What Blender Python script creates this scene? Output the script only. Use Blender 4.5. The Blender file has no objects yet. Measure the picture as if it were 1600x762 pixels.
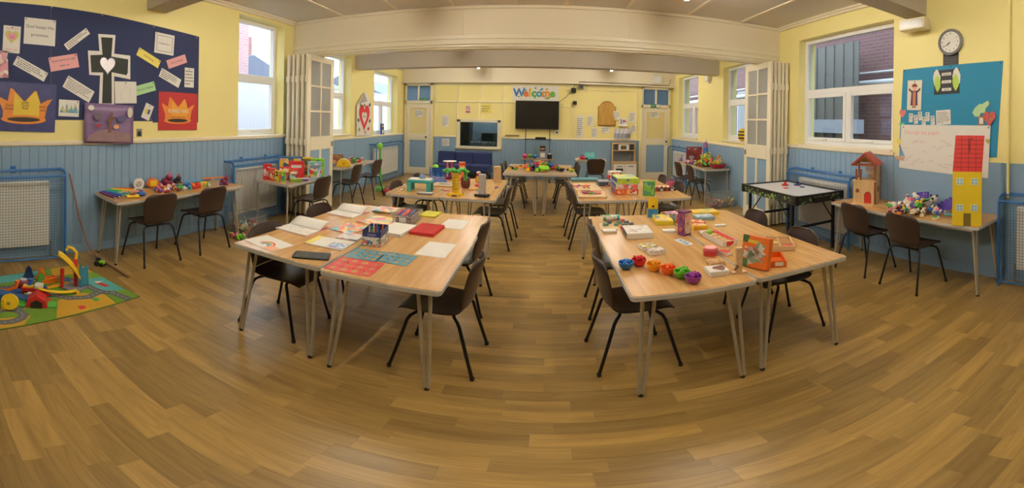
import bpy, bmesh, math, random
from mathutils import Matrix, Vector, Euler
R = math.radians
rnd = random.Random(7)
SC = bpy.context.scene
COL = SC.collection

# ---------------------------------------------------------------- camera, sky, exposure
K = 606.0                                   # pixels per radian of the panorama (1600 x 762 frame)
cam_d = bpy.data.cameras.new('camera')
cam_d.type = 'PANO'
cam_d.panorama_type = 'EQUIRECTANGULAR'
cam_d.longitude_min, cam_d.longitude_max = (0 - 850) / K, (1600 - 850) / K
cam_d.latitude_min, cam_d.latitude_max = -(762 - 189) / K, 189 / K
cam_d.clip_end = 200
cam = bpy.data.objects.new('camera', cam_d)
COL.objects.link(cam)
cam.matrix_world = Matrix.Translation((0, 0, 1.6)) @ Matrix.Rotation(-12 / K, 4, 'Y') @ Matrix.Rotation(R(90), 4, 'X')
SC.camera = cam

world = bpy.data.worlds.new('sky')
SC.world = world
world.use_nodes = True
wn = world.node_tree.nodes
wl = world.node_tree.links
wn.clear()
w_out = wn.new('ShaderNodeOutputWorld')
w_bg = wn.new('ShaderNodeBackground')
w_tc = wn.new('ShaderNodeTexCoord')
w_sep = wn.new('ShaderNodeSeparateXYZ')
w_ramp = wn.new('ShaderNodeValToRGB')
w_ramp.color_ramp.elements[0].position = 0.0
w_ramp.color_ramp.elements[0].color = (0.95, 0.97, 1.0, 1)
w_ramp.color_ramp.elements[1].position = 0.7
w_ramp.color_ramp.elements[1].color = (0.74, 0.85, 1.0, 1)
wl.new(w_tc.outputs['Generated'], w_sep.inputs[0])
wl.new(w_sep.outputs['Z'], w_ramp.inputs[0])
wl.new(w_ramp.outputs[0], w_bg.inputs[0])
wl.new(w_bg.outputs[0], w_out.inputs[0])
w_bg.inputs[1].default_value = 6.5

SC.view_settings.view_transform = 'Standard'
SC.view_settings.look = 'None'
SC.view_settings.exposure = 0.2
SC.view_settings.gamma = 1.0
SC.view_settings.use_curve_mapping = False
SC.cycles.transparent_max_bounces = 32
TUBE = 105.0                                 # brightness of the fluorescent tubes

# ---------------------------------------------------------------- materials
def lin(c):
    return tuple((x / 255 / 12.92) if x / 255 <= 0.04045 else ((x / 255 + 0.055) / 1.055) ** 2.4 for x in c)

MATS = {}
def mat(name, rgb, rough=0.5, metal=0.0, var=0.06, scale=6.0, bump=0.0, bscale=60.0, spec=0.5, stretch=(1, 1, 1), coat=0.0):
    """Principled material whose colour wanders a little with object-space noise."""
    if name in MATS:
        return MATS[name]
    m = bpy.data.materials.new(name)
    m.use_nodes = True
    nt = m.node_tree
    b = nt.nodes['Principled BSDF']
    c = lin(rgb)
    b.inputs['Roughness'].default_value = rough
    b.inputs['Metallic'].default_value = metal
    b.inputs['Specular IOR Level'].default_value = spec
    if coat:
        b.inputs['Coat Weight'].default_value = coat
        b.inputs['Coat Roughness'].default_value = 0.15
    tc = nt.nodes.new('ShaderNodeTexCoord')
    mp = nt.nodes.new('ShaderNodeMapping')
    mp.inputs['Scale'].default_value = stretch
    nt.links.new(tc.outputs['Object'], mp.inputs[0])
    nz = nt.nodes.new('ShaderNodeTexNoise')
    nz.inputs['Scale'].default_value = scale
    nz.inputs['Detail'].default_value = 3
    nt.links.new(mp.outputs[0], nz.inputs['Vector'])
    mx = nt.nodes.new('ShaderNodeMix')
    mx.data_type = 'RGBA'
    mx.inputs['A'].default_value = tuple(x * (1 - var) for x in c) + (1,)
    mx.inputs['B'].default_value = tuple(min(1, x * (1 + var)) for x in c) + (1,)
    nt.links.new(nz.outputs['Fac'], mx.inputs['Factor'])
    nt.links.new(mx.outputs['Result'], b.inputs['Base Color'])
    if bump:
        n2 = nt.nodes.new('ShaderNodeTexNoise')
        n2.inputs['Scale'].default_value = bscale
        nt.links.new(mp.outputs[0], n2.inputs['Vector'])
        bp = nt.nodes.new('ShaderNodeBump')
        bp.inputs['Strength'].default_value = bump
        bp.inputs['Distance'].default_value = 0.01
        nt.links.new(n2.outputs['Fac'], bp.inputs['Height'])
        nt.links.new(bp.outputs[0], b.inputs['Normal'])
    MATS[name] = m
    return m

def mat_print(name, cols, scale=25.0, rough=0.35, smooth=False):
    """Printed picture: patches of a few inks."""
    if name in MATS:
        return MATS[name]
    m = bpy.data.materials.new(name)
    m.use_nodes = True
    nt = m.node_tree
    b = nt.nodes['Principled BSDF']
    b.inputs['Roughness'].default_value = rough
    tc = nt.nodes.new('ShaderNodeTexCoord')
    nz = nt.nodes.new('ShaderNodeTexNoise')
    nz.inputs['Scale'].default_value = scale * 0.6
    mxv = nt.nodes.new('ShaderNodeMix')
    mxv.data_type = 'VECTOR'
    mxv.inputs['Factor'].default_value = 0.04
    vo = nt.nodes.new('ShaderNodeTexVoronoi')
    vo.inputs['Scale'].default_value = scale
    rp = nt.nodes.new('ShaderNodeValToRGB')
    rp.color_ramp.interpolation = 'LINEAR' if smooth else 'CONSTANT'
    n = len(cols)
    while len(rp.color_ramp.elements) < n:
        rp.color_ramp.elements.new(0.5)
    for i, c in enumerate(cols):
        rp.color_ramp.elements[i].position = 0.12 + 0.76 * i / n
        rp.color_ramp.elements[i].color = lin(c) + (1,)
    L = nt.links.new
    L(tc.outputs['Object'], nz.inputs['Vector'])
    L(tc.outputs['Object'], mxv.inputs['A'])
    L(nz.outputs['Color'], mxv.inputs['B'])
    L(mxv.outputs['Result'], vo.inputs['Vector'])
    sp = nt.nodes.new('ShaderNodeSeparateColor')
    L(vo.outputs['Color'], sp.inputs[0])
    L(sp.outputs[0], rp.inputs[0])
    L(rp.outputs[0], b.inputs['Base Color'])
    MATS[name] = m
    return m

def mat_wood(name, c0, c1, axis='Y', scale=3.0, rough=0.35, world=False, tone=False):
    """Wood: long grain streaks with darker figure; tone=True shifts each plank by its own value."""
    if name in MATS:
        return MATS[name]
    m = bpy.data.materials.new(name)
    m.use_nodes = True
    nt = m.node_tree
    N = nt.nodes.new
    L = nt.links.new
    b = nt.nodes['Principled BSDF']
    b.inputs['Roughness'].default_value = rough
    if world:
        g = N('ShaderNodeNewGeometry')
        src = g.outputs['Position']
    else:
        g = N('ShaderNodeTexCoord')
        src = g.outputs['Object']
    mp = N('ShaderNodeMapping')
    s = [scale * 7] * 3
    s['XYZ'.index(axis)] = scale * 0.55
    mp.inputs['Scale'].default_value = s
    L(src, mp.inputs[0])
    vec = mp.outputs[0]
    tonev = None
    if tone:
        at = N('ShaderNodeAttribute')
        at.attribute_name = 'tone'
        oi = N('ShaderNodeObjectInfo')
        ad = N('ShaderNodeMath'); ad.operation = 'ADD'
        L(at.outputs['Fac'], ad.inputs[0]); L(oi.outputs['Random'], ad.inputs[1])
        fr = N('ShaderNodeMath'); fr.operation = 'FRACT'
        L(ad.outputs[0], fr.inputs[0])
        tonev = fr.outputs[0]
        ml = N('ShaderNodeMath'); ml.operation = 'MULTIPLY'; ml.inputs[1].default_value = 40
        L(tonev, ml.inputs[0])
        va = N('ShaderNodeVectorMath'); va.operation = 'ADD'
        L(vec, va.inputs[0]); L(ml.outputs[0], va.inputs[1])
        vec = va.outputs[0]
    n1 = N('ShaderNodeTexNoise')
    n1.inputs['Scale'].default_value = 1.0
    n1.inputs['Detail'].default_value = 6
    n1.inputs['Roughness'].default_value = 0.65
    n1.inputs['Distortion'].default_value = 0.6
    L(vec, n1.inputs['Vector'])
    rp = N('ShaderNodeValToRGB')
    rp.color_ramp.elements[0].position = 0.32
    rp.color_ramp.elements[0].color = lin(c0) + (1,)
    rp.color_ramp.elements[1].position = 0.62
    rp.color_ramp.elements[1].color = lin(c1) + (1,)
    L(n1.outputs['Fac'], rp.inputs[0])
    col = rp.outputs[0]
    if tone:
        hs = N('ShaderNodeHueSaturation')
        mr = N('ShaderNodeMapRange')
        mr.inputs['To Min'].default_value = 0.70
        mr.inputs['To Max'].default_value = 1.2
        L(tonev, mr.inputs['Value'])
        hs.inputs['Saturation'].default_value = 0.93
        L(mr.outputs[0], hs.inputs['Value'])
        # oak figure: thin rings drawn from a slow noise, plus fine pores
        n3 = N('ShaderNodeTexNoise'); n3.inputs['Scale'].default_value = 0.55; n3.inputs['Detail'].default_value = 1.5
        L(vec, n3.inputs['Vector'])
        m3 = N('ShaderNodeMath'); m3.operation = 'MULTIPLY'; m3.inputs[1].default_value = 75
        L(n3.outputs['Fac'], m3.inputs[0])
        sn = N('ShaderNodeMath'); sn.operation = 'SINE'; L(m3.outputs[0], sn.inputs[0])
        mr3 = N('ShaderNodeMapRange'); mr3.inputs['From Min'].default_value = 0.35; mr3.inputs['From Max'].default_value = 1.0
        mr3.inputs['To Min'].default_value = 0.0; mr3.inputs['To Max'].default_value = 0.18
        L(sn.outputs[0], mr3.inputs['Value'])
        mpf = N('ShaderNodeMapping'); mpf.inputs['Scale'].default_value = (7, 260, 1)
        L(src, mpf.inputs[0])
        n4 = N('ShaderNodeTexNoise'); n4.inputs['Scale'].default_value = 1.0; n4.inputs['Detail'].default_value = 2
        L(mpf.outputs[0], n4.inputs['Vector'])
        mr4 = N('ShaderNodeMapRange'); mr4.inputs['From Min'].default_value = 0.5; mr4.inputs['From Max'].default_value = 0.75
        mr4.inputs['To Min'].default_value = 0.0; mr4.inputs['To Max'].default_value = 0.22
        L(n4.outputs['Fac'], mr4.inputs['Value'])
        mxa = N('ShaderNodeMath'); mxa.operation = 'MAXIMUM'
        L(mr3.outputs[0], mxa.inputs[0]); L(mr4.outputs[0], mxa.inputs[1])
        dk = N('ShaderNodeMix'); dk.data_type = 'RGBA'; dk.inputs['B'].default_value = lin((92, 64, 26)) + (1,)
        L(mxa.outputs[0], dk.inputs['Factor']); L(col, dk.inputs['A'])
        L(dk.outputs['Result'], hs.inputs['Color'])
        col = hs.outputs[0]
    L(col, b.inputs['Base Color'])
    MATS[name] = m
    return m

def mat_glass(name, tint=(230, 240, 245), alpha=0.12, rough=0.02, frost=0.0):
    """A thin pane: mostly clear, with a reflecting surface, optionally frosted."""
    if name in MATS:
        return MATS[name]
    m = bpy.data.materials.new(name)
    m.use_nodes = True
    nt = m.node_tree
    nt.nodes.clear()
    N = nt.nodes.new
    L = nt.links.new
    o = N('ShaderNodeOutputMaterial')
    tr = N('ShaderNodeBsdfTransparent'); tr.inputs[0].default_value = lin(tint) + (1,)
    gl = N('ShaderNodeBsdfGlossy'); gl.inputs['Roughness'].default_value = rough
    lw = N('ShaderNodeLayerWeight'); lw.inputs[0].default_value = 0.5
    pw = N('ShaderNodeMath'); pw.operation = 'POWER'; pw.inputs[1].default_value = 6.5
    L(lw.outputs['Facing'], pw.inputs[0])
    fr = N('ShaderNodeMath'); fr.operation = 'MULTIPLY_ADD'; fr.inputs[1].default_value = 0.6; fr.inputs[2].default_value = 0.03
    L(pw.outputs[0], fr.inputs[0])
    mx = N('ShaderNodeMixShader')
    L(fr.outputs[0], mx.inputs[0]); L(tr.outputs[0], mx.inputs[1]); L(gl.outputs[0], mx.inputs[2])
    out = mx.outputs[0]
    if frost:
        df = N('ShaderNodeBsdfDiffuse'); df.inputs[0].default_value = lin(tint) + (1,)
        tl = N('ShaderNodeBsdfTranslucent'); tl.inputs[0].default_value = lin(tint) + (1,)
        m1 = N('ShaderNodeMixShader'); m1.inputs[0].default_value = 0.5
        L(df.outputs[0], m1.inputs[1]); L(tl.outputs[0], m1.inputs[2])
        m2 = N('ShaderNodeMixShader'); m2.inputs[0].default_value = frost
        L(out, m2.inputs[1]); L(m1.outputs[0], m2.inputs[2])
        out = m2.outputs[0]
    L(out, o.inputs[0])
    MATS[name] = m
    return m

def mat_emit(name, rgb, strength):
    m = bpy.data.materials.new(name)
    m.use_nodes = True
    b = m.node_tree.nodes['Principled BSDF']
    b.inputs['Base Color'].default_value = lin(rgb) + (1,)
    b.inputs['Emission Color'].default_value = lin(rgb) + (1,)
    b.inputs['Emission Strength'].default_value = strength
    return m

def mat_brick(name, c1, c2, mortar, scale=1.0):
    if name in MATS:
        return MATS[name]
    m = bpy.data.materials.new(name)
    m.use_nodes = True
    nt = m.node_tree
    b = nt.nodes['Principled BSDF']
    b.inputs['Roughness'].default_value = 0.85
    g = nt.nodes.new('ShaderNodeNewGeometry')
    sp = nt.nodes.new('ShaderNodeSeparateXYZ')
    cb = nt.nodes.new('ShaderNodeCombineXYZ')
    ad = nt.nodes.new('ShaderNodeMath'); ad.operation = 'ADD'
    L = nt.links.new
    L(g.outputs['Position'], sp.inputs[0])
    L(sp.outputs[0], ad.inputs[0]); L(sp.outputs[1], ad.inputs[1])
    L(ad.outputs[0], cb.inputs[0]); L(sp.outputs[2], cb.inputs[1])
    br = nt.nodes.new('ShaderNodeTexBrick')
    br.inputs['Color1'].default_value = lin(c1) + (1,)
    br.inputs['Color2'].default_value = lin(c2) + (1,)
    br.inputs['Mortar'].default_value = lin(mortar) + (1,)
    br.inputs['Scale'].default_value = scale
    br.inputs['Brick Width'].default_value = 0.24
    br.inputs['Row Height'].default_value = 0.08
    br.inputs['Mortar Size'].default_value = 0.008
    L(cb.outputs[0], br.inputs['Vector'])
    L(br.outputs['Color'], b.inputs['Base Color'])
    MATS[name] = m
    return m

# ---------------------------------------------------------------- mesh building
class B:
    def __init__(s, T=None):
        s.v = []; s.f = []; s.mi = []; s.m = 0; s.T = T
    def add(s, vs, fs, T=None):
        n = len(s.v)
        for p in vs:
            p = Vector(p)
            if T is not None: p = T @ p
            if s.T is not None: p = s.T @ p
            s.v.append(tuple(p))
        for f in fs:
            s.f.append(tuple(i + n for i in f)); s.mi.append(s.m)
        return s
    def box(s, x0, x1, y0, y1, z0, z1, T=None):
        vs = [(x0, y0, z0), (x1, y0, z0), (x1, y1, z0), (x0, y1, z0), (x0, y0, z1), (x1, y0, z1), (x1, y1, z1), (x0, y1, z1)]
        fs = [(3, 2, 1, 0), (4, 5, 6, 7), (0, 1, 5, 4), (1, 2, 6, 5), (2, 3, 7, 6), (3, 0, 4, 7)]
        return s.add(vs, fs, T)
    def cbox(s, c, size, rz=0, rx=0, ry=0):
        T = Matrix.Translation(c) @ Euler((rx, ry, rz)).to_matrix().to_4x4()
        a, b, d = size[0] / 2, size[1] / 2, size[2] / 2
        return s.box(-a, a, -b, b, -d, d, T)
    def prism(s, poly, z0, z1, T=None):
        n = len(poly)
        vs = [(x, y, z0) for x, y in poly] + [(x, y, z1) for x, y in poly]
        fs = [tuple(reversed(range(n))), tuple(range(n, 2 * n))]
        fs += [(i, (i + 1) % n, n + (i + 1) % n, n + i) for i in range(n)]
        return s.add(vs, fs, T)
    def tube(s, pts, r, n=6, T=None):
        pts = [Vector(p) for p in pts]
        rs = r if isinstance(r, (list, tuple)) else [r] * len(pts)
        vs = []; fs = []
        up = Vector((0, 0, 1))
        prev = None
        for i, p in enumerate(pts):
            d = (pts[min(i + 1, len(pts) - 1)] - pts[max(i - 1, 0)]).normalized()
            if prev is None:
                a = d.cross(up if abs(d.z) < 0.95 else Vector((1, 0, 0))).normalized()
            else:
                a = (prev - d * prev.dot(d)).normalized()
            prev = a
            b = d.cross(a)
            for k in range(n):
                t = 2 * math.pi * k / n
                vs.append(p + (a * math.cos(t) + b * math.sin(t)) * rs[i])
        for i in range(len(pts) - 1):
            for k in range(n):
                k2 = (k + 1) % n
                fs.append((i * n + k, i * n + k2, (i + 1) * n + k2, (i + 1) * n + k))
        fs.append(tuple(reversed(range(n))))
        fs.append(tuple((len(pts) - 1) * n + k for k in range(n)))
        return s.add(vs, fs, T)
    def lathe(s, prof, n=16, c=(0, 0, 0), T=None, cap=True):
        vs = []; fs = []
        for r, z in prof:
            for k in range(n):
                t = 2 * math.pi * k / n
                vs.append((c[0] + r * math.cos(t), c[1] + r * math.sin(t), c[2] + z))
        for i in range(len(prof) - 1):
            for k in range(n):
                k2 = (k + 1) % n
                fs.append((i * n + k, i * n + k2, (i + 1) * n + k2, (i + 1) * n + k))
        if cap and prof[0][0] > 1e-5: fs.append(tuple(reversed(range(n))))
        if cap and prof[-1][0] > 1e-5: fs.append(tuple((len(prof) - 1) * n + k for k in range(n)))
        return s.add(vs, fs, T)
    def ball(s, c, rx, ry=None, rz=None, n=10, T=None):
        ry = ry or rx; rz = rz or rx
        vs = [(c[0], c[1], c[2] - rz)]
        fs = []
        m = max(4, n // 2 + 1)
        for i in range(1, m):
            t = math.pi * i / m - math.pi / 2
            for k in range(n):
                p = 2 * math.pi * k / n
                vs.append((c[0] + rx * math.cos(t) * math.cos(p), c[1] + ry * math.cos(t) * math.sin(p), c[2] + rz * math.sin(t)))
        vs.append((c[0], c[1], c[2] + rz))
        for k in range(n):
            fs.append((0, 1 + (k + 1) % n, 1 + k))
        for i in range(m - 2):
            for k in range(n):
                a = 1 + i * n
                fs.append((a + k, a + (k + 1) % n, a + n + (k + 1) % n, a + n + k))
        e = len(vs) - 1
        a = 1 + (m - 2) * n
        for k in range(n):
            fs.append((a + k, a + (k + 1) % n, e))
        return s.add(vs, fs, T)
    def grid(s, P):
        nr, nc = len(P), len(P[0])
        vs = [p for row in P for p in row]
        fs = [(i * nc + j, i * nc + j + 1, (i + 1) * nc + j + 1, (i + 1) * nc + j) for i in range(nr - 1) for j in range(nc - 1)]
        return s.add(vs, fs)
    def mesh(s, name, mats, smooth=False):
        me = bpy.data.meshes.new(name)
        me.from_pydata(s.v, [], s.f)
        for m in (mats if isinstance(mats, (list, tuple)) else [mats]):
            me.materials.append(m)
        if any(s.mi):
            me.polygons.foreach_set('material_index', s.mi)
        if smooth:
            me.polygons.foreach_set('use_smooth', [True] * len(s.f))
            me.set_sharp_from_angle(angle=R(40))
        me.update()
        return me
    def mk(s, name, mats, parent=None, smooth=False, bevel=0.0, T=None):
        o = bpy.data.objects.new(name, s.mesh(name, mats, smooth))
        COL.objects.link(o)
        if parent is not None: o.parent = parent
        if T is not None: o.matrix_local = T
        if bevel:
            md = o.modifiers.new('bevel', 'BEVEL')
            md.width = bevel; md.segments = 2; md.limit_method = 'ANGLE'; md.angle_limit = R(40)
        return o

def tag(o, label, cat, group=None):
    o['label'] = label
    o['category'] = cat
    if group: o['group'] = group
    return o

def struct(o, label=None, cat=None):
    o['kind'] = 'structure'
    if label: o['label'] = label
    if cat: o['category'] = cat
    return o

def thing(name, label, cat, loc=(0, 0, 0), rz=0.0, group=None, T=None):
    o = bpy.data.objects.new(name, None)
    o.empty_display_size = 0.05
    COL.objects.link(o)
    o.matrix_world = T if T is not None else Matrix.Translation(loc) @ Matrix.Rotation(rz, 4, 'Z')
    return tag(o, label, cat, group)

def link_part(name, me, parent, T=None):
    o = bpy.data.objects.new(name, me)
    COL.objects.link(o)
    o.parent = parent
    if T is not None: o.matrix_local = T
    return o

def dup(root, loc, rz, label, group=None):
    """Copy of a thing with its parts and sub-parts; meshes are shared."""
    r = root.copy(); COL.objects.link(r)
    r.matrix_world = Matrix.Translation(loc) @ Matrix.Rotation(rz, 4, 'Z')
    r['label'] = label
    if group: r['group'] = group
    for ch in list(root.children):
        c = ch.copy(); COL.objects.link(c); c.parent = r
        for g in list(ch.children):
            d = g.copy(); COL.objects.link(d); d.parent = c
    return r

def bake(o):
    """Replace an object's mesh by its modified mesh."""
    dg = bpy.context.evaluated_depsgraph_get()
    dg.update()
    me = bpy.data.meshes.new_from_object(o.evaluated_get(dg))
    o.modifiers.clear()
    o.data = me
    return o

TXT = {}
def text_mesh(s, size, mt, depth=0.0006, align='CENTER', xs=1.0, bold=0.0):
    key = (s, size, mt.name, align, xs, bold)
    if key in TXT: return TXT[key]
    cu = bpy.data.curves.new('lettering', 'FONT')
    cu.body = s; cu.size = size; cu.align_x = align; cu.align_y = 'CENTER'; cu.extrude = depth; cu.offset = bold
    cu.resolution_u = 2
    o = bpy.data.objects.new('lettering_source', cu)
    COL.objects.link(o)
    dg = bpy.context.evaluated_depsgraph_get(); dg.update()
    me = bpy.data.meshes.new_from_object(o.evaluated_get(dg))
    bpy.data.objects.remove(o)
    if xs != 1.0:
        for v in me.vertices: v.co.x *= xs
    me.materials.clear(); me.materials.append(mt)
    TXT[key] = me
    return me

def text(parent, s, size, mt, x=0, y=0, z=0.001, roll=0, xs=1.0):
    o = link_part('lettering', text_mesh(s, size, mt, xs=xs), parent, Matrix.Translation((x, y, z)) @ Matrix.Rotation(roll, 4, 'Z'))
    o['kind'] = 'stuff'
    return o

XL, XR, YB, YR = -4.02, 3.65, 10.6, -4.6
ZC, ZF = 3.23, 3.03          # ceiling of the near and the far room
YP = 5.3                     # plane of the header over the folding partition
def on_left(y, z, off=0.002, roll=0):
    return Matrix(((0, 0, 1, XL + off), (1, 0, 0, y), (0, 1, 0, z), (0, 0, 0, 1))) @ Matrix.Rotation(roll, 4, 'Z')
def on_right(y, z, off=0.002, roll=0):
    return Matrix(((0, 0, -1, XR - off), (-1, 0, 0, y), (0, 1, 0, z), (0, 0, 0, 1))) @ Matrix.Rotation(roll, 4, 'Z')
def on_back(x, z, off=0.002, roll=0):
    return Matrix(((1, 0, 0, x), (0, 0, -1, YB - off), (0, 1, 0, z), (0, 0, 0, 1))) @ Matrix.Rotation(roll, 4, 'Z')
# ================================================================ the setting
m_yellow = mat('wall_paint_yellow', (246, 232, 156), 0.55, var=0.03, scale=2, bump=0.06, bscale=90)
m_blue = mat('wainscot_paint_blue', (138, 168, 194), 0.42, var=0.04, scale=3)
m_cream = mat('gloss_paint_cream', (238, 228, 200), 0.35, var=0.03, scale=3)
m_white = mat('white_upvc', (240, 240, 238), 0.3, var=0.02)
m_ceil = mat('ceiling_paint', (222, 214, 200), 0.8, var=0.03, scale=3, bump=0.1, bscale=120)
m_board = mat('header_board_paint', (236, 224, 196), 0.5, var=0.03, scale=2)
m_greybeam = mat('beam_paint_grey', (196, 186, 170), 0.6, var=0.03, scale=2)
m_panelcream = mat('door_panel_cream', (232, 214, 150), 0.4, var=0.03)
m_dark = mat('black_plastic', (22, 22, 24), 0.4, var=0.1)
m_glass = mat_glass('window_glass')
m_frost = mat_glass('frosted_glass', (214, 214, 208), frost=0.85, rough=0.2)
m_metal = mat('steel_tube', (176, 172, 162), 0.35, metal=0.85, var=0.05)
m_floor = mat_wood('oak_vinyl_plank', (150, 116, 48), (178, 141, 66), axis='X', scale=1.7, rough=0.33, world=True, tone=True)
m_sub = mat('floor_base', (140, 106, 50), 0.5)

# ---- floor: each plank near the camera is a piece of its own
fl = struct(B().box(XL - 0.3, XR + 0.3, YR - 0.3, YB + 1.6, -0.12, -0.004).mk('floor', m_sub), 'floor of light oak planks laid across the room', 'floor')
PW = 0.095
planks = []
prnd = random.Random(3)
row = 0
y = 0.2
while y < YB:
    x = XL - prnd.random() * 0.5
    while x < XR:
        ln = prnd.choice((0.30, 0.40, 0.50, 0.58, 0.68))
        planks.append((x, y, ln))
        x += ln
    y += PW
def pdist(p): return math.hypot(p[0] + p[2] / 2, p[1] + PW / 2)
planks.sort(key=pdist)
near = [p for p in planks if pdist(p) > 0.85][:300]
nset = set(near)
pmesh = {}
def plank_geo(b, x0, x1, y0, y1):
    g = 0.0001; c = 0.0005
    vs = [(x0 + g, y0 + g, -0.004), (x1 - g, y0 + g, -0.004), (x1 - g, y1 - g, -0.004), (x0 + g, y1 - g, -0.004),
          (x0 + g, y0 + g, -c), (x1 - g, y0 + g, -c), (x1 - g, y1 - g, -c), (x0 + g, y1 - g, -c),
          (x0 + g + c, y0 + g + c, 0), (x1 - g - c, y0 + g + c, 0), (x1 - g - c, y1 - g - c, 0), (x0 + g + c, y1 - g - c, 0)]
    fs = [(8, 9, 10, 11)]
    for a in (0, 4):
        fs += [(a + i, a + (i + 1) % 4, a + 4 + (i + 1) % 4, a + 4 + i) for i in range(4)]
    b.add(vs, fs)
for (x, y, ln) in near:
    if ln not in pmesh:
        b = B(); plank_geo(b, 0, ln, 0, PW)
        pmesh[ln] = b.mesh('plank', m_floor)
        a = pmesh[ln].attributes.new('tone', 'FLOAT', 'FACE')
    link_part('plank', pmesh[ln], fl, Matrix.Translation((x, y, 0)))
b = B(); tones = []
for p in planks:
    if p in nset: continue
    x0, x1 = max(p[0], XL), min(p[0] + p[2], XR)
    if x1 - x0 < 0.02: continue
    plank_geo(b, x0, x1, p[1], p[1] + PW)
    tones += [prnd.random()] * 9
o = b.mk('distant_planks', m_floor, fl)
o['kind'] = 'stuff'
a = o.data.attributes.new('tone', 'FLOAT', 'FACE')
a.data.foreach_set('value', tones)

# ---- walls with window openings
def cells(lo, hi, z0, z1, holes):
    """Split a wall rectangle around its openings."""
    ys = sorted({lo, hi} | {h[0] for h in holes} | {h[1] for h in holes})
    out = []
    for a, c in zip(ys, ys[1:]):
        hs = [h for h in holes if h[0] <= a + 1e-6 and h[1] >= c - 1e-6]
        z = z0
        for h in sorted(hs, key=lambda h: h[2]):
            if h[2] > z: out.append((a, c, z, h[2]))
            z = h[3]
        if z < z1: out.append((a, c, z, z1))
    return out
WIN_L = [(3.99, 5.05, 1.28, 3.12), (6.1, 7.38, 1.24, 2.90), (8.56, 10.1, 1.17, 2.78)]
WIN_R = [(2.90, 4.75, 1.32, 2.93), (6.2, 7.35, 1.27, 2.80), (8.72, 10.1, 1.24, 2.86)]
TH = 0.32
b = B()
for y0, y1, z0, z1 in cells(YR, YB + 0.3, 0, 3.4, WIN_L): b.box(XL - TH, XL, y0, y1, z0, z1)
w_left = struct(b.mk('wall_left', m_yellow), 'yellow painted wall with blue boarded wainscot and bright windows', 'wall')
b = B()
for y0, y1, z0, z1 in cells(YR, YB + 0.3, 0, 3.4, WIN_R): b.box(XR, XR + TH, y0, y1, z0, z1)
w_right = struct(b.mk('wall_right', m_yellow), 'yellow painted wall with the clock and the turquoise display', 'wall')
b = B()
HATCH = (-2.32, -1.27, 0.86, 1.53)
TR1 = (-3.94, -3.2, 2.1, 2.54)      # fanlights over the doors
TR2 = (2.78, 3.5, 2.12, 2.6)
for x0, x1, z0, z1 in cells(XL - TH, XR + TH, 0, 3.4, [HATCH, TR1, TR2]): b.box(x0, x1, YB, YB + 0.12, z0, z1)
w_back = struct(b.mk('wall_back', m_yellow), 'far yellow wall with a screen, a hatch and two doors', 'wall')
w_rear = struct(B().box(XL - TH, XR + TH, YR - 0.2, YR, 0, 3.4).mk('wall_rear', m_yellow), 'yellow wall behind the viewer', 'wall')
cl = struct(B().box(XL - TH, XR + TH, YR - 0.2, YP + 0.02, ZC, ZC + 0.2).mk('ceiling', m_ceil), 'off white boarded ceiling with batten strips', 'ceiling')
cf = struct(B().box(XL - TH, XR + TH, YP + 0.02, YB + 0.3, ZF, ZF + 0.4).mk('ceiling_far', m_ceil), 'lower off white ceiling of the far room', 'ceiling')
for x in (-3.03, -2.11, -1.26, -0.40, 0.27, 1.11, 2.02, 2.90):
    B().box(x - 0.02, x + 0.02, 2.73, YP - 0.05, ZC - 0.014, ZC).mk('batten', m_board, cl)
    B().box(x - 0.02, x + 0.02, 7.75, YB - 0.25, ZF - 0.014, ZF).mk('batten', m_board, cf)

# ---- boards of the wainscot
def vboards(parent, lo, hi, z0, z1, w, put):
    n = max(1, round((hi - lo) / w)); w = (hi - lo) / n
    c = 0.005; t = 0.014
    bm = B()
    poly = [(0.0005, 0), (w - 0.0005, 0), (w - 0.0005, t - c), (w - c, t), (c, t), (0.0005, t - c)]
    bm.prism(poly, 0, z1 - z0)
    me = bm.mesh('board', m_blue)
    for i in range(n):
        link_part('board', me, parent, put(lo + i * w, z0))
put_l = lambda y, z: Matrix(((0, 1, 0, XL), (1, 0, 0, y), (0, 0, 1, z), (0, 0, 0, 1)))
put_r = lambda y, z: Matrix(((0, -1, 0, XR), (1, 0, 0, y), (0, 0, 1, z), (0, 0, 0, 1)))
put_b = lambda x, z: Matrix(((1, 0, 0, x), (0, -1, 0, YB), (0, 0, 1, z), (0, 0, 0, 1)))
vboards(w_left, -0.2, YP, 0.1, 1.255, 0.1, put_l)
vboards(w_left, YP + 0.12, YB, 0.1, 1.13, 0.1, put_l)
vboards(w_right, 2.87, YP, 0.1, 1.255, 0.1, put_r)
vboards(w_right, YP + 0.12, YB, 0.1, 1.15, 0.1, put_r)
B().box(XR - 0.012, XR, -0.5, 2.865, 0.1, 1.245).mk('panel', m_blue, w_right)
vboards(w_back, -3.1, -2.44, 0.1, 1.09, 0.1, put_b)
vboards(w_back, -2.44, -1.15, 0.1, 0.76, 0.1, put_b)
vboards(w_back, -1.15, 2.66, 0.1, 1.09, 0.1, put_b)
B().box(XL, XR, YR, YR + 0.012, 0.1, 1.25).mk('panel', m_blue, w_rear)
B().box(XL, XL + 0.012, YR, -0.21, 0.1, 1.25).mk('panel', m_blue, w_left)
B().box(XR - 0.012, XR, YR, -0.51, 0.1, 1.25).mk('panel', m_blue, w_right)

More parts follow.
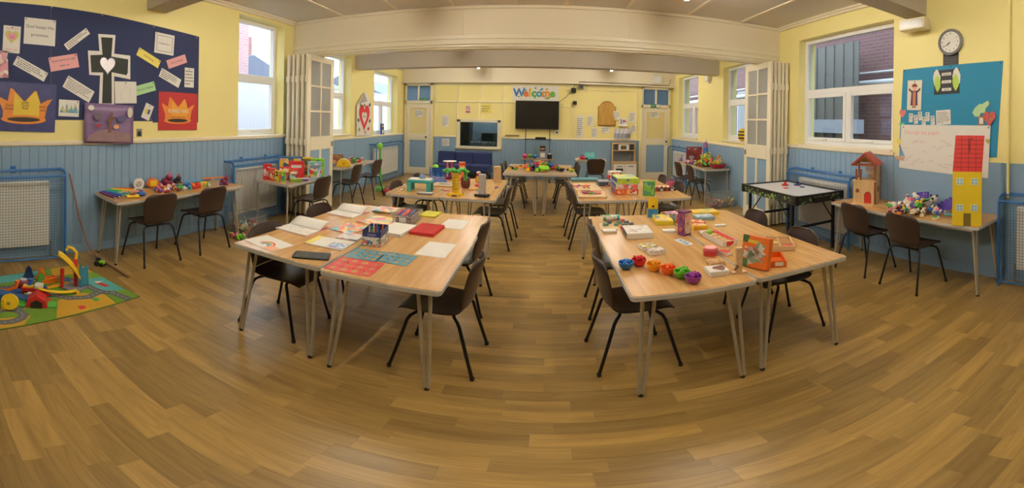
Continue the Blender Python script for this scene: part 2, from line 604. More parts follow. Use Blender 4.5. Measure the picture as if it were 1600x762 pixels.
# ---- baseboards and dado rails
struct(B().box(XL, XL + 0.022, -1, YB, 0, 0.1).mk('baseboard_left', m_blue, bevel=0.004), 'blue baseboard along the left wall', 'baseboard')
struct(B().box(XR - 0.022, XR, -1, YB, 0, 0.1).mk('baseboard_right', m_blue, bevel=0.004), 'blue baseboard along the right wall', 'baseboard')
struct(B().box(-3.1, 2.66, YB - 0.022, YB, 0, 0.1).mk('baseboard_back', m_blue, bevel=0.004), 'blue baseboard along the far wall', 'baseboard')
def rail(name, label, y0, y1, z, side):
    prof = [(0, 0), (0.02, 0), (0.032, 0.012), (0.032, 0.04), (0.02, 0.05), (0, 0.055)]
    b = B()
    if side == 'L': b.prism(prof, y0, y1, Matrix(((1, 0, 0, XL), (0, 0, 1, 0), (0, 1, 0, z), (0, 0, 0, 1))))
    elif side == 'R': b.prism(prof, y0, y1, Matrix(((-1, 0, 0, XR), (0, 0, 1, 0), (0, 1, 0, z), (0, 0, 0, 1))))
    else: b.prism(prof, y0, y1, Matrix(((0, 0, 1, 0), (-1, 0, 0, YB), (0, 1, 0, z), (0, 0, 0, 1))))
    bm = b.mk(name, m_cream)
    me = bm.data; q = bmesh.new(); q.from_mesh(me); bmesh.ops.recalc_face_normals(q, faces=q.faces); q.to_mesh(me); q.free()
    return struct(bm, label, 'dado rail')
rail('trim_1', 'cream dado rail on the left wall of the near room', -1, YP, 1.252, 'L')
rail('trim_2', 'cream dado rail on the left wall of the far room', YP + 0.12, YB, 1.127, 'L')
rail('trim_3', 'cream sill rail under the near right window', 2.87, YP, 1.252, 'R')
rail('trim_4', 'cream dado rail on the right wall of the far room', YP + 0.12, YB, 1.147, 'R')
rail('trim_5', 'cream dado rail on the far wall left of the hatch', -3.1, -2.44, 1.087, 'B')
rail('trim_6', 'cream dado rail on the far wall right of the hatch', -1.15, 2.66, 1.087, 'B')

# ---- ceiling coving
m_cove = m_board
for nm, x, sgn, y0, y1, z, lb in (('trim_7', XL, 1, -1, YP, ZC, 'cove moulding at the top of the left wall'), ('trim_8', XR, -1, -1, YP, ZC, 'cove moulding at the top of the right wall'),
                              ('trim_9', XL, 1, YP + 0.2, YB, ZF, 'cove moulding in the far room on the left'), ('trim_10', XR, -1, YP + 0.2, YB, ZF, 'cove moulding in the far room on the right')):
    b = B()
    for w, d in ((0.07, 0.03), (0.04, 0.06)):
        xa, xb = sorted((x, x + sgn * w))
        b.box(xa, xb, y0, y1, z - d, z)
    struct(b.mk(nm, m_cove), lb, 'moulding')

# ---- header over the partition, with its mouldings
hd = struct(B().box(XL, XR, YP, YP + 0.16, 2.78, ZC).mk('trim_11', m_board), 'deep cream boarded header beam over the folding doors', 'beam')
for x in (-1.16, 1.16): B().box(x - 0.012, x + 0.012, YP - 0.012, YP, 2.80, ZC - 0.05).mk('cover_strip', m_board, hd)
for x in (XL + 0.02, XR - 0.02): B().box(x - 0.02, x + 0.02, YP - 0.014, YP, 2.78, ZC - 0.05).mk('cover_strip', m_board, hd)
B().box(XL, XR, YP - 0.03, YP, ZC - 0.05, ZC).mk('cornice', m_board, hd, bevel=0.01)
for i, (d, z0, z1) in enumerate(((0.035, 2.735, 2.785), (0.02, 2.70, 2.74), (0.03, 2.66, 2.70), (0.012, 2.62, 2.66))):
    B().box(XL, XR, YP - d, YP + 0.17, z0, z1).mk('moulding', m_cream, hd, bevel=0.006)
B().box(XL, XR, YP + 0.01, YP + 0.15, 2.6, 2.62).mk('door_track', m_cream, hd)
struct(B().box(XL, XR, 7.55, 7.8, 2.665, ZF).mk('trim_12', m_greybeam), 'plain grey ceiling beam crossing the far room', 'beam')
b3 = struct(B().box(XL, XR, 2.43, 2.72, 2.9, ZC).mk('trim_13', m_greybeam), 'shallow ceiling beam ending above the blue display', 'beam')
bk = struct(B().box(XL, XR, YB - 0.16, YB, 2.64, ZF).mk('trim_14', m_board), 'cream boxed bulkhead above the far wall', 'bulkhead')
B().box(XL, XR, YB - 0.19, YB, 2.62, 2.65).mk('ledge', m_cream, bk)
for x in (-1.45, 0.72): B().box(x - 0.01, x + 0.01, YB - 0.17, YB - 0.16, 2.66, ZF).mk('cover_strip', m_board, bk)

# ---- battens on the far wall
for i, (x0, x1, z0, z1) in enumerate([(-3.05, 0.5, 2.08, 2.12), (-3.05, 2.6, 2.565, 2.615), (-3.06, -3.02, 1.14, 2.6), (-2.42, -2.38, 1.62, 2.6), (-1.8, -1.76, 1.62, 2.6), (-1.18, -1.14, 1.14, 2.6),
                                      (0.72, 0.75, 1.14, 2.1), (0.45, 0.9, 2.0, 2.02), (0.55, 2.6, 2.47, 2.49), (1.15, 1.18, 2.4, 2.6), (1.85, 1.88, 2.4, 2.6), (2.55, 2.58, 1.14, 2.6)]):
    struct(B().box(x0, x1, YB - 0.026, YB, z0, z1).mk('trim_%d' % (15 + i), mat('batten_paint', (250, 242, 196), 0.5, var=0.02), bevel=0.003), 'yellow batten strip on the panelled far wall', 'batten')

# ---- windows
m_shadowgap = mat('window_gasket', (60, 60, 62), 0.6)
def bar(b, s, fx, a0, a1, z0, z1, t=0.07):
    xa, xb = sorted((fx, fx + s * t))
    b.box(xa, xb, a0, a1, z0, z1)
def window(n, side, hole, rec, zt, split, label, handles=True):
    """UPVC window: one upper light, lower casements; each pane its own piece."""
    y0, y1, z0, z1 = hole
    s = -1 if side == 'L' else 1
    fx = (XL if side == 'L' else XR) + s * rec
    fw = 0.06
    b = B()
    bar(b, s, fx, y0, y0 + fw, z0, z1); bar(b, s, fx, y1 - fw, y1, z0, z1)
    bar(b, s, fx, y0 + fw, y1 - fw, z0, z0 + fw); bar(b, s, fx, y0 + fw, y1 - fw, z1 - fw, z1)
    bar(b, s, fx, y0 + fw, y1 - fw, zt - 0.04, zt + 0.04)
    w = struct(b.mk('window_%d' % n, m_white, bevel=0.006), label, 'window')
    edges = [y0 + fw] + [v for v in split] + [y1 - fw]
    for v in split:
        b = B(); bar(b, s, fx, v - 0.03, v + 0.03, z0 + fw, zt - 0.04); b.mk('mullion', m_white, w)
    gx = fx + s * 0.04
    xa, xb = sorted((gx, gx + s * 0.006))
    B().box(xa, xb, y0 + fw, y1 - fw, zt + 0.04, z1 - fw).mk('pane', m_glass, w)
    for i in range(len(edges) - 1):
        a = edges[i] + (0.03 if i else 0); c = edges[i + 1] - (0.03 if i < len(split) else 0)
        d0, d1 = z0 + fw, zt - 0.04
        b = B()
        cw = 0.05
        f2 = fx - s * 0.012
        for q in ((a, a + cw, d0, d1), (c - cw, c, d0, d1), (a + cw, c - cw, d0, d0 + cw), (a + cw, c - cw, d1 - cw, d1)):
            bar(b, s, f2, *q, t=0.06)
        cs = b.mk('casement', m_white, w, bevel=0.005)
        B().box(xa, xb, a + cw, c - cw, d0 + cw, d1 - cw).mk('pane', m_glass, cs)
        if handles:
            b = B(); bar(b, -s, f2, (a + c) / 2 - 0.06, (a + c) / 2 + 0.06, d0 + 0.02, d0 + 0.035, t=0.025); b.mk('handle', m_white, cs, bevel=0.004)
    b = B()
    xs = sorted((fx, (XL if side == 'L' else XR) - s * 0.03))
    b.box(xs[0], xs[1], y0 - 0.0, y1 + 0.0, z0 - 0.03, z0 + 0.004).mk('window_sill', m_cream, w, bevel=0.006)
    return w
window(1, 'L', WIN_L[0], 0.18, 2.21, [], 'tall white framed window beside the navy display, houses outside')
window(2, 'L', WIN_L[1], 0.16, 2.08, [], 'white framed window just beyond the left folding doors')
window(3, 'L', WIN_L[2], 0.16, 2.0, [9.35], 'farthest white framed window on the left wall')
window(4, 'R', WIN_R[0], 0.12, 2.11, [3.80], 'large white framed window by the air hockey table')
window(5, 'R', WIN_R[1], 0.12, 2.08, [], 'white framed window just beyond the right folding doors')
window(6, 'R', WIN_R[2], 0.12, 2.1, [9.25], 'farthest white framed window on the right wall')

# ---- doors in the far wall
def back_door(n, x0, x1, hx, label, cards):
    zt = 2.03
    f = B()
    for a, c, z0, z1 in ((x0, x0 + 0.06, 0, 2.62), (x1 - 0.06, x1, 0, 2.62), (x0, x1, zt, zt + 0.09), (x0, x1, 2.55, 2.62), ((x0 + x1) / 2 - 0.025, (x0 + x1) / 2 + 0.025, zt + 0.09, 2.55)):
        f.box(a, c, YB - 0.05, YB + 0.03, z0, z1)
    d = struct(f.mk('door_%d' % n, m_cream, bevel=0.006), label, 'door')
    a, c = x0 + 0.065, x1 - 0.065
    lf = B()
    st = 0.1
    for q in ((a, a + st, 0.01, zt - 0.01), (c - st, c, 0.01, zt - 0.01), (a + st, c - st, 0.01, 0.2), (a + st, c - st, 0.98, 1.17), (a + st, c - st, zt - 0.12, zt - 0.01)):
        lf.box(q[0], q[1], YB - 0.035, YB + 0.0, q[2], q[3])
    leaf = lf.mk('door_leaf', m_cream, d)
    B().box(a + st, c - st, YB - 0.02, YB - 0.005, 0.2, 0.98).mk('lower_panel', m_blue, leaf)
    B().box(a + st, c - st, YB - 0.02, YB - 0.005, 1.17, zt - 0.12).mk('upper_panel', m_panelcream, leaf)
    B().lathe([(0.0, 0.075), (0.02, 0.07), (0.028, 0.05), (0.012, 0.035), (0.012, 0.0)], 10, T=Matrix.Translation((hx, YB - 0.035, 1.08)) @ Matrix.Rotation(R(90), 4, 'X')).mk('door_knob', mat('brass_dark', (70, 58, 40), 0.3, metal=0.9), leaf, smooth=True)
    for q0, q1 in ((x0 + 0.06, (x0 + x1) / 2 - 0.025), ((x0 + x1) / 2 + 0.025, x1 - 0.06)):
        B().box(q0, q1, YB + 0.0, YB + 0.006, zt + 0.09, 2.55).mk('fanlight_pane', mat_glass('fanlight_glass', (150, 170, 185), frost=0.45), d)
    return d
back_door(1, -3.97, -3.14, -3.3, 'cream door with blue lower panel beside the sofa', 1)
back_door(2, 2.7, 3.56, 3.44, 'cream door with blue lower panel beside the toy kitchen', 1)
def fill_lamp(x, y, z, label, strength):  # added lamp, hidden from view, that brightens a space behind the far wall
    t = thing('fill_lamp', label, 'ceiling light', (x, y, z))
    B().lathe([(0.11, 0), (0.12, -0.015), (0.12, -0.03)], 16).mk('base', m_white, t)
    B().lathe([(0.115, -0.03), (0.1, -0.07), (0.05, -0.09), (0.0, -0.095)], 16).mk('shade', mat_emit('fill_lamp_glow', (250, 246, 236), strength), t, smooth=True)
fill_lamp(-1.75, YB + 0.8, 2.395, 'unseen round lamp added to brighten the kitchen behind the hatch', 150)
fill_lamp(-3.7, YB + 0.7, 2.975, 'unseen round lamp added to brighten the room behind the left fanlight', 90)
m_grey_room = mat('corridor_paint', (120, 130, 140), 0.7)
for i, (x0, x1) in enumerate(((-4.2, -2.9), (2.45, 3.8))):   # the dim corridor behind each fanlight
    b = B()
    b.box(x0, x1, YB + 1.4, YB + 1.45, 1.6, 2.98).box(x0 - 0.05, x0, YB + 0.12, YB + 1.45, 1.6, 2.98).box(x1, x1 + 0.05, YB + 0.12, YB + 1.45, 1.6, 2.98).box(x0, x1, YB + 0.12, YB + 1.45, 1.55, 1.6)
    struct(b.mk('wall_corridor' if i == 0 else 'wall_lobby', m_grey_room), 'dim room seen through the fanlight over the %s door' % ('left' if i == 0 else 'right'), 'wall')

# ---- serving hatch with the kitchen behind it
x0, x1, z0, z1 = HATCH
b = B()
for q in ((x0 - 0.09, x0, z0 - 0.03, z1 + 0.07), (x1, x1 + 0.09, z0 - 0.03, z1 + 0.07), (x0 - 0.09, x1 + 0.09, z1, z1 + 0.09)):
    b.box(q[0], q[1], YB - 0.04, YB + 0.12, q[2], q[3])
ht = struct(b.mk('window_7', m_cream, bevel=0.006), 'serving hatch with cream frame above the navy sofa', 'hatch')
B().box(x0 - 0.11, x1 + 0.11, YB - 0.08, YB + 0.12, z0 - 0.07, z0).mk('window_sill', m_cream, ht, bevel=0.008)
B().box(x0, x1, YB + 0.05, YB + 0.056, z0, z1).mk('pane', mat_glass('hatch_glass', (190, 200, 205)), ht)
b = B()
kx0, kx1, ky = -2.85, -0.9, YB + 1.5
b.box(kx0, kx1, ky, ky + 0.05, 0, 2.4).box(kx0 - 0.05, kx0, YB + 0.12, ky, 0, 2.4).box(kx1, kx1 + 0.05, YB + 0.12, ky, 0, 2.4).box(kx0, kx1, YB + 0.12, ky, 2.4, 2.45)
struct(b.mk('wall_kitchen', mat('kitchen_paint', (150, 168, 186), 0.6)), 'pale blue kitchen walls behind the hatch glass', 'wall')
kc = thing('kitchen_counter', 'grey kitchen counter seen through the serving hatch', 'counter', (-1.6, YB + 1.1, 0))
B().box(-0.45, 0.6, -0.3, 0.3, 0, 0.9).mk('cabinet', mat('kitchen_cabinet', (150, 150, 148), 0.5), kc)
B().box(-0.47, 0.62, -0.32, 0.3, 0.9, 0.94).mk('worktop', mat('kitchen_worktop', (70, 72, 74), 0.4), kc)
mw = thing('microwave', 'dark microwave on the kitchen counter behind the hatch', 'microwave', (-1.62, YB + 1.12, 0.94))
B().box(-0.26, 0.26, -0.18, 0.18, 0, 0.28).mk('case', mat('grey_appliance', (110, 112, 114), 0.4), mw, bevel=0.01)
B().box(-0.23, 0.12, -0.19, -0.18, 0.04, 0.24).mk('door', m_dark, mw)
fr = thing('fridge', 'dark tall fridge standing behind the hatch glass', 'fridge', (-2.42, YB + 1.1, 0))
B().box(-0.12, 0.2, -0.3, 0.3, 0, 1.7).mk('body', mat('dark_appliance', (48, 46, 50), 0.4), fr, bevel=0.01)
B().box(-0.1, -0.08, -0.33, -0.3, 0.9, 1.4).mk('handle', m_metal, fr)
for i in range(8):
    jr = tag(B().lathe([(0.0, 0), (0.045, 0), (0.05, 0.02), (0.05, 0.1), (0.03, 0.12), (0.0, 0.125)], 10).mk('jar', mat('white_jar', (205, 208, 206), 0.3), smooth=True), 'small white jar in the row on the hatch ledge', 'jar', 'jars behind the hatch')
    jr.location = (-2.02 + i * 0.106, YB + 0.2 + 0.03 * (i % 2), 0.86)
struct(B().box(x0 - 0.02, x1 + 0.02, YB + 0.12, YB + 0.34, z0 - 0.04, z0).mk('trim_40', m_cream), 'ledge behind the hatch glass', 'ledge')

# ---- folding partition doors, five leaves on each side
def folding_leaf(b0, detail):
    """One leaf in its own frame: x thickness, y width 0..0.8, z height."""
    W, Z0, Z1, t = 0.8, 0.03, 2.6, 0.04
    st = 0.1
    b = B()
    mid = W / 2
    for q in ((0, st, Z0, Z1), (W - st, W, Z0, Z1), (st, W - st, Z0, 0.24), (st, W - st, 1.06, 1.28), (st, W - st, 2.5, Z1), (mid - 0.03, mid + 0.03, 0.24, 1.06)):
        b.box(-t / 2, t / 2, q[0], q[1], q[2], q[3])
    o = b.mk('frame', m_cream, b0, bevel=0.004)
    g = B().box(-0.018, 0.018, mid - 0.015, mid + 0.015, 1.28, 2.5)
    for k in (1, 2):
        z = 1.28 + (2.5 - 1.28) * k / 3
        g.box(-0.018, 0.018, st, W - st, z - 0.015, z + 0.015)
    g.mk('glazing_bar', m_cream, b0)
    for (a, c) in ((st, mid - 0.03), (mid + 0.03, W - st)):
        B().box(-0.008, 0.008, a, c, 0.24, 1.06).mk('panel', m_blue, b0)
    for k in range(3):
        z0 = 1.28 + 1.22 * k / 3 + (0.015 if k else 0); z1 = 1.28 + 1.22 * (k + 1) / 3 - (0.015 if k < 2 else 0)
        for (a, c) in ((st, mid - 0.015), (mid + 0.015, W - st)):
            B().box(-0.003, 0.003, a, c, z0, z1).mk('pane', m_frost, b0)
    for z in (0.4, 1.2, 2.2):
        B().box(-0.03, 0.03, -0.008, 0.004, z - 0.05, z + 0.05).mk('hinge', m_cream, b0, bevel=0.002)
    B().box(-0.026, 0.026, W - 0.06, W - 0.03, 1.1, 1.18).mk('latch', mat('brass_latch', (90, 70, 40), 0.4, metal=0.8), b0)
    return o
ORD = ['front', 'second', 'third', 'fourth', 'rear']
for side, xs in (('left', (-3.5, -3.6, -3.69, -3.78, -3.87)), ('right', (3.30, 3.38, 3.45, 3.52, 3.59))):
    first = None
    for i, x in enumerate(xs):
        lb = ('cream glazed folding door leaf, the outer one of the %s stack' % side) if i == 0 else '%s cream folding door leaf in the %s stack, behind the outer leaf' % (ORD[i], side)
        y0 = 4.97 + (0.015 if i % 2 else 0)
        if first is None:
            first = thing('folding_door', lb, 'door', (x, y0, 0), 0, 'folding partition doors')
            folding_leaf(first, True)
        else:
            dup(first, (x, y0, 0), 0, lb, 'folding partition doors')

# ---- fluorescent lights
m_tube = mat_emit('tube_glow', (255, 246, 232), TUBE)
m_fit = mat('light_fitting_white', (235, 235, 232), 0.4)
def tube_light(x, y0, y1, z, label):
    t = thing('strip_light', label, 'ceiling light', (x, (y0 + y1) / 2, z), 0, 'fluorescent strip lights')
    h = (y1 - y0) / 2
    B().box(-0.06, 0.06, -h, h, -0.055, 0).mk('housing', m_fit, t, bevel=0.006)
    for s in (-1, 1):
        B().box(-0.03, 0.03, s * h - 0.02, s * h + 0.02, -0.125, -0.05).mk('lampholder', m_fit, t)
    B().tube([(0, -h + 0.02, -0.1), (0, h - 0.02, -0.1)], 0.019, 10).mk('tube', m_tube, t, smooth=True)
for x, sd in ((-1.62, 'left'), (1.62, 'right')):
    tube_light(x, 2.85, 4.3, ZC, 'fluorescent strip light in front of the header beam, %s of centre' % sd)
    tube_light(x, 0.2, 1.65, ZC, 'fluorescent strip light above the %s of the open floor' % sd)
    tube_light(x, 5.55, 6.55, ZF, 'fluorescent strip light between the header and the grey beam, %s' % sd)
    tube_light(x * 1.04, 8.3, 9.75, ZF, 'fluorescent strip light near the far wall, %s of the screen' % sd)
# ================================================================ outside the windows
m_br = mat_brick('red_brick', (150, 84, 74), (168, 98, 84), (176, 160, 150))
m_brp = mat_brick('pink_brick', (186, 140, 138), (198, 152, 146), (200, 180, 172))
m_slate = mat('roof_slate', (112, 112, 124), 0.8, var=0.15, scale=14)
m_render = mat('lilac_render', (222, 214, 232), 0.9, var=0.03)
m_grd = mat('yard_ground', (120, 116, 110), 0.9)
struct(B().box(-40, XL - TH - 0.01, -12, 40, -0.3, -0.15).box(XR + TH + 0.01, 30, -12, 40, -0.3, -0.15).mk('ground', m_grd), 'yard ground outside the windows', 'ground')
def house(name, label, x0, x1, y0, y1, h, rise, m_w, axis, wins, chim=None):
    t = thing(name, label, 'building', ((x0 + x1) / 2, (y0 + y1) / 2, -0.15))
    T = Matrix.Translation((-(x0 + x1) / 2, -(y0 + y1) / 2, 0))
    B(T).box(x0, x1, y0, y1, 0, h).mk('wall', m_w, t)
    b = B(T)
    e = 0.25
    if axis == 'Y':
        xm = (x0 + x1) / 2
        vs = [(x0 - e, y0 - e, h), (x1 + e, y0 - e, h), (xm, y0 - e, h + rise), (x0 - e, y1 + e, h), (x1 + e, y1 + e, h), (xm, y1 + e, h + rise)]
    else:
        ym = (y0 + y1) / 2
        vs = [(x1 + e, y0 - e, h), (x1 + e, y1 + e, h), (x1 + e, ym, h + rise), (x0 - e, y0 - e, h), (x0 - e, y1 + e, h), (x0 - e, ym, h + rise)]
    b.add(vs, [(0, 1, 2), (5, 4, 3), (0, 2, 5, 3), (1, 4, 5, 2), (0, 3, 4, 1)])
    b.mk('roof', m_slate, t)
    for (a, z, w, hh) in wins:
        f = B(T).box(x1, x1 + 0.05, a - w / 2, a + w / 2, z, z + hh).mk('window', m_white, t)
        B(T).box(x1 + 0.05, x1 + 0.06, a - w / 2 + 0.07, a + w / 2 - 0.07, z + 0.07, z + hh - 0.07).mk('pane', mat('dark_pane', (90, 100, 112), 0.1), f)
    if chim:
        cx, cy, cz, ch = chim
        c = B(T).box(cx - 0.35, cx + 0.35, cy - 0.5, cy + 0.5, cz, cz + ch).mk('chimney', m_br, t)
        for k in (-0.25, 0.25): B(T).lathe([(0.12, 0), (0.1, 0.35), (0.12, 0.4)], 8, (cx, cy + k, cz + ch)).mk('chimney_pot', mat('clay_pot', (190, 130, 100), 0.8), c)
    return t
house('brick_house', 'pink brick house wall close outside the tall left window', -14, -8.0, -4.0, 8.35, 7.5, 2.2, m_brp, 'Y', [(4.0, 3, 1, 1.4)])
house('terrace_house', 'red brick house with slate roof and chimney beyond the left window', -24, -12.5, 8.8, 17.5, 3.1, 1.5, m_br, 'X', [(10.6, 2.0, 0.9, 1.3), (14.6, 2.0, 0.9, 1.3)], (-14.2, 14.2, 3.6, 2.3))
house('slate_roof_house', 'low house with grey slate roof seen through the middle left window', -26, -14, 19.5, 27, 3.4, 2.4, m_br, 'Y', [(22, 1.5, 1, 1.4), (25, 1.5, 1, 1.4)], (-19, 23, 4.5, 2.0))
house('red_gable_house', 'red house with a grey roof seen through the farthest left window', -22, -12, 29.5, 40, 3.2, 2.3, m_br, 'Y', [(32, 1.5, 1, 1.4)])
yw = thing('garden_wall', 'pale lilac rendered yard wall outside the left windows', 'wall', (-6.2, 8, -0.15))
B().box(-0.12, 0.12, -12, 9, 0, 2.6).mk('wall_body', m_render, yw)
B().box(-0.17, 0.17, -12, 9, 2.6, 2.67).mk('coping', mat('concrete_coping', (180, 176, 172), 0.9), yw)
tr = thing('garden_tree', 'small green tree beyond the farthest left window', 'tree', (-9.2, 21.0, -0.15))
B().tube([(0, 0, 0), (0.05, 0, 1.2), (0, 0.05, 2.0)], [0.14, 0.11, 0.08], 8).mk('trunk', mat('bark', (90, 74, 60), 0.9), tr)
b = B()
for i in range(700):
    a = rnd.uniform(0, 6.28); u = rnd.uniform(-1, 1); r = 1.15 * rnd.uniform(0.5, 1)
    c = Vector((r * math.cos(a) * math.sqrt(1 - u * u), r * math.sin(a) * math.sqrt(1 - u * u), 2.3 + 0.8 * u * rnd.uniform(.6, 1)))
    T = Matrix.Translation(c) @ Euler((rnd.uniform(0, 6), rnd.uniform(0, 6), 0)).to_matrix().to_4x4()
    b.add([(-0.09, 0, 0), (0, -0.05, 0.01), (0.09, 0, 0), (0, 0.05, 0.01)], [(0, 1, 2, 3)], T)
b.mk('leaves', mat('leaf_green', (96, 128, 78), 0.7, var=0.3), tr)['kind'] = 'stuff'
# right: a tall building close by keeps the yard dim
nb = thing('neighbour_building', 'tall dark brick building close outside the right windows', 'building', (8.2, 6, -0.15))
B().box(-1.7, 3, -12, 16, 0, 9.0).mk('wall', mat_brick('dark_brick', (98, 62, 60), (108, 68, 64), (112, 96, 90)), nb)
B().box(-1.8, 3.2, -12.2, 16.2, 9.0, 9.25).mk('parapet', mat('dark_coping', (90, 88, 86), 0.9), nb)
for k, yy in enumerate((-3.6, 2.0, 5.2)):
    f = B().box(-1.74, -1.7, yy - 0.7, yy + 0.7, 1.3, 2.9).mk('window', mat('grey_frame', (150, 150, 150), 0.5), nb)
    B().box(-1.75, -1.73, yy - 0.62, yy + 0.62, 1.38, 2.82).mk('pane', mat('dim_pane', (50, 52, 56), 0.1), f)
B().tube([(-1.78, -4.6, 0), (-1.78, -4.6, 9)], 0.06, 8).mk('drainpipe', mat('drainpipe_grey', (80, 80, 82), 0.5), nb)
for zz_, r_ in ((2.72, 0.07), (2.95, 0.03)): B().tube([(-1.8, -12, zz_), (-1.8, 15, zz_)], r_, 10).mk('wall_pipe', mat('pale_pipe', (168, 162, 156), 0.5), nb, smooth=True)
fn = thing('cladding_screen', 'dark grey vertical board screen outside the large right window', 'fence', (5.9, 4.9, -0.15))
m_clad = mat('grey_cladding', (92, 86, 78), 0.7, var=0.12)
cb = B().box(0, 0.03, 0, 0.135, 0, 3.6).mesh('slat', m_clad)
for i in range(26): link_part('slat', cb, fn, Matrix.Translation((0.0 if i % 2 else 0.02, 0.75 + i * 0.15, 0)))
for z in (0.4, 1.6, 3.2): B().box(0.05, 0.1, 0.75, 4.7, z, z + 0.1).mk('rail', m_clad, fn)
B().box(-0.05, 0.16, 0.7, 4.7, 1.6, 1.9).mk('pale_rail', mat('pale_rail', (150, 150, 156), 0.6), fn)
# ================================================================ tables
m_top = mat_wood('beech_laminate', (186, 136, 78), (214, 170, 108), axis='Y', scale=2.2, rough=0.27)
m_topgrey = mat('worn_laminate', (176, 150, 124), 0.4, var=0.06, scale=8)
m_edge = mat('aluminium_edge', (216, 214, 206), 0.4, metal=0.25, var=0.05)
m_leg = mat('table_leg_steel', (196, 188, 172), 0.38, metal=0.5, var=0.06)
TZ = 0.71
def rounded(w, h, r, n=4):
    out = []
    for cx, cy, a0 in ((w / 2 - r, h / 2 - r, 0), (-w / 2 + r, h / 2 - r, 90), (-w / 2 + r, -h / 2 + r, 180), (w / 2 - r, -h / 2 + r, 270)):
        for k in range(n + 1):
            a = R(a0 + 90 * k / n)
            out.append((cx + r * math.cos(a), cy + r * math.sin(a)))
    return out
def make_table(w, ln, label, loc, rz=0.0, group='folding tables', z=TZ, top=None, hair=True):
    t = thing('folding_table', label, 'table', loc, rz, group)
    B().prism(rounded(w - 0.012, ln - 0.012, 0.02), z - 0.024, z).mk('table_top', top or m_top, t)
    b = B()
    b.prism(rounded(w, ln, 0.026), z - 0.03, z - 0.0035)
    b.mk('edge_band', m_edge, t)
    for sx in (-1, 1):
        for sy in (-1, 1):
            b = B()
            fx, fy = sx * (w / 2 - 0.065), sy * (ln / 2 - 0.03)
            if hair:   # two thin rods that meet at the foot
                for k in (-1, 1):
                    b.tube([(sx * (w / 2 - 0.11) + k * 0.033, sy * (ln / 2 - 0.09), z - 0.03), (fx + k * 0.01, fy, 0.02)], 0.0108, 8)
                b.tube([(fx - 0.01, fy, 0.02), (fx + 0.01, fy, 0.02)], 0.011, 8)
            else:
                b.tube([(sx * (w / 2 - 0.05), sy * (ln / 2 - 0.05), z - 0.03), (sx * (w / 2 - 0.05), sy * (ln / 2 - 0.05), 0.0)], 0.013, 10)
            o = b.mk('leg', m_leg, t, smooth=True)
            if hair: B().lathe([(0.014, 0), (0.015, 0.012), (0.011, 0.025)], 8, (fx, fy, 0)).mk('foot', m_dark, o)
    b = B()
    for sy in (-1, 1):
        b.box(-w / 2 + 0.1, w / 2 - 0.1, sy * (ln / 2 - 0.1) - 0.012, sy * (ln / 2 - 0.1) + 0.012, z - 0.055, z - 0.03)
    for sx in (-1, 1):
        b.box(sx * (w / 2 - 0.03) - 0.01, sx * (w / 2 - 0.03) + 0.01, -ln / 2 + 0.06, ln / 2 - 0.06, z - 0.055, z - 0.03)
    b.mk('under_frame', m_leg, t)
    return t
make_table(0.69, 1.67, 'wooden top table with the open books and tablet, left half of the front left pair', (-1.53, 2.665, 0))
make_table(0.69, 1.69, 'wooden top table with the red foam sheets, right half of the front left pair', (-0.82, 2.645, 0))
make_table(0.69, 1.78, 'wooden top table with the coloured bowls, left half of the front right pair', (0.775, 2.68, 0))
make_table(0.69, 1.76, 'wooden top table with the orange open game box, right half of the front right pair', (1.475, 2.69, 0))
make_table(0.64, 1.52, 'wooden top table with the turquoise stool toy, left half of the middle left pair', (-1.48, 4.94, 0))
make_table(0.64, 1.52, 'wooden top table with the yellow tower game, right half of the middle left pair', (-0.835, 4.96, 0))
make_table(0.66, 1.58, 'wooden top table with the crayon tray, left half of the middle right pair', (0.735, 5.08, 0))
make_table(0.68, 1.58, 'wooden top table with the green puzzle box, right half of the middle right pair', (1.41, 5.10, 0))
make_table(0.615, 1.5, 'grey brown table under the block heap, left half of the far centre pair', (-0.36, 7.15, 0), top=m_topgrey)
make_table(0.615, 1.5, 'grey brown table under the block heap, right half of the far centre pair', (0.26, 7.15, 0), top=m_topgrey)
make_table(0.56, 1.78, 'wooden top table of soft toys and magnets against the left wall', (-3.70, 2.63, 0))
make_table(0.62, 0.98, 'grey edged table stacked with game boxes beside the folding doors', (-3.34, 4.42, 0), top=m_topgrey, hair=False)
make_table(0.58, 1.5, 'grey table with the yellow dome toy beyond the left folding doors', (-3.6, 6.56, 0), top=m_topgrey, hair=False)
make_table(0.58, 1.86, 'wooden top table with the dolls house against the right wall', (3.34, 2.40, 0))
make_table(0.58, 1.7, 'grey table piled with colourful toys in the far right corner', (3.33, 7.75, 0), top=m_topgrey, hair=False)
make_table(0.5, 0.72, 'small grey desk against the far wall beside the toy kitchen', (1.12, 9.15, 0), rz=R(90), top=m_topgrey, hair=False)

# ================================================================ chairs
m_shell = mat('brown_polypropylene', (58, 43, 37), 0.36, var=0.08, scale=12, bump=0.03, bscale=400)
m_cleg = mat('black_tube', (30, 28, 28), 0.35, metal=0.3)
PROF = [(0.215, 0.412, .155), (0.205, 0.436, .185), (0.17, 0.448, .205), (0.08, 0.444, .212), (-0.02, 0.436, .208), (-0.10, 0.433, .197), (-0.15, 0.444, .188), (-0.178, 0.474, .184),
        (-0.192, 0.515, .186), (-0.206, 0.58, .197), (-0.22, 0.65, .207), (-0.234, 0.715, .207), (-0.244, 0.755, .19), (-0.248, 0.776, .155), (-0.249, 0.784, .11)]
def shell(rows):
    P = []
    n = 9
    for (y, z, hw) in rows:
        up = max(0.0, min(1.0, (z - 0.43) / 0.1)) if y < -0.05 else 0
        r = []
        for j in range(n):
            s = -1 + 2 * j / (n - 1)
            c = s * s
            r.append((s * hw, y + up * 0.045 * c, z + (1 - up) * 0.014 * c * (1 if y < 0.18 else 0.3)))
        P.append(r)
    return P
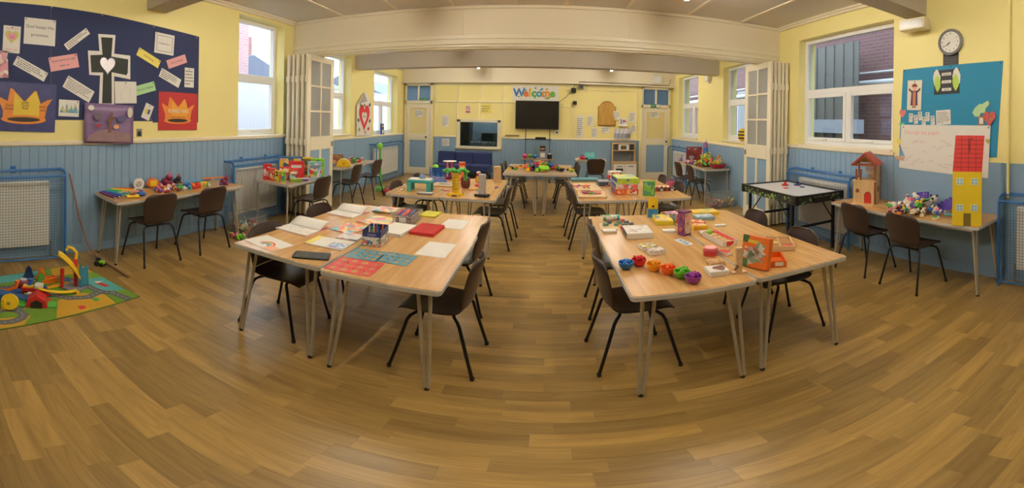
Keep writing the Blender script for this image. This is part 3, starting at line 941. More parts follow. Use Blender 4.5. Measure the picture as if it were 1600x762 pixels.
def shell_part(rows, name, parent):
    o = B().grid(shell(rows)).mk(name, m_shell, parent, smooth=False)
    s = o.modifiers.new('s', 'SOLIDIFY'); s.thickness = 0.011; s.offset = -1 if name == 'seat' else 0
    o.modifiers.new('b', 'SUBSURF').levels = 1
    bake(o)
    o.data.polygons.foreach_set('use_smooth', [True] * len(o.data.polygons))
    return o
ch0 = thing('plastic_chair', 'x', 'chair', (0, 0, 0), 0, 'brown plastic chairs')
shell_part(PROF[:8], 'seat', ch0)
shell_part(PROF[7:], 'backrest', ch0)
for sx in (-1, 1):
    for sy in (-1, 1):
        pts = [(sx * 0.09, sy * 0.09, 0.415), (sx * 0.15, sy * 0.115, 0.413), (sx * 0.172, sy * 0.135, 0.40), (sx * 0.183, sy * 0.15, 0.37), (sx * 0.222, sy * 0.235, 0.015)]
        lg = B().tube(pts, 0.0105, 8).mk('leg', m_cleg, ch0, smooth=True)
        B().lathe([(0.013, 0), (0.014, 0.02), (0.011, 0.03)], 8, (sx * 0.222, sy * 0.235, 0)).mk('rubber_foot', m_dark, lg)
B().box(-0.1, 0.1, -0.1, -0.08, 0.405, 0.422).box(-0.1, 0.1, 0.08, 0.1, 0.405, 0.422).box(-0.1, -0.08, -0.1, 0.1, 0.405, 0.422).box(0.08, 0.1, -0.1, 0.1, 0.405, 0.422).mk('seat_frame', m_cleg, ch0)
FXP, FXN, FYP = R(-90), R(90), 0.0      # facing +x, -x, +y
CH = [(-3.50, 2.20, FXN, 'brown plastic chair at the left wall table, nearer the road rug'),
      (-3.50, 2.91, FXN, 'brown plastic chair at the left wall table, nearer the tall window'),
      (-1.68, 2.17, FXP, 'brown plastic chair left of the front left tables, near end under the drawing sheet'),
      (-1.74, 2.97, FXP, 'brown plastic chair left of the front left tables, far end beside the open book'),
      (-0.57, 2.21, FXN, 'brown plastic chair right of the front left tables, nearest the viewer'),
      (-0.66, 3.05, FXN, 'brown plastic chair right of the front left tables, second from the viewer'),
      (0.55, 2.29, FXP, 'brown plastic chair left of the front right tables, nearest the coloured bowls'),
      (0.61, 3.05, FXP, 'brown plastic chair left of the front right tables, second from the viewer'),
      (1.66, 2.34, FXN, 'brown plastic chair right of the front right tables, beside the wooden tray'),
      (1.70, 3.08, FXN, 'brown plastic chair right of the front right tables, near the air hockey table'),
      (-0.62, 4.76, FXN, 'brown plastic chair right of the middle left tables, nearer the viewer'),
      (-0.58, 5.36, FXN, 'brown plastic chair right of the middle left tables, beside the wooden block tower'),
      (0.58, 4.86, FXP, 'brown plastic chair left of the middle right tables, nearer the viewer'),
      (0.55, 5.46, FXP, 'brown plastic chair left of the middle right tables, beside the blue roll'),
      (-1.64, 4.62, FXP, 'brown plastic chair left of the middle left tables, beside the turquoise stool'),
      (-1.62, 5.40, FXP, 'brown plastic chair left of the middle left tables, farther from the viewer'),
      (1.64, 5.02, FXN, 'brown plastic chair right of the middle right tables, beside the card tray'),
      (1.64, 5.78, FXN, 'brown plastic chair right of the middle right tables, farther from the viewer'),
      (-0.56, 7.15, FXP, 'brown plastic chair left of the block heap tables, nearer the viewer'),
      (-0.54, 7.65, FXP, 'brown plastic chair left of the block heap tables, farther from the viewer'),
      (0.45, 7.2, FXN, 'brown plastic chair right of the block heap tables, nearer the viewer'),
      (0.46, 7.7, FXN, 'brown plastic chair right of the block heap tables, farther from the viewer'),
      (-3.05, 4.50, FXN, 'brown plastic chair at the game box table in front of the left folding doors'),
      (-3.32, 6.02, FXN, 'brown plastic chair at the yellow dome toy table, nearer the folding doors'),
      (-3.36, 6.98, FXN, 'brown plastic chair at the yellow dome toy table, nearer the radiator'),
      (3.05, 7.20, FXP, 'brown plastic chair at the far right toy table, nearer the storage tub'),
      (3.02, 7.82, FXP, 'brown plastic chair at the far right toy table, nearer the far door'),
      (3.12, 2.83, FXP, 'brown plastic chair at the right wall table, in front of the dolls house'),
      (3.08, 2.17, FXP, 'brown plastic chair at the right wall table, in front of the toy heap'),
      (1.17, 8.72, FYP, 'brown plastic chair seen from behind at the small far desk')]
ch0.matrix_world = Matrix.Translation((CH[0][0], CH[0][1], 0)) @ Matrix.Rotation(CH[0][2], 4, 'Z')
ch0['label'] = CH[0][3]
for x, y, rz, lb in CH[1:]:
    dup(ch0, (x, y, 0), rz + rnd.uniform(-0.05, 0.05), lb)

# ================================================================ radiators behind blue wire guards
m_guard = mat('guard_blue', (38, 104, 168), 0.35, var=0.05)
m_wire = mat('guard_wire', (70, 110, 146), 0.4, metal=0.4)
m_rad = mat('radiator_enamel', (242, 238, 226), 0.4, var=0.03)
def guard(side, y0, y1, h, label, rlabel, step=0.03):
    s = 1 if side == 'L' else -1
    X = XL if side == 'L' else XR
    d = 0.21
    rd = thing('radiator', rlabel, 'radiator', (X + s * 0.07, (y0 + y1) / 2, 0))
    hy = (y1 - y0) / 2
    B().box(-0.035, 0.035, -hy + 0.14, hy - 0.14, 0.16, h - 0.12).mk('panel', m_rad, rd, bevel=0.008)
    b = B()
    n = int((2 * hy - 0.34) / 0.05)
    for i in range(n):
        yy = -hy + 0.17 + i * 0.05
        b.box(s * 0.035 - 0.004, s * 0.035 + 0.006, yy + 0.008, yy + 0.036, 0.2, h - 0.16)
    b.mk('flutes', m_rad, rd)
    B().tube([(0, -hy + 0.11, 0), (0, -hy + 0.11, 0.2), (0, -hy + 0.16, 0.22)], 0.01, 8).mk('pipe', m_metal, rd)
    B().tube([(0, hy - 0.11, 0), (0, hy - 0.11, 0.2), (0, hy - 0.16, 0.22)], 0.01, 8).mk('pipe', m_metal, rd)
    g = thing('radiator_guard', label, 'radiator guard', (X, (y0 + y1) / 2, 0), 0)
    r = 0.014
    for yy in (-hy, hy):
        B().tube([(s * d, yy, 0), (s * d, yy, h - 0.06), (s * (d - 0.018), yy, h - 0.018), (s * (d - 0.06), yy, h), (s * 0.016, yy, h)], r, 8).mk('side_frame', m_guard, g, smooth=True)
    B().tube([(s * d, -hy, h - 0.05), (s * d, hy, h - 0.05)], r, 8).mk('top_tube', m_guard, g, smooth=True)
    B().tube([(s * d, -hy, 0.05), (s * d, hy, 0.05)], r * 0.8, 8).mk('bottom_tube', m_guard, g, smooth=True)
    B().tube([(s * 0.1, -hy, h), (s * 0.1, hy, h)], r * 0.6, 6).mk('top_rod', m_guard, g, smooth=True)
    B().tube([(s * 0.02, -hy, h), (s * 0.02, hy, h)], r * 0.8, 6).mk('wall_rod', m_guard, g, smooth=True)
    for yy in (-hy * 0.45, hy * 0.45):
        B().box(min(0.016 * s, 0.022 * s), max(0.016 * s, 0.022 * s), yy - 0.03, yy + 0.03, h - 0.03, h + 0.045).mk('bracket', m_guard, g, bevel=0.004)
    b = B()
    t = 0.0012
    n = int(2 * hy / step)
    for i in range(1, n):
        yy = -hy + 2 * hy * i / n
        b.box(s * d - t, s * d + t, yy - t, yy + t, 0.05, h - 0.05)
    m = int((h - 0.1) / step)
    for i in range(1, m):
        zz = 0.05 + (h - 0.1) * i / m
        b.box(s * d - t, s * d + t, -hy, hy, zz - t, zz + t)
    for i in range(1, n):
        yy = -hy + 2 * hy * i / n
        b.box(min(s * 0.016, s * (d - 0.03)), max(s * 0.016, s * (d - 0.03)), yy - t, yy + t, h - t, h + t)
    for yy in (-hy, hy):
        for i in range(1, m):
            zz = 0.05 + (h - 0.1) * i / m
            b.box(min(s * 0.016, s * d), max(s * 0.016, s * d), yy - t, yy + t, zz - t, zz + t)
        for k in range(1, 6):
            xx = s * d * k / 6
            b.box(xx - t, xx + t, yy - t, yy + t, 0.05, h - 0.01)
    b.mk('wire_mesh', m_wire, g)['kind'] = 'stuff'
guard('L', -0.55, 1.34, 1.0, 'blue tube and wire radiator guard beside the road rug', 'cream panel radiator behind the guard beside the road rug', 0.03)
guard('L', 3.72, 4.92, 0.95, 'blue wire radiator guard under the tall left window', 'cream panel radiator under the tall left window', 0.03)
guard('L', 8.3, 10.1, 0.96, 'blue wire radiator guard near the left far door', 'cream panel radiator near the left far door', 0.06)
guard('R', 3.42, 4.72, 0.95, 'blue wire radiator guard behind the air hockey table', 'cream panel radiator behind the air hockey table', 0.03)
guard('R', 0.2, 1.44, 0.94, 'blue wire radiator guard at the right edge by the pipes', 'cream panel radiator at the right edge by the pipes', 0.03)
guard('R', 8.9, 10.35, 0.96, 'blue wire radiator guard near the right far door', 'cream panel radiator near the right far door', 0.06)
# ================================================================ displays on the walls
m_paper = mat('white_paper', (236, 232, 222), 0.7, var=0.03, scale=9)
m_ink = mat('grey_ink', (92, 88, 88), 0.7)
m_black = mat('black_ink', (30, 28, 28), 0.6)
m_pinkp = mat('pink_paper', (240, 176, 176), 0.7)
m_greenp = mat('green_paper', (176, 222, 158), 0.7)
m_yellowp = mat('yellow_paper', (240, 222, 110), 0.7)
m_redp = mat('red_ink', (196, 44, 48), 0.6)
m_pin = mat('drawing_pin', (40, 40, 44), 0.3, metal=0.5)
m_navy = mat('navy_backing_paper', (42, 52, 92), 0.75, var=0.12, scale=2.5, bump=0.1, bscale=6)
m_turq = mat('turquoise_backing_paper', (38, 138, 178), 0.65, var=0.06, scale=2.5, bump=0.1, bscale=5)

def heart_poly(w, h, n=14):
    out = []
    for k in range(2 * n):
        t = math.pi * k / n
        x = 16 * math.sin(t) ** 3; y = 13 * math.cos(t) - 5 * math.cos(2 * t) - 2 * math.cos(3 * t) - math.cos(4 * t)
        out.append((-x / 32 * w, (y + 2.6) / 29 * h))
    return out
def pins(t, w, h, which='lr', z=0.001):
    for c in which:
        x = {'l': -w / 2 + 0.018, 'r': w / 2 - 0.018, 'c': 0}[c]
        B().lathe([(0.007, 0), (0.007, 0.003), (0.004, 0.005)], 8, (x, h / 2 - 0.018, z)).mk('pin', m_pin, t)
def text_lines(t, w, h, n, mt=None, z=0.0012, top=0.5, bot=-0.5, seed=0):
    q = random.Random(seed + n)
    b = B()
    for i in range(n):
        y = h * (top - (i + 0.5) / n * (top - bot))
        L = w * q.uniform(0.7, 0.95) if i < n - 1 else w * q.uniform(0.35, 0.6)
        x = -w * 0.475
        while x < -w * 0.475 + L:
            g = q.uniform(0.012, 0.03) if w > 0.15 else q.uniform(0.008, 0.016)
            b.box(x, min(x + g, w * 0.47), y - h * 0.22 / n, y + h * 0.14 / n, z, z + 0.0003)
            x += g + 0.007
    b.mk('text_lines', mt or m_ink, t)['kind'] = 'stuff'
def sheet(name, label, cat, T, w, h, mt=None, pin='lr', lines=0, group=None, thick=0.001):
    t = thing(name, label, cat, T=T, group=group)
    B().box(-w / 2, w / 2, -h / 2, h / 2, 0, thick).mk('sheet', mt or m_paper, t)
    if lines: text_lines(t, w * 0.9, h * 0.8, lines)
    if pin: pins(t, w, h, pin, thick)
    return t
# ---- navy display on the left wall
nd = thing('display_backing', 'navy paper backing of the big display on the left wall', 'display board', T=on_left(0, 0, 0.001))
for a, c, za, zc, bt in ((-0.3, 1.235, 2.83, 2.793, 1.53), (1.237, 1.842, 2.793, 2.765, 1.533), (1.844, 2.53, 2.765, 2.71, 1.52), (2.532, 3.24, 2.71, 2.656, 1.503)):
    B().prism([(a, bt), (c, bt), (c, zc), (a, za)], 0, 0.004).mk('paper_panel', m_navy, nd)
for yy, zz in ((1.24, 2.78), (1.84, 2.75), (2.53, 2.69), (3.2, 2.64), (2.5, 1.54), (3.2, 1.53)):
    B().lathe([(0.007, 0), (0.006, 0.004)], 8, (yy, zz, 0.004)).mk('pin', mat('silver_pin', (190, 190, 190), 0.3, metal=0.8), nd)
o1 = 0.006
s = sheet('heart_drawing', 'white sheet with a yellow and pink heart, far left of the navy display', 'drawing', on_left(0.803, 2.392, o1, -0.05), 0.186, 0.297, pin='c')
B().prism([(x, y + 0.02) for x, y in heart_poly(0.15, 0.15)], 0.001, 0.0014).mk('outer_heart', mat('crayon_yellow', (214, 208, 120), 0.8, var=0.2, scale=60), s)
B().prism([(x, y + 0.022) for x, y in heart_poly(0.09, 0.09)], 0.0014, 0.0018).mk('inner_heart', mat('crayon_pink', (238, 160, 190), 0.8, var=0.2, scale=60), s)
text(s, 'love', 0.028, m_redp, 0, 0.022, 0.0022)
text(s, 'God is love', 0.03, mat('crayon_red', (222, 130, 140), 0.8), 0, 0.12)
text(s, 'never ends', 0.03, MATS['crayon_red'], 0, -0.11)
s = sheet('promise_sign', 'white sheet reading God keeps His promises on the navy display', 'sign', on_left(1.111, 2.492, o1, -0.04), 0.349, 0.294)
text(s, 'God keeps His', 0.052, m_ink, 0, 0.05); text(s, 'promises', 0.052, m_ink, 0, -0.04)
s = sheet('collage_sheet', 'pink and blue collage sheet at the far left edge of the navy display', 'drawing', on_left(0.69, 2.12, o1, 0.03), 0.15, 0.288, pin='c', mt=mat_print('collage_print', [(222, 150, 160), (230, 200, 190), (70, 140, 160), (190, 120, 130), (236, 222, 210)], 24))
sheet('prayer_strip', 'slanted white text strip below the heart drawing', 'sign', on_left(1.011, 2.08, o1, -0.48), 0.382, 0.106, lines=4)
s = sheet('pink_sign', 'pink strip reading God wants to talk with us', 'sign', on_left(1.385, 2.165, o1, 0.20), 0.335, 0.156, m_pinkp)
text(s, 'God wants to talk', 0.038, m_ink, 0, 0.03); text(s, 'with us', 0.038, m_ink, 0, -0.03)
sheet('prayer_strip', 'narrow white strip slanting upwards left of the black cross', 'sign', on_left(1.536, 2.44, o1, 0.68), 0.335, 0.08, lines=3, pin='r')
sheet('prayer_strip', 'slanted white text sheet left of the foot of the black cross', 'sign', on_left(1.56, 1.874, o1, -0.5), 0.358, 0.144, lines=6, pin='l')
s = sheet('mountain_drawing', 'small white sheet with a row of yellow and blue triangles', 'drawing', on_left(1.446, 1.661, o1, -0.04), 0.237, 0.182, pin='r')
for i in range(4):
    x = -0.075 + i * 0.05; hh = (0.075, 0.1, 0.085, 0.11)[i]
    B().prism([(x - 0.035, -0.05), (x + 0.035, -0.05), (x, -0.05 + hh)], 0.001, 0.0013 + i * 0.0002).mk('triangle', mat_print('triangle_print', [(120, 170, 190), (226, 206, 120), (190, 200, 130), (90, 140, 170)], 40), s)
# cross
cp = [(1.79, 2.521), (2.008, 2.527), (1.994, 2.304), (2.205, 2.297), (2.208, 2.013), (1.996, 2.04), (2.0, 1.713), (1.805, 1.717), (1.818, 2.039), (1.684, 2.04), (1.666, 2.317), (1.807, 2.32)]
ccx, ccz = 1.9, 2.1
cr = thing('paper_cross', 'black painted cross on white card with a silver heart', 'cross', T=on_left(ccx, ccz, o1))
B().prism(list(reversed([(a - ccx, c - ccz) for a, c in cp])), 0, 0.002).mk('card', m_paper, cr)
kp = [(1.826, 2.485), (1.972, 2.49), (1.958, 2.268), (2.178, 2.25), (2.172, 2.09), (2.155, 2.06), (1.962, 2.085), (1.968, 1.722), (1.845, 1.722), (1.855, 2.075), (1.71, 2.07), (1.695, 2.265), (1.845, 2.28)]
B().prism(list(reversed([(a - ccx, c - ccz) for a, c in kp])), 0.002, 0.0032).mk('black_paint', mat('black_poster_paint', (38, 42, 36), 0.6, var=0.3, scale=20), cr)
B().prism([(x + 0.01, y + 0.05) for x, y in heart_poly(0.19, 0.2)], 0.0032, 0.006).mk('silver_heart', mat('foil_silver', (206, 200, 204), 0.25, metal=0.5, var=0.1, scale=30, bump=0.3, bscale=50), cr)
s = sheet('line_drawing', 'white sheet with a faint line drawing at the foot of the cross', 'drawing', on_left(2.149, 1.856, o1 + 0.004, 0.03), 0.286, 0.257, pin='c')
B().tube([(-0.05, -0.09, 0.001), (-0.06, 0.02, 0.001), (0, 0.08, 0.001), (0.06, 0.02, 0.001), (0.05, -0.09, 0.001)], 0.0015, 4).mk('outline', mat('pencil_line', (190, 186, 184), 0.8), s)
s = sheet('green_sign', 'green strip beside the foot of the cross', 'sign', on_left(2.418, 1.915, o1, 0.28), 0.283, 0.115, m_greenp, pin='r')
text(s, 'We are forgiven', 0.036, m_ink)
s = sheet('yellow_sign', 'yellow slanted strip right of the cross', 'sign', on_left(2.462, 2.291, o1, -0.43), 0.338, 0.105, m_yellowp)
text(s, 'God loves', 0.036, m_ink)
s = sheet('framed_certificate', 'white card with a thin black border at the top right of the navy display', 'sign', on_left(2.688, 2.49, o1, -0.06), 0.286, 0.262, pin='l', thick=0.004)
b = B()
for q in ((-0.115, 0.115, 0.095, 0.1), (-0.115, 0.115, -0.1, -0.095), (-0.115, -0.11, -0.1, 0.1), (0.11, 0.115, -0.1, 0.1)): b.box(*q, 0.004, 0.0046)
b.mk('border', m_ink, s); text(s, 'Forgiveness is', 0.03, m_ink, 0, 0, 0.005)
s = sheet('pink_sign', 'pink strip slanting up below the bordered card', 'sign', on_left(2.881, 2.283, o1, 0.36), 0.309, 0.112, m_pinkp, pin='')
text(s, 'We are loved', 0.034, m_ink)
sheet('prayer_strip', 'white slanted text strip above the red crown poster', 'sign', on_left(2.781, 2.063, o1, -0.41), 0.328, 0.118, lines=4, pin='l')
sheet('small_sheet', 'small upright white sheet at the right edge of the navy display', 'drawing', on_left(3.083, 2.088, o1, -0.01), 0.153, 0.257, lines=5, pin='c')
s = sheet('tilted_card', 'small tilted white card with yellow and blue patches below the green strip', 'drawing', on_left(2.452, 1.633, o1, -0.4), 0.12, 0.19, pin='c')
B().box(-0.04, 0.0, -0.03, 0.03, 0.001, 0.0014).mk('yellow_patch', m_yellowp, s); B().box(0.0, 0.035, -0.025, 0.035, 0.001, 0.0014).mk('blue_patch', mat('blue_ink', (70, 100, 150), 0.6), s)
s = sheet('picture_tile', 'tiny dark square picture on the wall under the navy display', 'picture', on_left(2.341, 1.38, 0.001), 0.08, 0.096, mat('grey_tile', (150, 148, 132), 0.6), pin='')
B().prism([(-0.025, -0.04), (0.03, -0.04), (0.025, -0.005), (0.012, 0.02), (-0.012, 0.02), (-0.022, 0.0)], 0.001, 0.0014).mk('silhouette', m_black, s)

def crown(t, w, h, c1, c2, c3, z0):
    P = lambda L: [(x * w, y * h) for x, y in L]
    B().prism(P([(-0.40, -0.30), (0.36, -0.30), (0.40, 0.02), (0.50, 0.24), (0.40, 0.20), (0.28, 0.10), (0.20, 0.42), (0.16, 0.42), (0.0, 0.16), (-0.03, 0.16), (-0.24, 0.46), (-0.28, 0.46), (-0.32, 0.14), (-0.50, 0.26), (-0.48, 0.16), (-0.40, -0.1)]), z0, z0 + 0.0006).mk('crown', c1, t)
    B().prism(P([(-0.22, -0.28), (0.25, -0.28), (0.27, 0.1), (0.195, 0.40), (0.165, 0.40), (0.0, 0.14), (-0.03, 0.14), (-0.2, 0.36)]), z0 + 0.0006, z0 + 0.0009).mk('crown_highlight', c2, t)
    for (rx, ry, mt, zz, nm) in ((0.41, 0.115, c1, 0.001, 'rim'), (0.30, 0.06, c3, 0.0014, 'opening')):
        B().prism([(rx * w * math.cos(k * math.pi / 12) - 0.02 * w, -0.31 * h + ry * h * math.sin(k * math.pi / 12)) for k in range(24)], z0 + zz, z0 + zz + 0.0004).mk(nm, mt, t)
m_orange = mat('crown_orange', (238, 148, 62), 0.4, var=0.12, scale=8)
m_gold = mat('crown_yellow', (236, 204, 70), 0.4, var=0.08, scale=8)
m_gold2 = mat('crown_amber', (242, 172, 64), 0.4, var=0.1, scale=8)
m_hole = mat('crown_hole', (52, 44, 40), 0.5)
s = sheet('crown_poster', 'navy glossy poster with a yellow and orange crown at the left edge', 'poster', on_left(0.952, 1.667, o1 + 0.004, -0.03), 0.677, 0.519, mat('night_blue_print', (62, 66, 116), 0.35, var=0.35, scale=9), pin='')
crown(s, 0.6, 0.42, m_orange, m_gold, m_hole, 0.001)
for tx, x, y in (("God's", -0.17, 0.015), ('People', -0.17, -0.02), ('under', 0.0, 0.05), ("God's", 0.0, 0.02), ('Rule', 0.0, -0.01), ("God's", 0.19, 0.01), ('Land', 0.19, -0.025)): text(s, tx, 0.036, m_black, x, y, 0.0032)
s = sheet('crown_poster', 'red poster with an orange crown at the right end of the navy display', 'poster', on_left(2.914, 1.645, o1 + 0.004, -0.01), 0.613, 0.479, mat('red_print', (196, 56, 60), 0.4, var=0.3, scale=14, stretch=(1, 3, 1)), pin='lr')
crown(s, 0.52, 0.38, m_orange, m_gold2, m_hole, 0.001)
text(s, 'KING HAS', 0.07, m_paper, 0, -0.0, 0.0032); text(s, 'RISEN FROM ALL', 0.032, mat('crown_dark_text', (150, 70, 30), 0.5), 0, -0.075, 0.0032)
# drooping poster with a cross at sunset
s = thing('sunset_poster', 'purple sunset poster with a wooden cross hanging over the dado rail', 'poster', T=on_left(1.919, 1.49, 0.04, -0.04))
P = [[(x, y, 0.02 * math.sin(x * 9) * (0.5 - y) + (0.024 * (1 - (y + 0.224) / 0.45))) for x in [-0.31 + 0.62 * i / 10 for i in range(11)]] for y in [-0.224 + 0.448 * k / 6 for k in range(7)]]
o = B().grid(P).mk('sheet', mat('sunset_print', (132, 106, 146), 0.3, var=0.45, scale=7, stretch=(0.5, 1.6, 1)), s, smooth=True)
md = o.modifiers.new('s', 'SOLIDIFY'); md.thickness = 0.002
zz = 0.052
B().prism([(-0.03, -0.1), (0.005, -0.1), (0.005, 0.04), (0.045, 0.06), (0.045, 0.085), (0.012, 0.075), (0.02, 0.13), (-0.012, 0.13), (-0.016, 0.06), (-0.055, 0.04), (-0.055, 0.015), (-0.026, 0.03)], zz, zz + 0.0006).mk('cross', mat('brown_cross_ink', (110, 70, 52), 0.5), s)
B().prism([(-0.29, -0.2), (0.27, -0.2), (0.25, -0.1), (0.1, -0.08), (-0.05, -0.06), (-0.15, -0.08), (-0.26, -0.14)], zz - 0.004, zz - 0.0034).mk('hill', mat('hill_ink', (150, 120, 124), 0.5, var=0.2, scale=20), s)
B().prism(heart_poly(0.05, 0.05), zz, zz + 0.0006, Matrix.Translation((-0.15, -0.03, 0))).mk('red_heart', m_redp, s)
for x, y, w, h, c in ((-0.25, 0.17, 0.075, 0.06, (230, 226, 220)), (0.24, 0.14, 0.07, 0.12, (222, 214, 196)), (-0.17, 0.08, 0.09, 0.08, (110, 96, 110)), (0.13, 0.06, 0.11, 0.08, (92, 92, 130)), (0.07, -0.03, 0.07, 0.05, (232, 170, 110)), (0.2, -0.15, 0.08, 0.06, (150, 130, 120))):
    B().prism([(x + w / 2 * math.cos(k * math.pi / 6), y + h / 2 * math.sin(k * math.pi / 6)) for k in range(12)], zz, zz + 0.0005).mk('picture_patch', mat('patch_%d_%d' % (c[0], c[2]), c, 0.5, var=0.3, scale=40), s)
for i in range(3): pass

# ---- turquoise display on the right wall
td = thing('display_backing', 'turquoise paper backing of the display on the right wall', 'display board', T=on_right(0, 0, 0.001))
B().prism([(-2.80, 1.26), (-1.555, 1.3), (-1.49, 2.291), (-2.75, 2.28)], 0, 0.004).mk('paper_panel', m_turq, td)
for yy, zz in ((2.73, 2.26), (2.1, 2.27), (1.52, 2.27)): B().lathe([(0.007, 0), (0.006, 0.004)], 8, (-yy, zz, 0.004)).mk('pin', m_pin, td)
s = sheet('figure_card', 'cream card with a drawn boy in a long coat on the turquoise display', 'drawing', on_right(2.578, 1.97, 0.008, -0.03), 0.2, 0.345, mat('cream_card', (234, 226, 206), 0.6), pin='c', thick=0.006)
z = 0.006
B().prism([(-0.05, -0.12), (0.05, -0.12), (0.04, 0.05), (-0.04, 0.05)], z, z + 0.0008).mk('coat', mat('coat_purple', (70, 60, 110), 0.6, var=0.3, scale=40), s)
B().prism([(-0.02, -0.13), (0.02, -0.13), (0.02, 0.04), (-0.02, 0.04)], z + 0.0008, z + 0.0014).mk('tunic', mat('tunic_orange', (206, 130, 60), 0.6), s)
for sx in (-1, 1):
    B().prism([(sx * 0.035, 0.02), (sx * 0.085, 0.06), (sx * 0.075, 0.085), (sx * 0.03, 0.05)][::sx], z, z + 0.0008).mk('sleeve', mat('sleeve_brown', (110, 90, 80), 0.6), s)
    B().box(sx * 0.015 - 0.01, sx * 0.015 + 0.01, -0.145, -0.13, z, z + 0.0008).mk('shoe', m_hole, s)
B().prism([(0.035 * math.cos(k * math.pi / 8), 0.085 + 0.038 * math.sin(k * math.pi / 8)) for k in range(16)], z, z + 0.001).mk('face', mat('face_ink', (232, 190, 160), 0.6), s)
B().prism([(0.04 * math.cos(k * math.pi / 8), 0.095 + 0.04 * math.sin(k * math.pi / 8)) for k in range(0, 9)], z + 0.001, z + 0.0014).mk('hair', mat('hair_ink', (120, 60, 36), 0.6), s)
for sx in (-1, 1): B().box(sx * 0.012 - 0.003, sx * 0.012 + 0.003, 0.078, 0.086, z + 0.0011, z + 0.0016).mk('eye', m_black, s)
B().box(-0.01, 0.01, 0.062, 0.066, z + 0.0011, z + 0.0015).mk('mouth', m_redp, s)
s = sheet('leaf_poster', 'black poster with paper leaves and white word strips on the turquoise display', 'poster', on_right(2.155, 2.103, 0.006, 0.02), 0.325, 0.27, mat('charcoal_card', (46, 46, 50), 0.6), pin='')
for tx, y in (('together', 0.085), ('we can', 0.0), ('grow', -0.085)):
    B().box(-0.06, 0.06, y - 0.016, y + 0.016, 0.001, 0.0016).mk('word_strip', m_paper, s); text(s, tx, 0.028, m_ink, 0, y, 0.0022)
leaf = [(0.0, -0.1), (0.04, -0.04), (0.045, 0.03), (0.02, 0.09), (0.0, 0.11), (-0.03, 0.08), (-0.045, 0.02), (-0.03, -0.05)]
for sx in (-1, 1):
    B().prism([(sx * 0.115 + x * 1.1 + sx * 0.01, y * 1.1 + 0.03) for x, y in leaf], 0.001, 0.0025).mk('white_leaf', m_paper, s)
    B().prism([(sx * 0.115 + x * 0.9, y * 0.9 - 0.02) for x, y in leaf], 0.0025, 0.004).mk('green_leaf', mat('lime_paper', (186, 222, 90), 0.6), s)
sheet('verse_sheet', 'white verse sheet with a decorated edge beside the word tags', 'sign', on_right(2.191, 1.713, 0.006, 0.05), 0.185, 0.16, lines=8, pin='')
for i, (dy, dz) in enumerate(((0.16, 0.01), (0.09, -0.01), (0.03, 0.03), (-0.02, -0.03), (-0.07, 0.02), (-0.14, -0.02))):
    sheet('word_tag', 'small white word tag in the row on the turquoise display, number %s from the left' % ['one', 'two', 'three', 'four', 'five', 'six'][i], 'tag', on_right(2.47 + dy, 1.70 + dz, 0.006, rnd.uniform(-.1, .1)), 0.055, 0.10, lines=4, pin='c', group='word tags on the turquoise display')
s = thing('white_paper_roll', 'large white paper with children\'s writing under the turquoise display', 'paper', T=on_right(2.184, 1.371, 0.0165))
B().prism([(-0.6, -0.25), (0.54, -0.29), (0.565, 0.255), (-0.575, 0.258)], 0, 0.0015).mk('sheet', m_paper, s)
text(s, 'Through my pupils', 0.065, mat('pink_marker', (240, 180, 184), 0.7), -0.29, 0.17, 0.0022)
q = random.Random(5); b = B()
for i in range(26):
    x, y = q.uniform(-0.52, 0.25), q.uniform(-0.22, 0.08)
    b.cbox((x, y, 0.002), (q.uniform(0.05, 0.11), 0.005, 0.0006), rz=q.uniform(-0.2, 0.5))
b.mk('handwriting', mat('faint_marker', (216, 184, 182), 0.7), s)['kind'] = 'stuff'
pins(s, 1.12, 0.5, 'lr', 0.0015)
def cutout(name, label, T, poly, mt, th=0.002):
    return tag(B().prism(poly, 0, th).mk(name, mt, T=T), label, 'paper cutout')
cutout('paper_heart', 'pink paper heart at the left edge of the turquoise display', on_right(2.748, 1.755, 0.008), heart_poly(0.1, 0.1), mat('coral_paper', (228, 130, 128), 0.7))
cutout('paper_heart', 'small green paper heart at the left edge of the turquoise display', on_right(2.756, 1.62, 0.008), heart_poly(0.075, 0.075), mat('mint_paper', (110, 196, 160), 0.7))
cutout('paper_heart', 'small yellow paper heart at the left edge of the white paper', on_right(2.785, 1.422, 0.02), heart_poly(0.075, 0.075), m_yellowp)
bt = thing('paper_boat', 'blue and white paper sailing boat at the lower left of the display', 'paper cutout', T=on_right(2.77, 1.286, 0.02))
B().prism([(-0.07, -0.03), (-0.05, -0.075), (0.05, -0.075), (0.075, -0.03)], 0, 0.002).mk('hull', mat('boat_hull', (206, 170, 140), 0.7), bt)
B().prism([(0.005, -0.025), (0.07, -0.025), (0.005, 0.09)], 0, 0.002).mk('sail', mat('boat_sail_blue', (110, 170, 206), 0.7), bt)
B().prism([(-0.005, -0.025), (-0.005, 0.08), (-0.06, -0.025)], 0, 0.002).mk('sail', m_paper, bt)
B().box(-0.004, 0.004, -0.03, 0.1, 0, 0.003).mk('mast', mat('boat_mast', (120, 90, 60), 0.7), bt)
lf = thing('paper_leaf', 'pale green paper leaf cutout at the right of the turquoise display', 'paper cutout', T=on_right(1.74, 1.8, 0.008, 0.6))
B().prism([(-0.1, -0.03), (-0.06, -0.06), (-0.02, -0.04), (0.02, -0.065), (0.05, -0.03), (0.11, -0.02), (0.12, 0.02), (0.04, 0.03), (0.02, 0.05), (-0.05, 0.045), (-0.1, 0.02)], 0, 0.002).mk('leaf', mat('pale_green_paper', (190, 226, 168), 0.7), lf)
hh = thing('hanging_heart', 'red and green hanging heart decoration on the turquoise display', 'decoration', T=on_right(1.633, 1.69, 0.012))
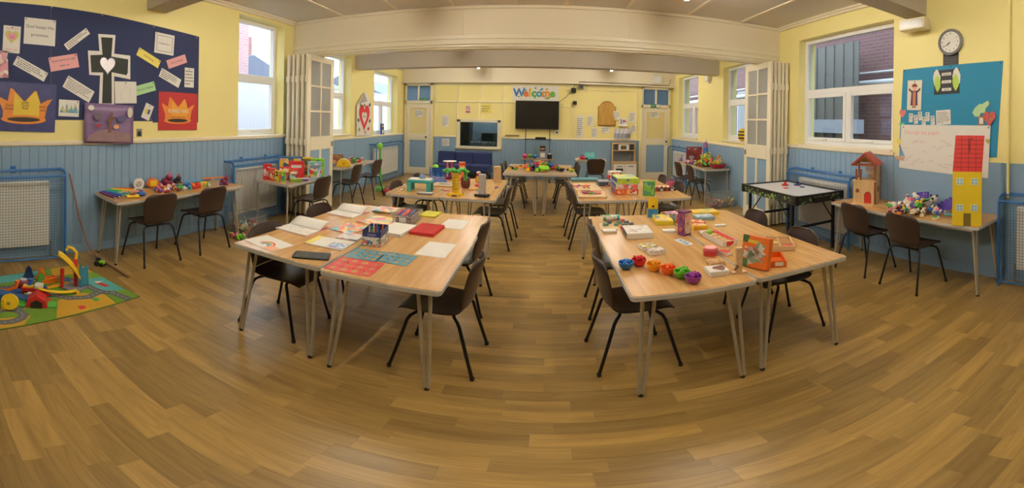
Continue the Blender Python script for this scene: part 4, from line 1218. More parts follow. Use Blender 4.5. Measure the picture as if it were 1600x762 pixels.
B().prism(heart_poly(0.14, 0.16), 0, 0.012).mk('heart', mat_print('heart_print', [(206, 70, 80), (190, 90, 84), (150, 140, 70), (216, 84, 96)], 40), hh)
for sx in (-1, 1): B().tube([(sx * 0.03, 0.06, 0.006), (0.0, 0.2, 0.004)], 0.0015, 4).mk('string', mat('string_grey', (150, 140, 130), 0.8), hh)
s = sheet('photo_card', 'small brown framed photo half behind the hanging heart', 'picture', on_right(1.73, 1.675, 0.007), 0.07, 0.1, mat('brown_frame', (150, 110, 80), 0.6), pin='')
B().box(-0.022, 0.022, -0.032, 0.032, 0.001, 0.0016).mk('photo', m_paper, s)
cutout('paper_heart', 'tiny olive heart at the right edge of the white paper', on_right(1.646, 1.461, 0.02), heart_poly(0.05, 0.05), mat('olive_felt', (190, 180, 90), 0.8), 0.006)
# clock
ck = thing('wall_clock', 'round grey rimmed wall clock above the turquoise display', 'clock', T=on_right(2.10, 2.54, 0.001))
B().lathe([(0.0, 0.0), (0.145, 0.0), (0.152, 0.02), (0.148, 0.04), (0.128, 0.045), (0.12, 0.03), (0.0, 0.028)], 32).mk('rim', mat('clock_rim_grey', (128, 126, 124), 0.35, var=0.04), ck, smooth=True)
B().prism([(0.118 * math.cos(k * math.pi / 16), 0.118 * math.sin(k * math.pi / 16)) for k in range(32)], 0.0285, 0.031).mk('dial', mat('clock_dial', (232, 230, 220), 0.5), ck)
for i in range(12):
    a = math.pi / 2 - i * math.pi / 6
    text(ck, str(12 if i == 0 else i), 0.03, m_black, 0.095 * math.cos(a), 0.095 * math.sin(a), 0.0318)
for nm, ln, w, an in (('hour_hand', 0.055, 0.007, 232), ('minute_hand', 0.085, 0.005, 215)):
    a = R(an)
    B().cbox((ln / 2 * math.cos(a), ln / 2 * math.sin(a), 0.034), (ln, w, 0.002), rz=a).mk(nm, m_black, ck)
s = sheet('dark_notice', 'small dark notice hanging just below the clock', 'sign', on_right(2.105, 2.33, 0.003), 0.194, 0.17, mat('dark_card', (66, 64, 62), 0.6), pin='')
text_lines(s, 0.16, 0.12, 4, m_ink)
# sensor unit under the beam
pj = thing('wall_heater', 'cream wall mounted unit under the beam end beside the window', 'heater', T=on_right(2.51, 2.775, 0.0))
B().prism([(-0.07, 0.05), (-0.07, 0.19), (0.06, 0.19), (0.06, 0.08)], -0.17, 0.17, Matrix(((0, 0, 1, 0), (1, 0, 0, 0), (0, 1, 0, 0), (0, 0, 0, 1)))).mk('casing', m_cream, pj, bevel=0.008)
B().box(-0.15, 0.15, -0.055, 0.03, 0.19, 0.195).mk('grille', mat('heater_grille', (150, 146, 140), 0.3, metal=0.6), pj)
B().box(-0.02, 0.02, -0.02, 0.02, 0.0, 0.06).mk('bracket', m_cream, pj)
B().tube([(-0.12, -0.06, 0.08), (-0.12, -0.1, 0.06), (-0.14, -0.12, 0.03)], 0.006, 6).mk('cord', m_cream, pj)
# pipes at the right edge
for yy, r, lb in ((1.475, 0.02, 'blue painted pipe rising from the right radiator guard'), (1.41, 0.016, 'thin pale pipe running up the right wall')):
    pp = tag(B().tube([(XR - 0.05, yy, 0.0), (XR - 0.05, yy, 1.25)] if r == 0.02 else [(XR - 0.05, yy, 0.9), (XR - 0.05, yy, 3.15)], r, 8).mk('pipe', m_blue if r == 0.02 else m_yellow, smooth=True), lb, 'pipe')

# ---- far wall
tv = thing('television', 'large black wall television under the welcome poster', 'television', T=on_back(-0.188, 1.76, 0.0))
B().box(-0.59, 0.59, -0.385, 0.385, 0.05, 0.1).mk('body', m_dark, tv, bevel=0.006)
B().box(-0.575, 0.575, -0.36, 0.372, 0.1, 0.102).mk('screen', mat('tv_screen', (34, 33, 31), 0.18, var=0.02), tv)
B().box(-0.2, 0.2, -0.15, 0.15, 0.0, 0.05).mk('wall_bracket', m_dark, tv)
wp = thing('welcome_poster', 'white poster with multicoloured welcome lettering above the television', 'poster', T=on_back(-0.248, 2.375, 0.003))
B().box(-0.63, 0.63, -0.225, 0.225, 0, 0.002).mk('sheet', m_paper, wp)
cols = [(70, 130, 190), (220, 120, 60), (230, 190, 60), (90, 170, 90), (60, 160, 190), (240, 150, 50), (110, 180, 80)]
for i, c in enumerate('Welcome'):
    x = (-0.45, -0.265, -0.155, -0.045, 0.1, 0.285, 0.465)[i]
    link_part('letter', text_mesh(c, 0.3, mat('letter_%d' % i, cols[i], 0.6, var=0.25, scale=30), depth=0.003, bold=0.012), wp, Matrix.Translation((x, -0.02, 0.005)))
q = random.Random(2)
for i in range(22):
    x, y = q.uniform(-0.5, 0.5), q.choice((q.uniform(-0.17, -0.08), q.uniform(0.05, 0.13)))
    k = q.randrange(7); r = q.uniform(0.018, 0.04)
    B().prism([(x + r * (1 if j % 2 else 0.6) * math.cos(j * math.pi / 5), y + r * (1 if j % 2 else 0.6) * math.sin(j * math.pi / 5)) for j in range(10)], 0.002, 0.004).mk('flower', MATS['letter_%d' % k], wp)
for nm, lb, x, zz, w, h, ln, mt, rl, off in (
        ('door_notice', 'white notice on the left far door', -3.538, 1.751, 0.25, 0.2, 4, m_paper, 0, 0.024),
        ('notice', 'white notice between the left far door and the hatch', -2.762, 1.545, 0.206, 0.326, 7, m_paper, 0.02, 0.002),
        ('notice', 'white notice low on the blue boards above the sofa', -2.731, 0.95, 0.205, 0.2, 4, m_paper, 0.04, 0.016),
        ('notice', 'yellow notice above the right end of the hatch', -1.593, 1.914, 0.287, 0.231, 3, m_yellowp, 0.0, 0.018),
        ('door_notice', 'white notice on the right far door', 3.107, 1.844, 0.266, 0.183, 3, m_paper, 0.02, 0.024),
        ('notice', 'long white notice right of the television', 0.985, 1.47, 0.176, 0.615, 9, m_paper, 0.0, 0.002),
        ('notice', 'white notice left of the wooden shield board', 1.265, 1.634, 0.178, 0.299, 6, m_paper, 0.02, 0.002),
        ('notice', 'white notice below left of the wooden shield board', 1.387, 1.31, 0.16, 0.283, 6, m_paper, 0.02, 0.002),
        ('notice', 'wide white notice just under the wooden shield board', 1.698, 1.385, 0.252, 0.177, 3, m_paper, 0.02, 0.002),
        ('notice', 'tilted white notice overlapping the right edge of the shield board', 2.001, 1.8, 0.158, 0.249, 4, m_paper, 0.2, 0.045),
        ('notice', 'white notice near the right far door frame', 2.445, 1.756, 0.166, 0.288, 6, m_paper, 0.02, 0.002),
        ('notice', 'tilted white notice near the leaflet rack', 2.5, 1.42, 0.178, 0.23, 4, m_paper, -0.4, 0.002)):
    sheet(nm, lb, 'sign', on_back(x, zz, off, rl), w, h, mt, pin='', lines=ln)
ns = thing('no_smoking_sign', 'round red no smoking sign above the hatch', 'sign', T=on_back(-2.106, 1.88, 0.018))
B().box(-0.07, 0.07, -0.11, 0.11, 0, 0.001).mk('plate', m_paper, ns)
b = B()
for k in range(20):
    a0, a1 = k * math.pi / 10, (k + 1) * math.pi / 10
    b.prism([(0.045 * math.cos(a0), 0.04 + 0.045 * math.sin(a0)), (0.06 * math.cos(a0), 0.04 + 0.06 * math.sin(a0)), (0.06 * math.cos(a1), 0.04 + 0.06 * math.sin(a1)), (0.045 * math.cos(a1), 0.04 + 0.045 * math.sin(a1))], 0.001, 0.002)
b.cbox((0, 0.04, 0.0016), (0.1, 0.014, 0.001), rz=R(-45)); b.mk('ring', m_redp, ns)
B().box(-0.03, 0.03, 0.034, 0.046, 0.001, 0.0014).mk('cigarette', m_black, ns)
B().box(-0.065, 0.065, -0.09, -0.04, 0.001, 0.002).mk('red_band', m_redp, ns); text(ns, 'No smoking', 0.022, m_paper, 0, -0.065, 0.0026)
m_exit = mat('exit_green', (30, 130, 84), 0.4)
for lb, x, zz, w, h, off in (('green exit sign in the left fanlight', -3.4, 2.155, 0.21, 0.074, 0.055), ('green and white exit sign above the right far door', 3.11, 2.09, 0.29, 0.1, 0.055)):
    s = thing('exit_sign', lb, 'sign', T=on_back(x, zz, off))
    B().box(-w / 2, w / 2, -h / 2, h / 2, 0, 0.004).mk('plate', m_exit, s)
    if w > 0.25: B().box(0.02, w / 2 - 0.01, -h / 2 + 0.01, h / 2 - 0.01, 0.004, 0.005).mk('white_panel', m_paper, s); text(s, 'EXIT', 0.06, m_paper, -0.07, 0, 0.0052)
    else: text(s, 'Fire exit', 0.05, m_paper, 0, 0, 0.0052)
sb = thing('shield_board', 'golden wooden honours board with arched top on the far wall', 'plaque', T=on_back(1.725, 1.83, 0.0))
sp = [(-0.25, -0.33), (0.25, -0.33), (0.25, 0.2), (0.2, 0.22), (0.17, 0.28), (0.1, 0.34), (0, 0.36), (-0.1, 0.34), (-0.17, 0.28), (-0.2, 0.22), (-0.25, 0.2)]
B().prism(sp, 0.0, 0.04).mk('moulding', mat_wood('oak_dark', (132, 96, 40), (164, 124, 58), 'Y', 3, 0.4), sb, bevel=0.006)
B().prism([(x * 0.9, y * 0.9) for x, y in sp], 0.04, 0.043).mk('panel', mat_wood('oak_gold', (176, 132, 58), (204, 160, 78), 'Y', 3, 0.35), sb)
rk = thing('leaflet_rack', 'white leaflet rack full of slanted leaflets on the far wall', 'leaflet rack', T=on_back(2.16, 1.3, 0.0))
B().box(-0.22, 0.22, -0.16, -0.14, 0, 0.09).mk('tray', m_white, rk); B().box(-0.22, 0.22, -0.14, 0.0, 0.08, 0.085).mk('front', mat_glass('clear_acrylic', (235, 238, 240)), rk)
for i in range(7): B().cbox((-0.17 + i * 0.055, 0.0, 0.02 + 0.006 * i), (0.1, 0.26, 0.004), rz=R(-8 - 2 * i)).mk('leaflet', m_paper if i % 2 else mat('lilac_leaflet', (206, 200, 220), 0.6), rk)
ps = thing('picture_shelf', 'small white shelf holding a framed picture beside the shield board', 'shelf', T=on_back(2.19, 1.5, 0.0))
B().box(-0.13, 0.13, 0.0, 0.02, 0, 0.08).mk('ledge', m_white, ps)
pf = thing('framed_picture', 'little framed picture standing on the small white shelf', 'picture', T=on_back(2.19, 1.62, 0.02))
B().box(-0.11, 0.11, -0.098, 0.098, 0, 0.015).mk('frame', m_white, pf); B().box(-0.085, 0.085, -0.07, 0.07, 0.015, 0.017).mk('picture', mat_print('family_print', [(230, 226, 230), (90, 84, 130), (200, 120, 130), (240, 236, 236)], 26), pf)
for nm, lb, x, zz, w in (('camera_unit', 'small black camera box high right of the television', 0.79, 2.451, 0.13), ('speaker_box', 'small black speaker on a bracket right of the television', 0.831, 2.11, 0.1), ('junction_box', 'small grey junction box near the bulkhead', 0.999, 2.554, 0.13)):
    s = thing(nm, lb, 'box', T=on_back(x, zz, 0.018))
    B().box(-w / 2, w / 2, -w / 2, w / 2, 0.0, 0.09).mk('casing', m_dark if nm != 'junction_box' else mat('grey_plastic', (120, 118, 112), 0.5), s, bevel=0.008)
    B().lathe([(0.03, 0.09), (0.032, 0.1), (0.02, 0.104), (0.0, 0.1)], 12).mk('lens' if nm == 'camera_unit' else 'front', m_black, s)
tag(B().tube([(0.79, YB - 0.02, 2.5), (0.82, YB - 0.03, 2.62), (0.95, YB - 0.2, 2.68), (3.1, YB - 0.2, 2.67), (3.45, YB - 0.2, 2.68), (3.5, YB - 0.2, 2.85)], 0.008, 6).mk('cable', m_dark), 'black cable running along the bulkhead to the right', 'cable')
tag(B().tube([(0.40, YB - 0.03, 2.12), (0.6, YB - 0.03, 2.28), (0.75, YB - 0.03, 2.45)], 0.006, 6).mk('cable', m_dark), 'thin cable hanging between the television and the camera box', 'cable')
tag(B().tube([(0.83, YB - 0.03, 2.05), (0.83, YB - 0.03, 1.15)], 0.005, 6).mk('cable', m_cream), 'thin pale cable dropping beside the long white notice', 'cable')
eb = thing('emergency_light', 'white emergency light box on the bulkhead by the right far door', 'light', T=on_back(3.12, 2.82, 0.16))
B().box(-0.12, 0.12, -0.1, 0.1, 0, 0.05).mk('casing', m_white, eb, bevel=0.008); B().lathe([(0.03, 0.05), (0.03, 0.06), (0.0, 0.062)], 10, (-0.05, 0.11, -0.05)).mk('lamp', mat('pale_green_lens', (170, 220, 200), 0.3), eb)
wf = thing('wall_sensor', 'white passive sensor on the right wall beside the grey beam', 'sensor', T=on_right(8.05, 2.66, 0.0))
B().box(-0.08, 0.08, -0.09, 0.07, 0, 0.1).mk('casing', m_white, wf, bevel=0.01); B().box(-0.05, 0.05, -0.13, -0.09, 0.0, 0.05).mk('bracket', m_white, wf)
# heart house picture leaning between the left far windows
hp = thing('heart_picture', 'house shaped white card with a large red heart leaning on the left far sill rail', 'picture', T=on_left(7.95, 1.66, 0.035))
B().prism([(-0.36, -0.46), (0.36, -0.48), (0.36, 0.3), (0.12, 0.5), (0.0, 0.52), (-0.36, 0.22)], 0, 0.012).mk('card', m_paper, hp)
B().prism([(-0.3, 0.24), (0.14, 0.32), (-0.02, 0.51)], 0.012, 0.013).mk('grey_roof', mat('grey_card', (176, 170, 166), 0.7), hp)
B().prism([(x, y - 0.08) for x, y in heart_poly(0.54, 0.62)], 0.012, 0.016).mk('red_heart', mat('scarlet_card', (214, 48, 54), 0.6), hp)
B().prism([(x, y - 0.08) for x, y in heart_poly(0.26, 0.3)], 0.016, 0.018).mk('white_heart', m_paper, hp)
text(hp, 'Jesus', 0.08, m_ink, 0, -0.03, 0.019)
for x, y, c in ((-0.2, 0.22, (150, 146, 140)), (0.0, 0.22, (150, 140, 120)), (0.27, 0.24, (90, 84, 90)), (-0.29, -0.12, (100, 96, 100)), (0.29, -0.14, (110, 90, 90)), (-0.24, -0.33, (160, 170, 90)), (0.22, -0.32, (200, 60, 60)), (0.06, -0.4, (190, 170, 150))):
    B().cbox((x, y, 0.014), (0.09, 0.07, 0.004), rz=x * 2).mk('sticker', mat('sticker_%d_%d' % (c[0], c[1]), c, 0.6), hp)
bk_ = thing('sill_book', 'small blue book standing on the farthest left window sill', 'book', (XL - 0.03, 9.15, 1.174), R(90))
B().box(-0.09, 0.09, -0.015, 0.015, 0, 0.28).mk('cover', mat('book_blue', (52, 84, 150), 0.5), bk_); B().box(-0.06, 0.06, -0.018, -0.015, 0.19, 0.24).mk('title_band', m_gold, bk_)
B().box(-0.05, 0.05, -0.018, -0.015, 0.03, 0.12).mk('picture', m_paper, bk_)
# ================================================================ things on the tables
PAL = {'red': (214, 50, 46), 'orange': (240, 128, 40), 'yellow': (244, 204, 40), 'green': (84, 178, 70), 'blue': (48, 104, 190), 'purple': (126, 70, 160), 'pink': (232, 120, 160),
       'white': (232, 230, 224), 'black': (40, 38, 40), 'teal': (70, 178, 176), 'brown': (128, 82, 56), 'grey': (140, 140, 142), 'maroon': (130, 36, 70), 'cream': (228, 212, 176), 'lime': (140, 214, 50), 'navy': (44, 56, 110)}
def pl(c): return mat('plastic_' + c, PAL[c], 0.35, var=0.05, scale=20)
ZT = TZ + 0.0005
def gbox(name, label, cat, x, y, size, rz, body, top=None, front=None, side=None, title=None, z=None, group=None, tilt=None, tcol=None):
    """A printed cardboard box: body, printed faces and a title band as parts."""
    w, d, h = size
    t = thing(name, label, cat, (x, y, ZT if z is None else z), rz, group)
    B().box(-w / 2, w / 2, -d / 2, d / 2, 0, h).mk('box', body, t, bevel=min(0.003, h / 8))
    e = 0.0008
    if top: B().box(-w * 0.44, w * 0.44, -d * 0.44, d * 0.44, h, h + e).mk('lid_print', top, t)
    if front: B().box(-w * 0.44, w * 0.44, -d / 2 - e, -d / 2, h * 0.08, h * 0.92).mk('front_print', front, t)
    if side:
        for sx in (-1, 1): B().box(min(sx * w / 2, sx * (w / 2 + e)), max(sx * w / 2, sx * (w / 2 + e)), -d * 0.42, d * 0.42, h * 0.1, h * 0.9).mk('side_print', side, t)
    if title: B().box(-w * 0.34, w * 0.34, -d / 2 - 2 * e, -d / 2 - e, h * 0.62, h * 0.8).mk('title_band', title, t)
    return t
def flat(name, label, cat, x, y, w, d, rz, mt, h=0.0008, z=None):
    t = thing(name, label, cat, (x, y, ZT if z is None else z), rz)
    B().box(-w / 2, w / 2, -d / 2, d / 2, 0, h).mk('sheet', mt, t)
    return t
pr_bright = mat_print('bright_game_print', [(226, 70, 60), (244, 200, 70), (80, 160, 200), (120, 190, 90), (240, 232, 220)], 40)
pr_cool = mat_print('cool_game_print', [(70, 120, 180), (160, 200, 220), (90, 170, 150), (230, 236, 236)], 36)
pr_warm = mat_print('warm_game_print', [(230, 110, 60), (246, 206, 110), (214, 70, 70), (250, 240, 220)], 36)
pr_mag = mat_print('magazine_print', [(240, 150, 110), (250, 214, 130), (230, 110, 110), (150, 200, 170), (250, 236, 220), (120, 180, 200)], 28)
pr_soft = mat_print('soft_print', [(246, 242, 236), (236, 200, 200), (240, 226, 216), (170, 190, 210)], 26)
pr_green = mat_print('green_game_print', [(110, 190, 60), (70, 150, 70), (160, 210, 90), (60, 130, 170)], 34)

# ---- front left tables
s = flat('activity_sheet', 'rainbow activity sheet on the near left corner of the front left table', 'paper', -1.70, 2.0, 0.3, 0.2, R(-12), m_paper, 0.002)
b_ = [(214, 90, 90), (240, 190, 90), (130, 180, 120), (110, 130, 190)]
for k, c in enumerate(b_):
    r0 = 0.075 - k * 0.012; pts = []
    poly = [(0.02 + r0 * math.cos(R(a)), -0.07 + r0 * 1.3 * math.sin(R(a))) for a in range(20, 161, 14)] + [(0.02 + (r0 - 0.011) * math.cos(R(a)), -0.07 + (r0 - 0.011) * 1.3 * math.sin(R(a))) for a in range(160, 19, -14)]
    B().prism(poly, 0.002, 0.0025).mk('rainbow_band', mat('rainbow_%d' % k, c, 0.6), s)
B().box(0.06, 0.145, -0.095, -0.02, 0.002, 0.0026).mk('orange_panel', mat('peach_print', (238, 170, 130), 0.6), s)
def open_book(label, x, y, rz, w=0.3, d=0.32):
    t = thing('open_book', label, 'book', (x, y, ZT), rz)
    B().box(-w / 2, w / 2, -d / 2, 0.0, 0, 0.012).mk('page_block', m_paper, t, bevel=0.002)
    P = [[(xx, 0.0 + d / 2 * v, 0.014 + 0.05 * math.sin(v * 2.4) ** 1.0 * (0.55 + 0.45 * v)) for xx in (-w / 2, -w / 4, 0, w / 4, w / 2)] for v in [i / 8 for i in range(9)]]
    o = B().grid(P).mk('curled_pages', m_paper, t, smooth=True)
    md = o.modifiers.new('s', 'SOLIDIFY'); md.thickness = 0.006; md.offset = -1
    B().box(-w / 2 - 0.004, w / 2 + 0.004, -d / 2 - 0.003, d / 2 - 0.01, 0, 0.002).mk('cover', m_pinkp, t)
    q = random.Random(int(x * 100)); b = B()
    for i in range(16):
        b.cbox((q.uniform(-w * 0.4, w * 0.4), q.uniform(-d * 0.45, -0.02), 0.0123), (q.uniform(0.03, 0.09), 0.003, 0.0004), rz=q.uniform(-0.8, 0.8))
    b.mk('line_art', mat('faint_line', (196, 192, 190), 0.7), t)['kind'] = 'stuff'
open_book('open colouring book with curled pages, nearer one on the front left table', -1.73, 2.45, R(-4))
open_book('open colouring book with curled pages at the far end of the front left table', -1.69, 3.1, R(-6), 0.28, 0.3)
s = flat('picture_book', 'white cover book with yellow edge and blue splash beside the tablet', 'book', -1.37, 2.25, 0.29, 0.2, R(2), m_paper, 0.008)
B().box(-0.145, -0.1, -0.1, 0.1, 0.008, 0.0086).mk('yellow_edge', m_yellowp, s); B().box(0.02, 0.14, -0.09, 0.02, 0.008, 0.0088).mk('splash_print', mat_print('splash_print', [(120, 160, 210), (230, 150, 170), (240, 240, 240), (170, 200, 230)], 50), s)
tb = thing('tablet', 'black tablet lying near the front edge of the left table', 'tablet', (-1.322, 1.962, ZT), R(24))
B().prism(rounded(0.225, 0.125, 0.012), 0, 0.009).mk('case', m_dark, tb); B().box(-0.1, 0.1, -0.052, 0.052, 0.009, 0.0098).mk('screen', mat('tablet_screen', (60, 64, 70), 0.12), tb)
def stencil(label, x, y, w, d, rz, mt, seed):
    t = thing('stencil', label, 'stencil', (x, y, ZT), rz)
    q = random.Random(seed)
    b = B(); nx, ny = 4, 3
    for i in range(nx + 1): b.box(-w / 2 + w * i / nx - 0.006, -w / 2 + w * i / nx + 0.006, -d / 2, d / 2, 0, 0.002)
    for j in range(ny + 1): b.box(-w / 2, w / 2, -d / 2 + d * j / ny - 0.006, -d / 2 + d * j / ny + 0.006, 0, 0.002)
    b.mk('frame', mt, t)
    for i in range(nx):
        for j in range(ny):
            cx, cy = -w / 2 + w * (i + 0.5) / nx, -d / 2 + d * (j + 0.5) / ny
            hw, hh = w / nx / 2 - 0.004, d / ny / 2 - 0.004
            n = 10; k = q.choice((0.55, 0.7)); star = q.random() < 0.4
            inner = [(hw * k * (0.6 if star and m % 2 else 1) * math.cos(2 * math.pi * m / n), hh * k * (0.6 if star and m % 2 else 1) * math.sin(2 * math.pi * m / n)) for m in range(n)]
            outer = []
            for m in range(n):
                a = 2 * math.pi * m / n; c_, s_ = math.cos(a), math.sin(a); f = 1 / max(abs(c_), abs(s_))
                outer.append((hw * f * c_, hh * f * s_))
            vs = [(cx + px, cy + py, 0.0018) for px, py in inner] + [(cx + px, cy + py, 0.0018) for px, py in outer]
            B().add(vs, [(m, (m + 1) % n, n + (m + 1) % n, n + m)[::-1] for m in range(n)]).mk('cutout_cell', mt, t)
m_redst = mat('red_translucent_plastic', (226, 92, 88), 0.25); m_blst = mat('blue_translucent_plastic', (104, 160, 178), 0.25)
stencil('pink red plastic stencil at the near edge of the front left table', -1.02, 1.955, 0.27, 0.22, R(3), m_redst, 1)
stencil('blue plastic stencil under the felt pen box', -1.05, 2.17, 0.195, 0.18, R(4), m_blst, 2)
stencil('blue plastic stencil beside the loose white sheet', -0.855, 2.187, 0.19, 0.18, R(-3), m_blst, 3)
fb = thing('felt_pen_box', 'navy and white open carton of felt pens on the front left tables', 'box', (-1.11, 2.43, ZT), R(8))
m_fbw = mat_print('felt_box_print', [(232, 230, 226), (240, 238, 234), (214, 120, 110), (90, 110, 160), (236, 232, 228), (120, 160, 110)], 60)
m_navyb = mat('carton_navy', (44, 52, 110), 0.4)
w, d, h = 0.13, 0.19, 0.115
b = B().box(-w / 2, w / 2, -d / 2, -d / 2 + 0.003, 0, h * 0.6).box(-w / 2, w / 2, d / 2 - 0.003, d / 2, 0, h * 0.6).box(-w / 2, -w / 2 + 0.003, -d / 2, d / 2, 0, h * 0.6).box(w / 2 - 0.003, w / 2, -d / 2, d / 2, 0, h * 0.6).box(-w / 2, w / 2, -d / 2, d / 2, 0, 0.003)
b.mk('carton', m_fbw, fb)
B().box(-w / 2, w / 2, -d / 2, -d / 2 + 0.003, h * 0.6, h * 0.9).box(-w / 2, w / 2, d / 2 - 0.003, d / 2, h * 0.6, h).box(-w / 2, -w / 2 + 0.003, -d / 2, d / 2, h * 0.6, h).box(w / 2 - 0.003, w / 2, -d / 2, d / 2, h * 0.6, h).mk('navy_rim', m_navyb, fb)
B().box(-0.03, 0.03, -d / 2 - 0.001, -d / 2, h * 0.66, h * 0.82).mk('brand_patch', mat('pale_blue_patch', (120, 130, 180), 0.4), fb)
for i, c in enumerate(('white', 'green', 'red', 'blue', 'white', 'grey', 'black', 'orange')):
    tag(B().tube([(0, 0, 0.004), (0.004, 0.01, 0.128)], 0.006, 8).mk('felt_pen', pl(c), T=Matrix.Translation((-1.11 + (-0.035 + 0.023 * (i % 4)), 2.43 + (-0.04 + 0.07 * (i // 4)), ZT)) @ Matrix.Rotation(R(8), 4, 'Z')), '%s felt pen standing in the navy carton%s' % (c, ', rear row' if i == 4 else ''), 'pen', 'felt pens in the carton')
flat('magazine', 'floral magazine beside the felt pen carton', 'magazine', -1.43, 2.66, 0.21, 0.26, R(-8), pr_mag, 0.006)
flat('magazine', 'bright magazine between the paper stack and the far open book', 'magazine', -1.33, 2.98, 0.26, 0.29, R(-12), mat_print('magazine_print_b', [(250, 220, 120), (240, 160, 150), (250, 240, 226), (150, 200, 190), (236, 120, 120)], 22), 0.006)
for i in range(3):
    flat('magazine', ['lowest magazine of the pile at the far edge of the front left tables', 'middle magazine of the pile at the far edge of the front left tables', 'top magazine of the pile at the far edge of the front left tables'][i], 'magazine', -1.41 + 0.012 * i, 3.36 - 0.01 * i, 0.25, 0.2, R(-6 + 5 * i), [pr_soft, m_paper, pr_mag][i], 0.008, ZT + 0.0085 * i)
flat('pocket_book', 'small pale pink book left of the felt pen carton', 'book', -1.317, 2.45, 0.16, 0.14, R(4), pr_soft, 0.012)
pt = thing('pencil_tub', 'clear plastic tub of pens on the front left tables', 'tub', (-1.12, 3.09, ZT), R(3))
m_clear = mat_glass('clear_tub_plastic', (246, 248, 247), frost=0.1, rough=0.12)
def open_tub(t, w, d, h, th=0.003, mt=None, lip=0.012, flare=0.0):
    for nm, q in (('side', (-w / 2, w / 2, -d / 2, -d / 2 + th, 0, h)), ('side', (-w / 2, w / 2, d / 2 - th, d / 2, 0, h)), ('side', (-w / 2, -w / 2 + th, -d / 2 + th, d / 2 - th, 0, h)), ('side', (w / 2 - th, w / 2, -d / 2 + th, d / 2 - th, 0, h))):
        B().box(*q).mk(nm, mt or m_clear, t)
    B().box(-w / 2, w / 2, -d / 2, d / 2, 0, th).mk('base', mt or m_clear, t)
    b = B()
    for q in ((-w / 2 - lip, w / 2 + lip, -d / 2 - lip, -d / 2), (-w / 2 - lip, w / 2 + lip, d / 2, d / 2 + lip), (-w / 2 - lip, -w / 2, -d / 2, d / 2), (w / 2, w / 2 + lip, -d / 2, d / 2)):
        b.box(*q, h - 0.012, h)
    b.mk('rim', mt or m_clear, t)
open_tub(pt, 0.18, 0.26, 0.085)
B().box(-0.03, 0.03, -0.1335, -0.132, 0.02, 0.06).mk('label', m_paper, pt)
for i, c in enumerate(('red', 'purple', 'blue', 'orange', 'pink', 'red', 'brown', 'blue', 'navy')):
    pn = B().tube([(0, -0.09, 0), (0, 0.09, 0.012)], 0.006, 6).mk('crayon', pl(c), T=Matrix.Translation((-1.12 + (-0.065 + 0.0155 * i), 3.09 + rnd.uniform(-.02, .02), ZT + 0.07)) @ Matrix.Rotation(R(rnd.uniform(-6, 10)), 4, 'Z'))
    tag(pn, '%s marker lying in the clear tub%s' % (c, ', near its middle' if i in (5, 7) else ''), 'pen', 'markers in the clear tub')
tag(B().box(-0.07, 0.07, -0.11, 0.11, 0, 0.055).mk('pencil_layer', mat_print('pencil_mix', [(170, 90, 80), (90, 80, 130), (200, 150, 120), (210, 200, 196), (120, 100, 90)], 70), T=Matrix.Translation((-1.12, 3.09, ZT + 0.004)) @ Matrix.Rotation(R(3), 4, 'Z')), 'tangle of pencils filling the bottom of the clear tub', 'pencils')['kind'] = 'stuff'
s = flat('yellow_folder', 'lime yellow folder at the far edge of the front left tables', 'folder', -1.0, 3.38, 0.15, 0.2, R(-4), mat('lime_card', (214, 206, 40), 0.5), 0.012)
B().box(-0.078, -0.07, -0.1, 0.1, 0, 0.0125).mk('spine', mat('olive_spine', (150, 146, 30), 0.5), s)
s = thing('paper_stack', 'stack of blank white paper between the felt pens and the red foam', 'paper', (-1.085, 2.77, ZT), R(-4))
for i in range(5): B().cbox((rnd.uniform(-.004, .004), rnd.uniform(-.004, .004), 0.0025 + i * 0.005), (0.2, 0.3, 0.0048), rz=rnd.uniform(-.03, .03)).mk('sheet', m_paper, s)
m_foam = mat('red_foam', (214, 60, 58), 0.7)
s = thing('red_foam_stack', 'stack of ribbed red foam sheets on the front left tables', 'foam sheets', (-0.87, 2.86, ZT), R(-3))
for i in range(4): B().cbox((rnd.uniform(-.003, .003), rnd.uniform(-.003, .003), 0.003 + i * 0.006), (0.19, 0.28, 0.0055), rz=rnd.uniform(-.02, .02)).mk('sheet', m_foam, s)
for i in range(7): B().box(-0.09, 0.09, -0.125 + i * 0.04, -0.105 + i * 0.04, 0.024, 0.0265).mk('rib', mat('red_foam_dark', (190, 48, 48), 0.7), s)
flat('blank_sheet', 'loose white sheet near the far right of the front left tables', 'paper', -0.715, 3.135, 0.2, 0.29, R(-3), m_paper)
flat('blank_sheet', 'loose white sheet beside the blue stencils', 'paper', -0.68, 2.455, 0.2, 0.3, R(-2), m_paper)

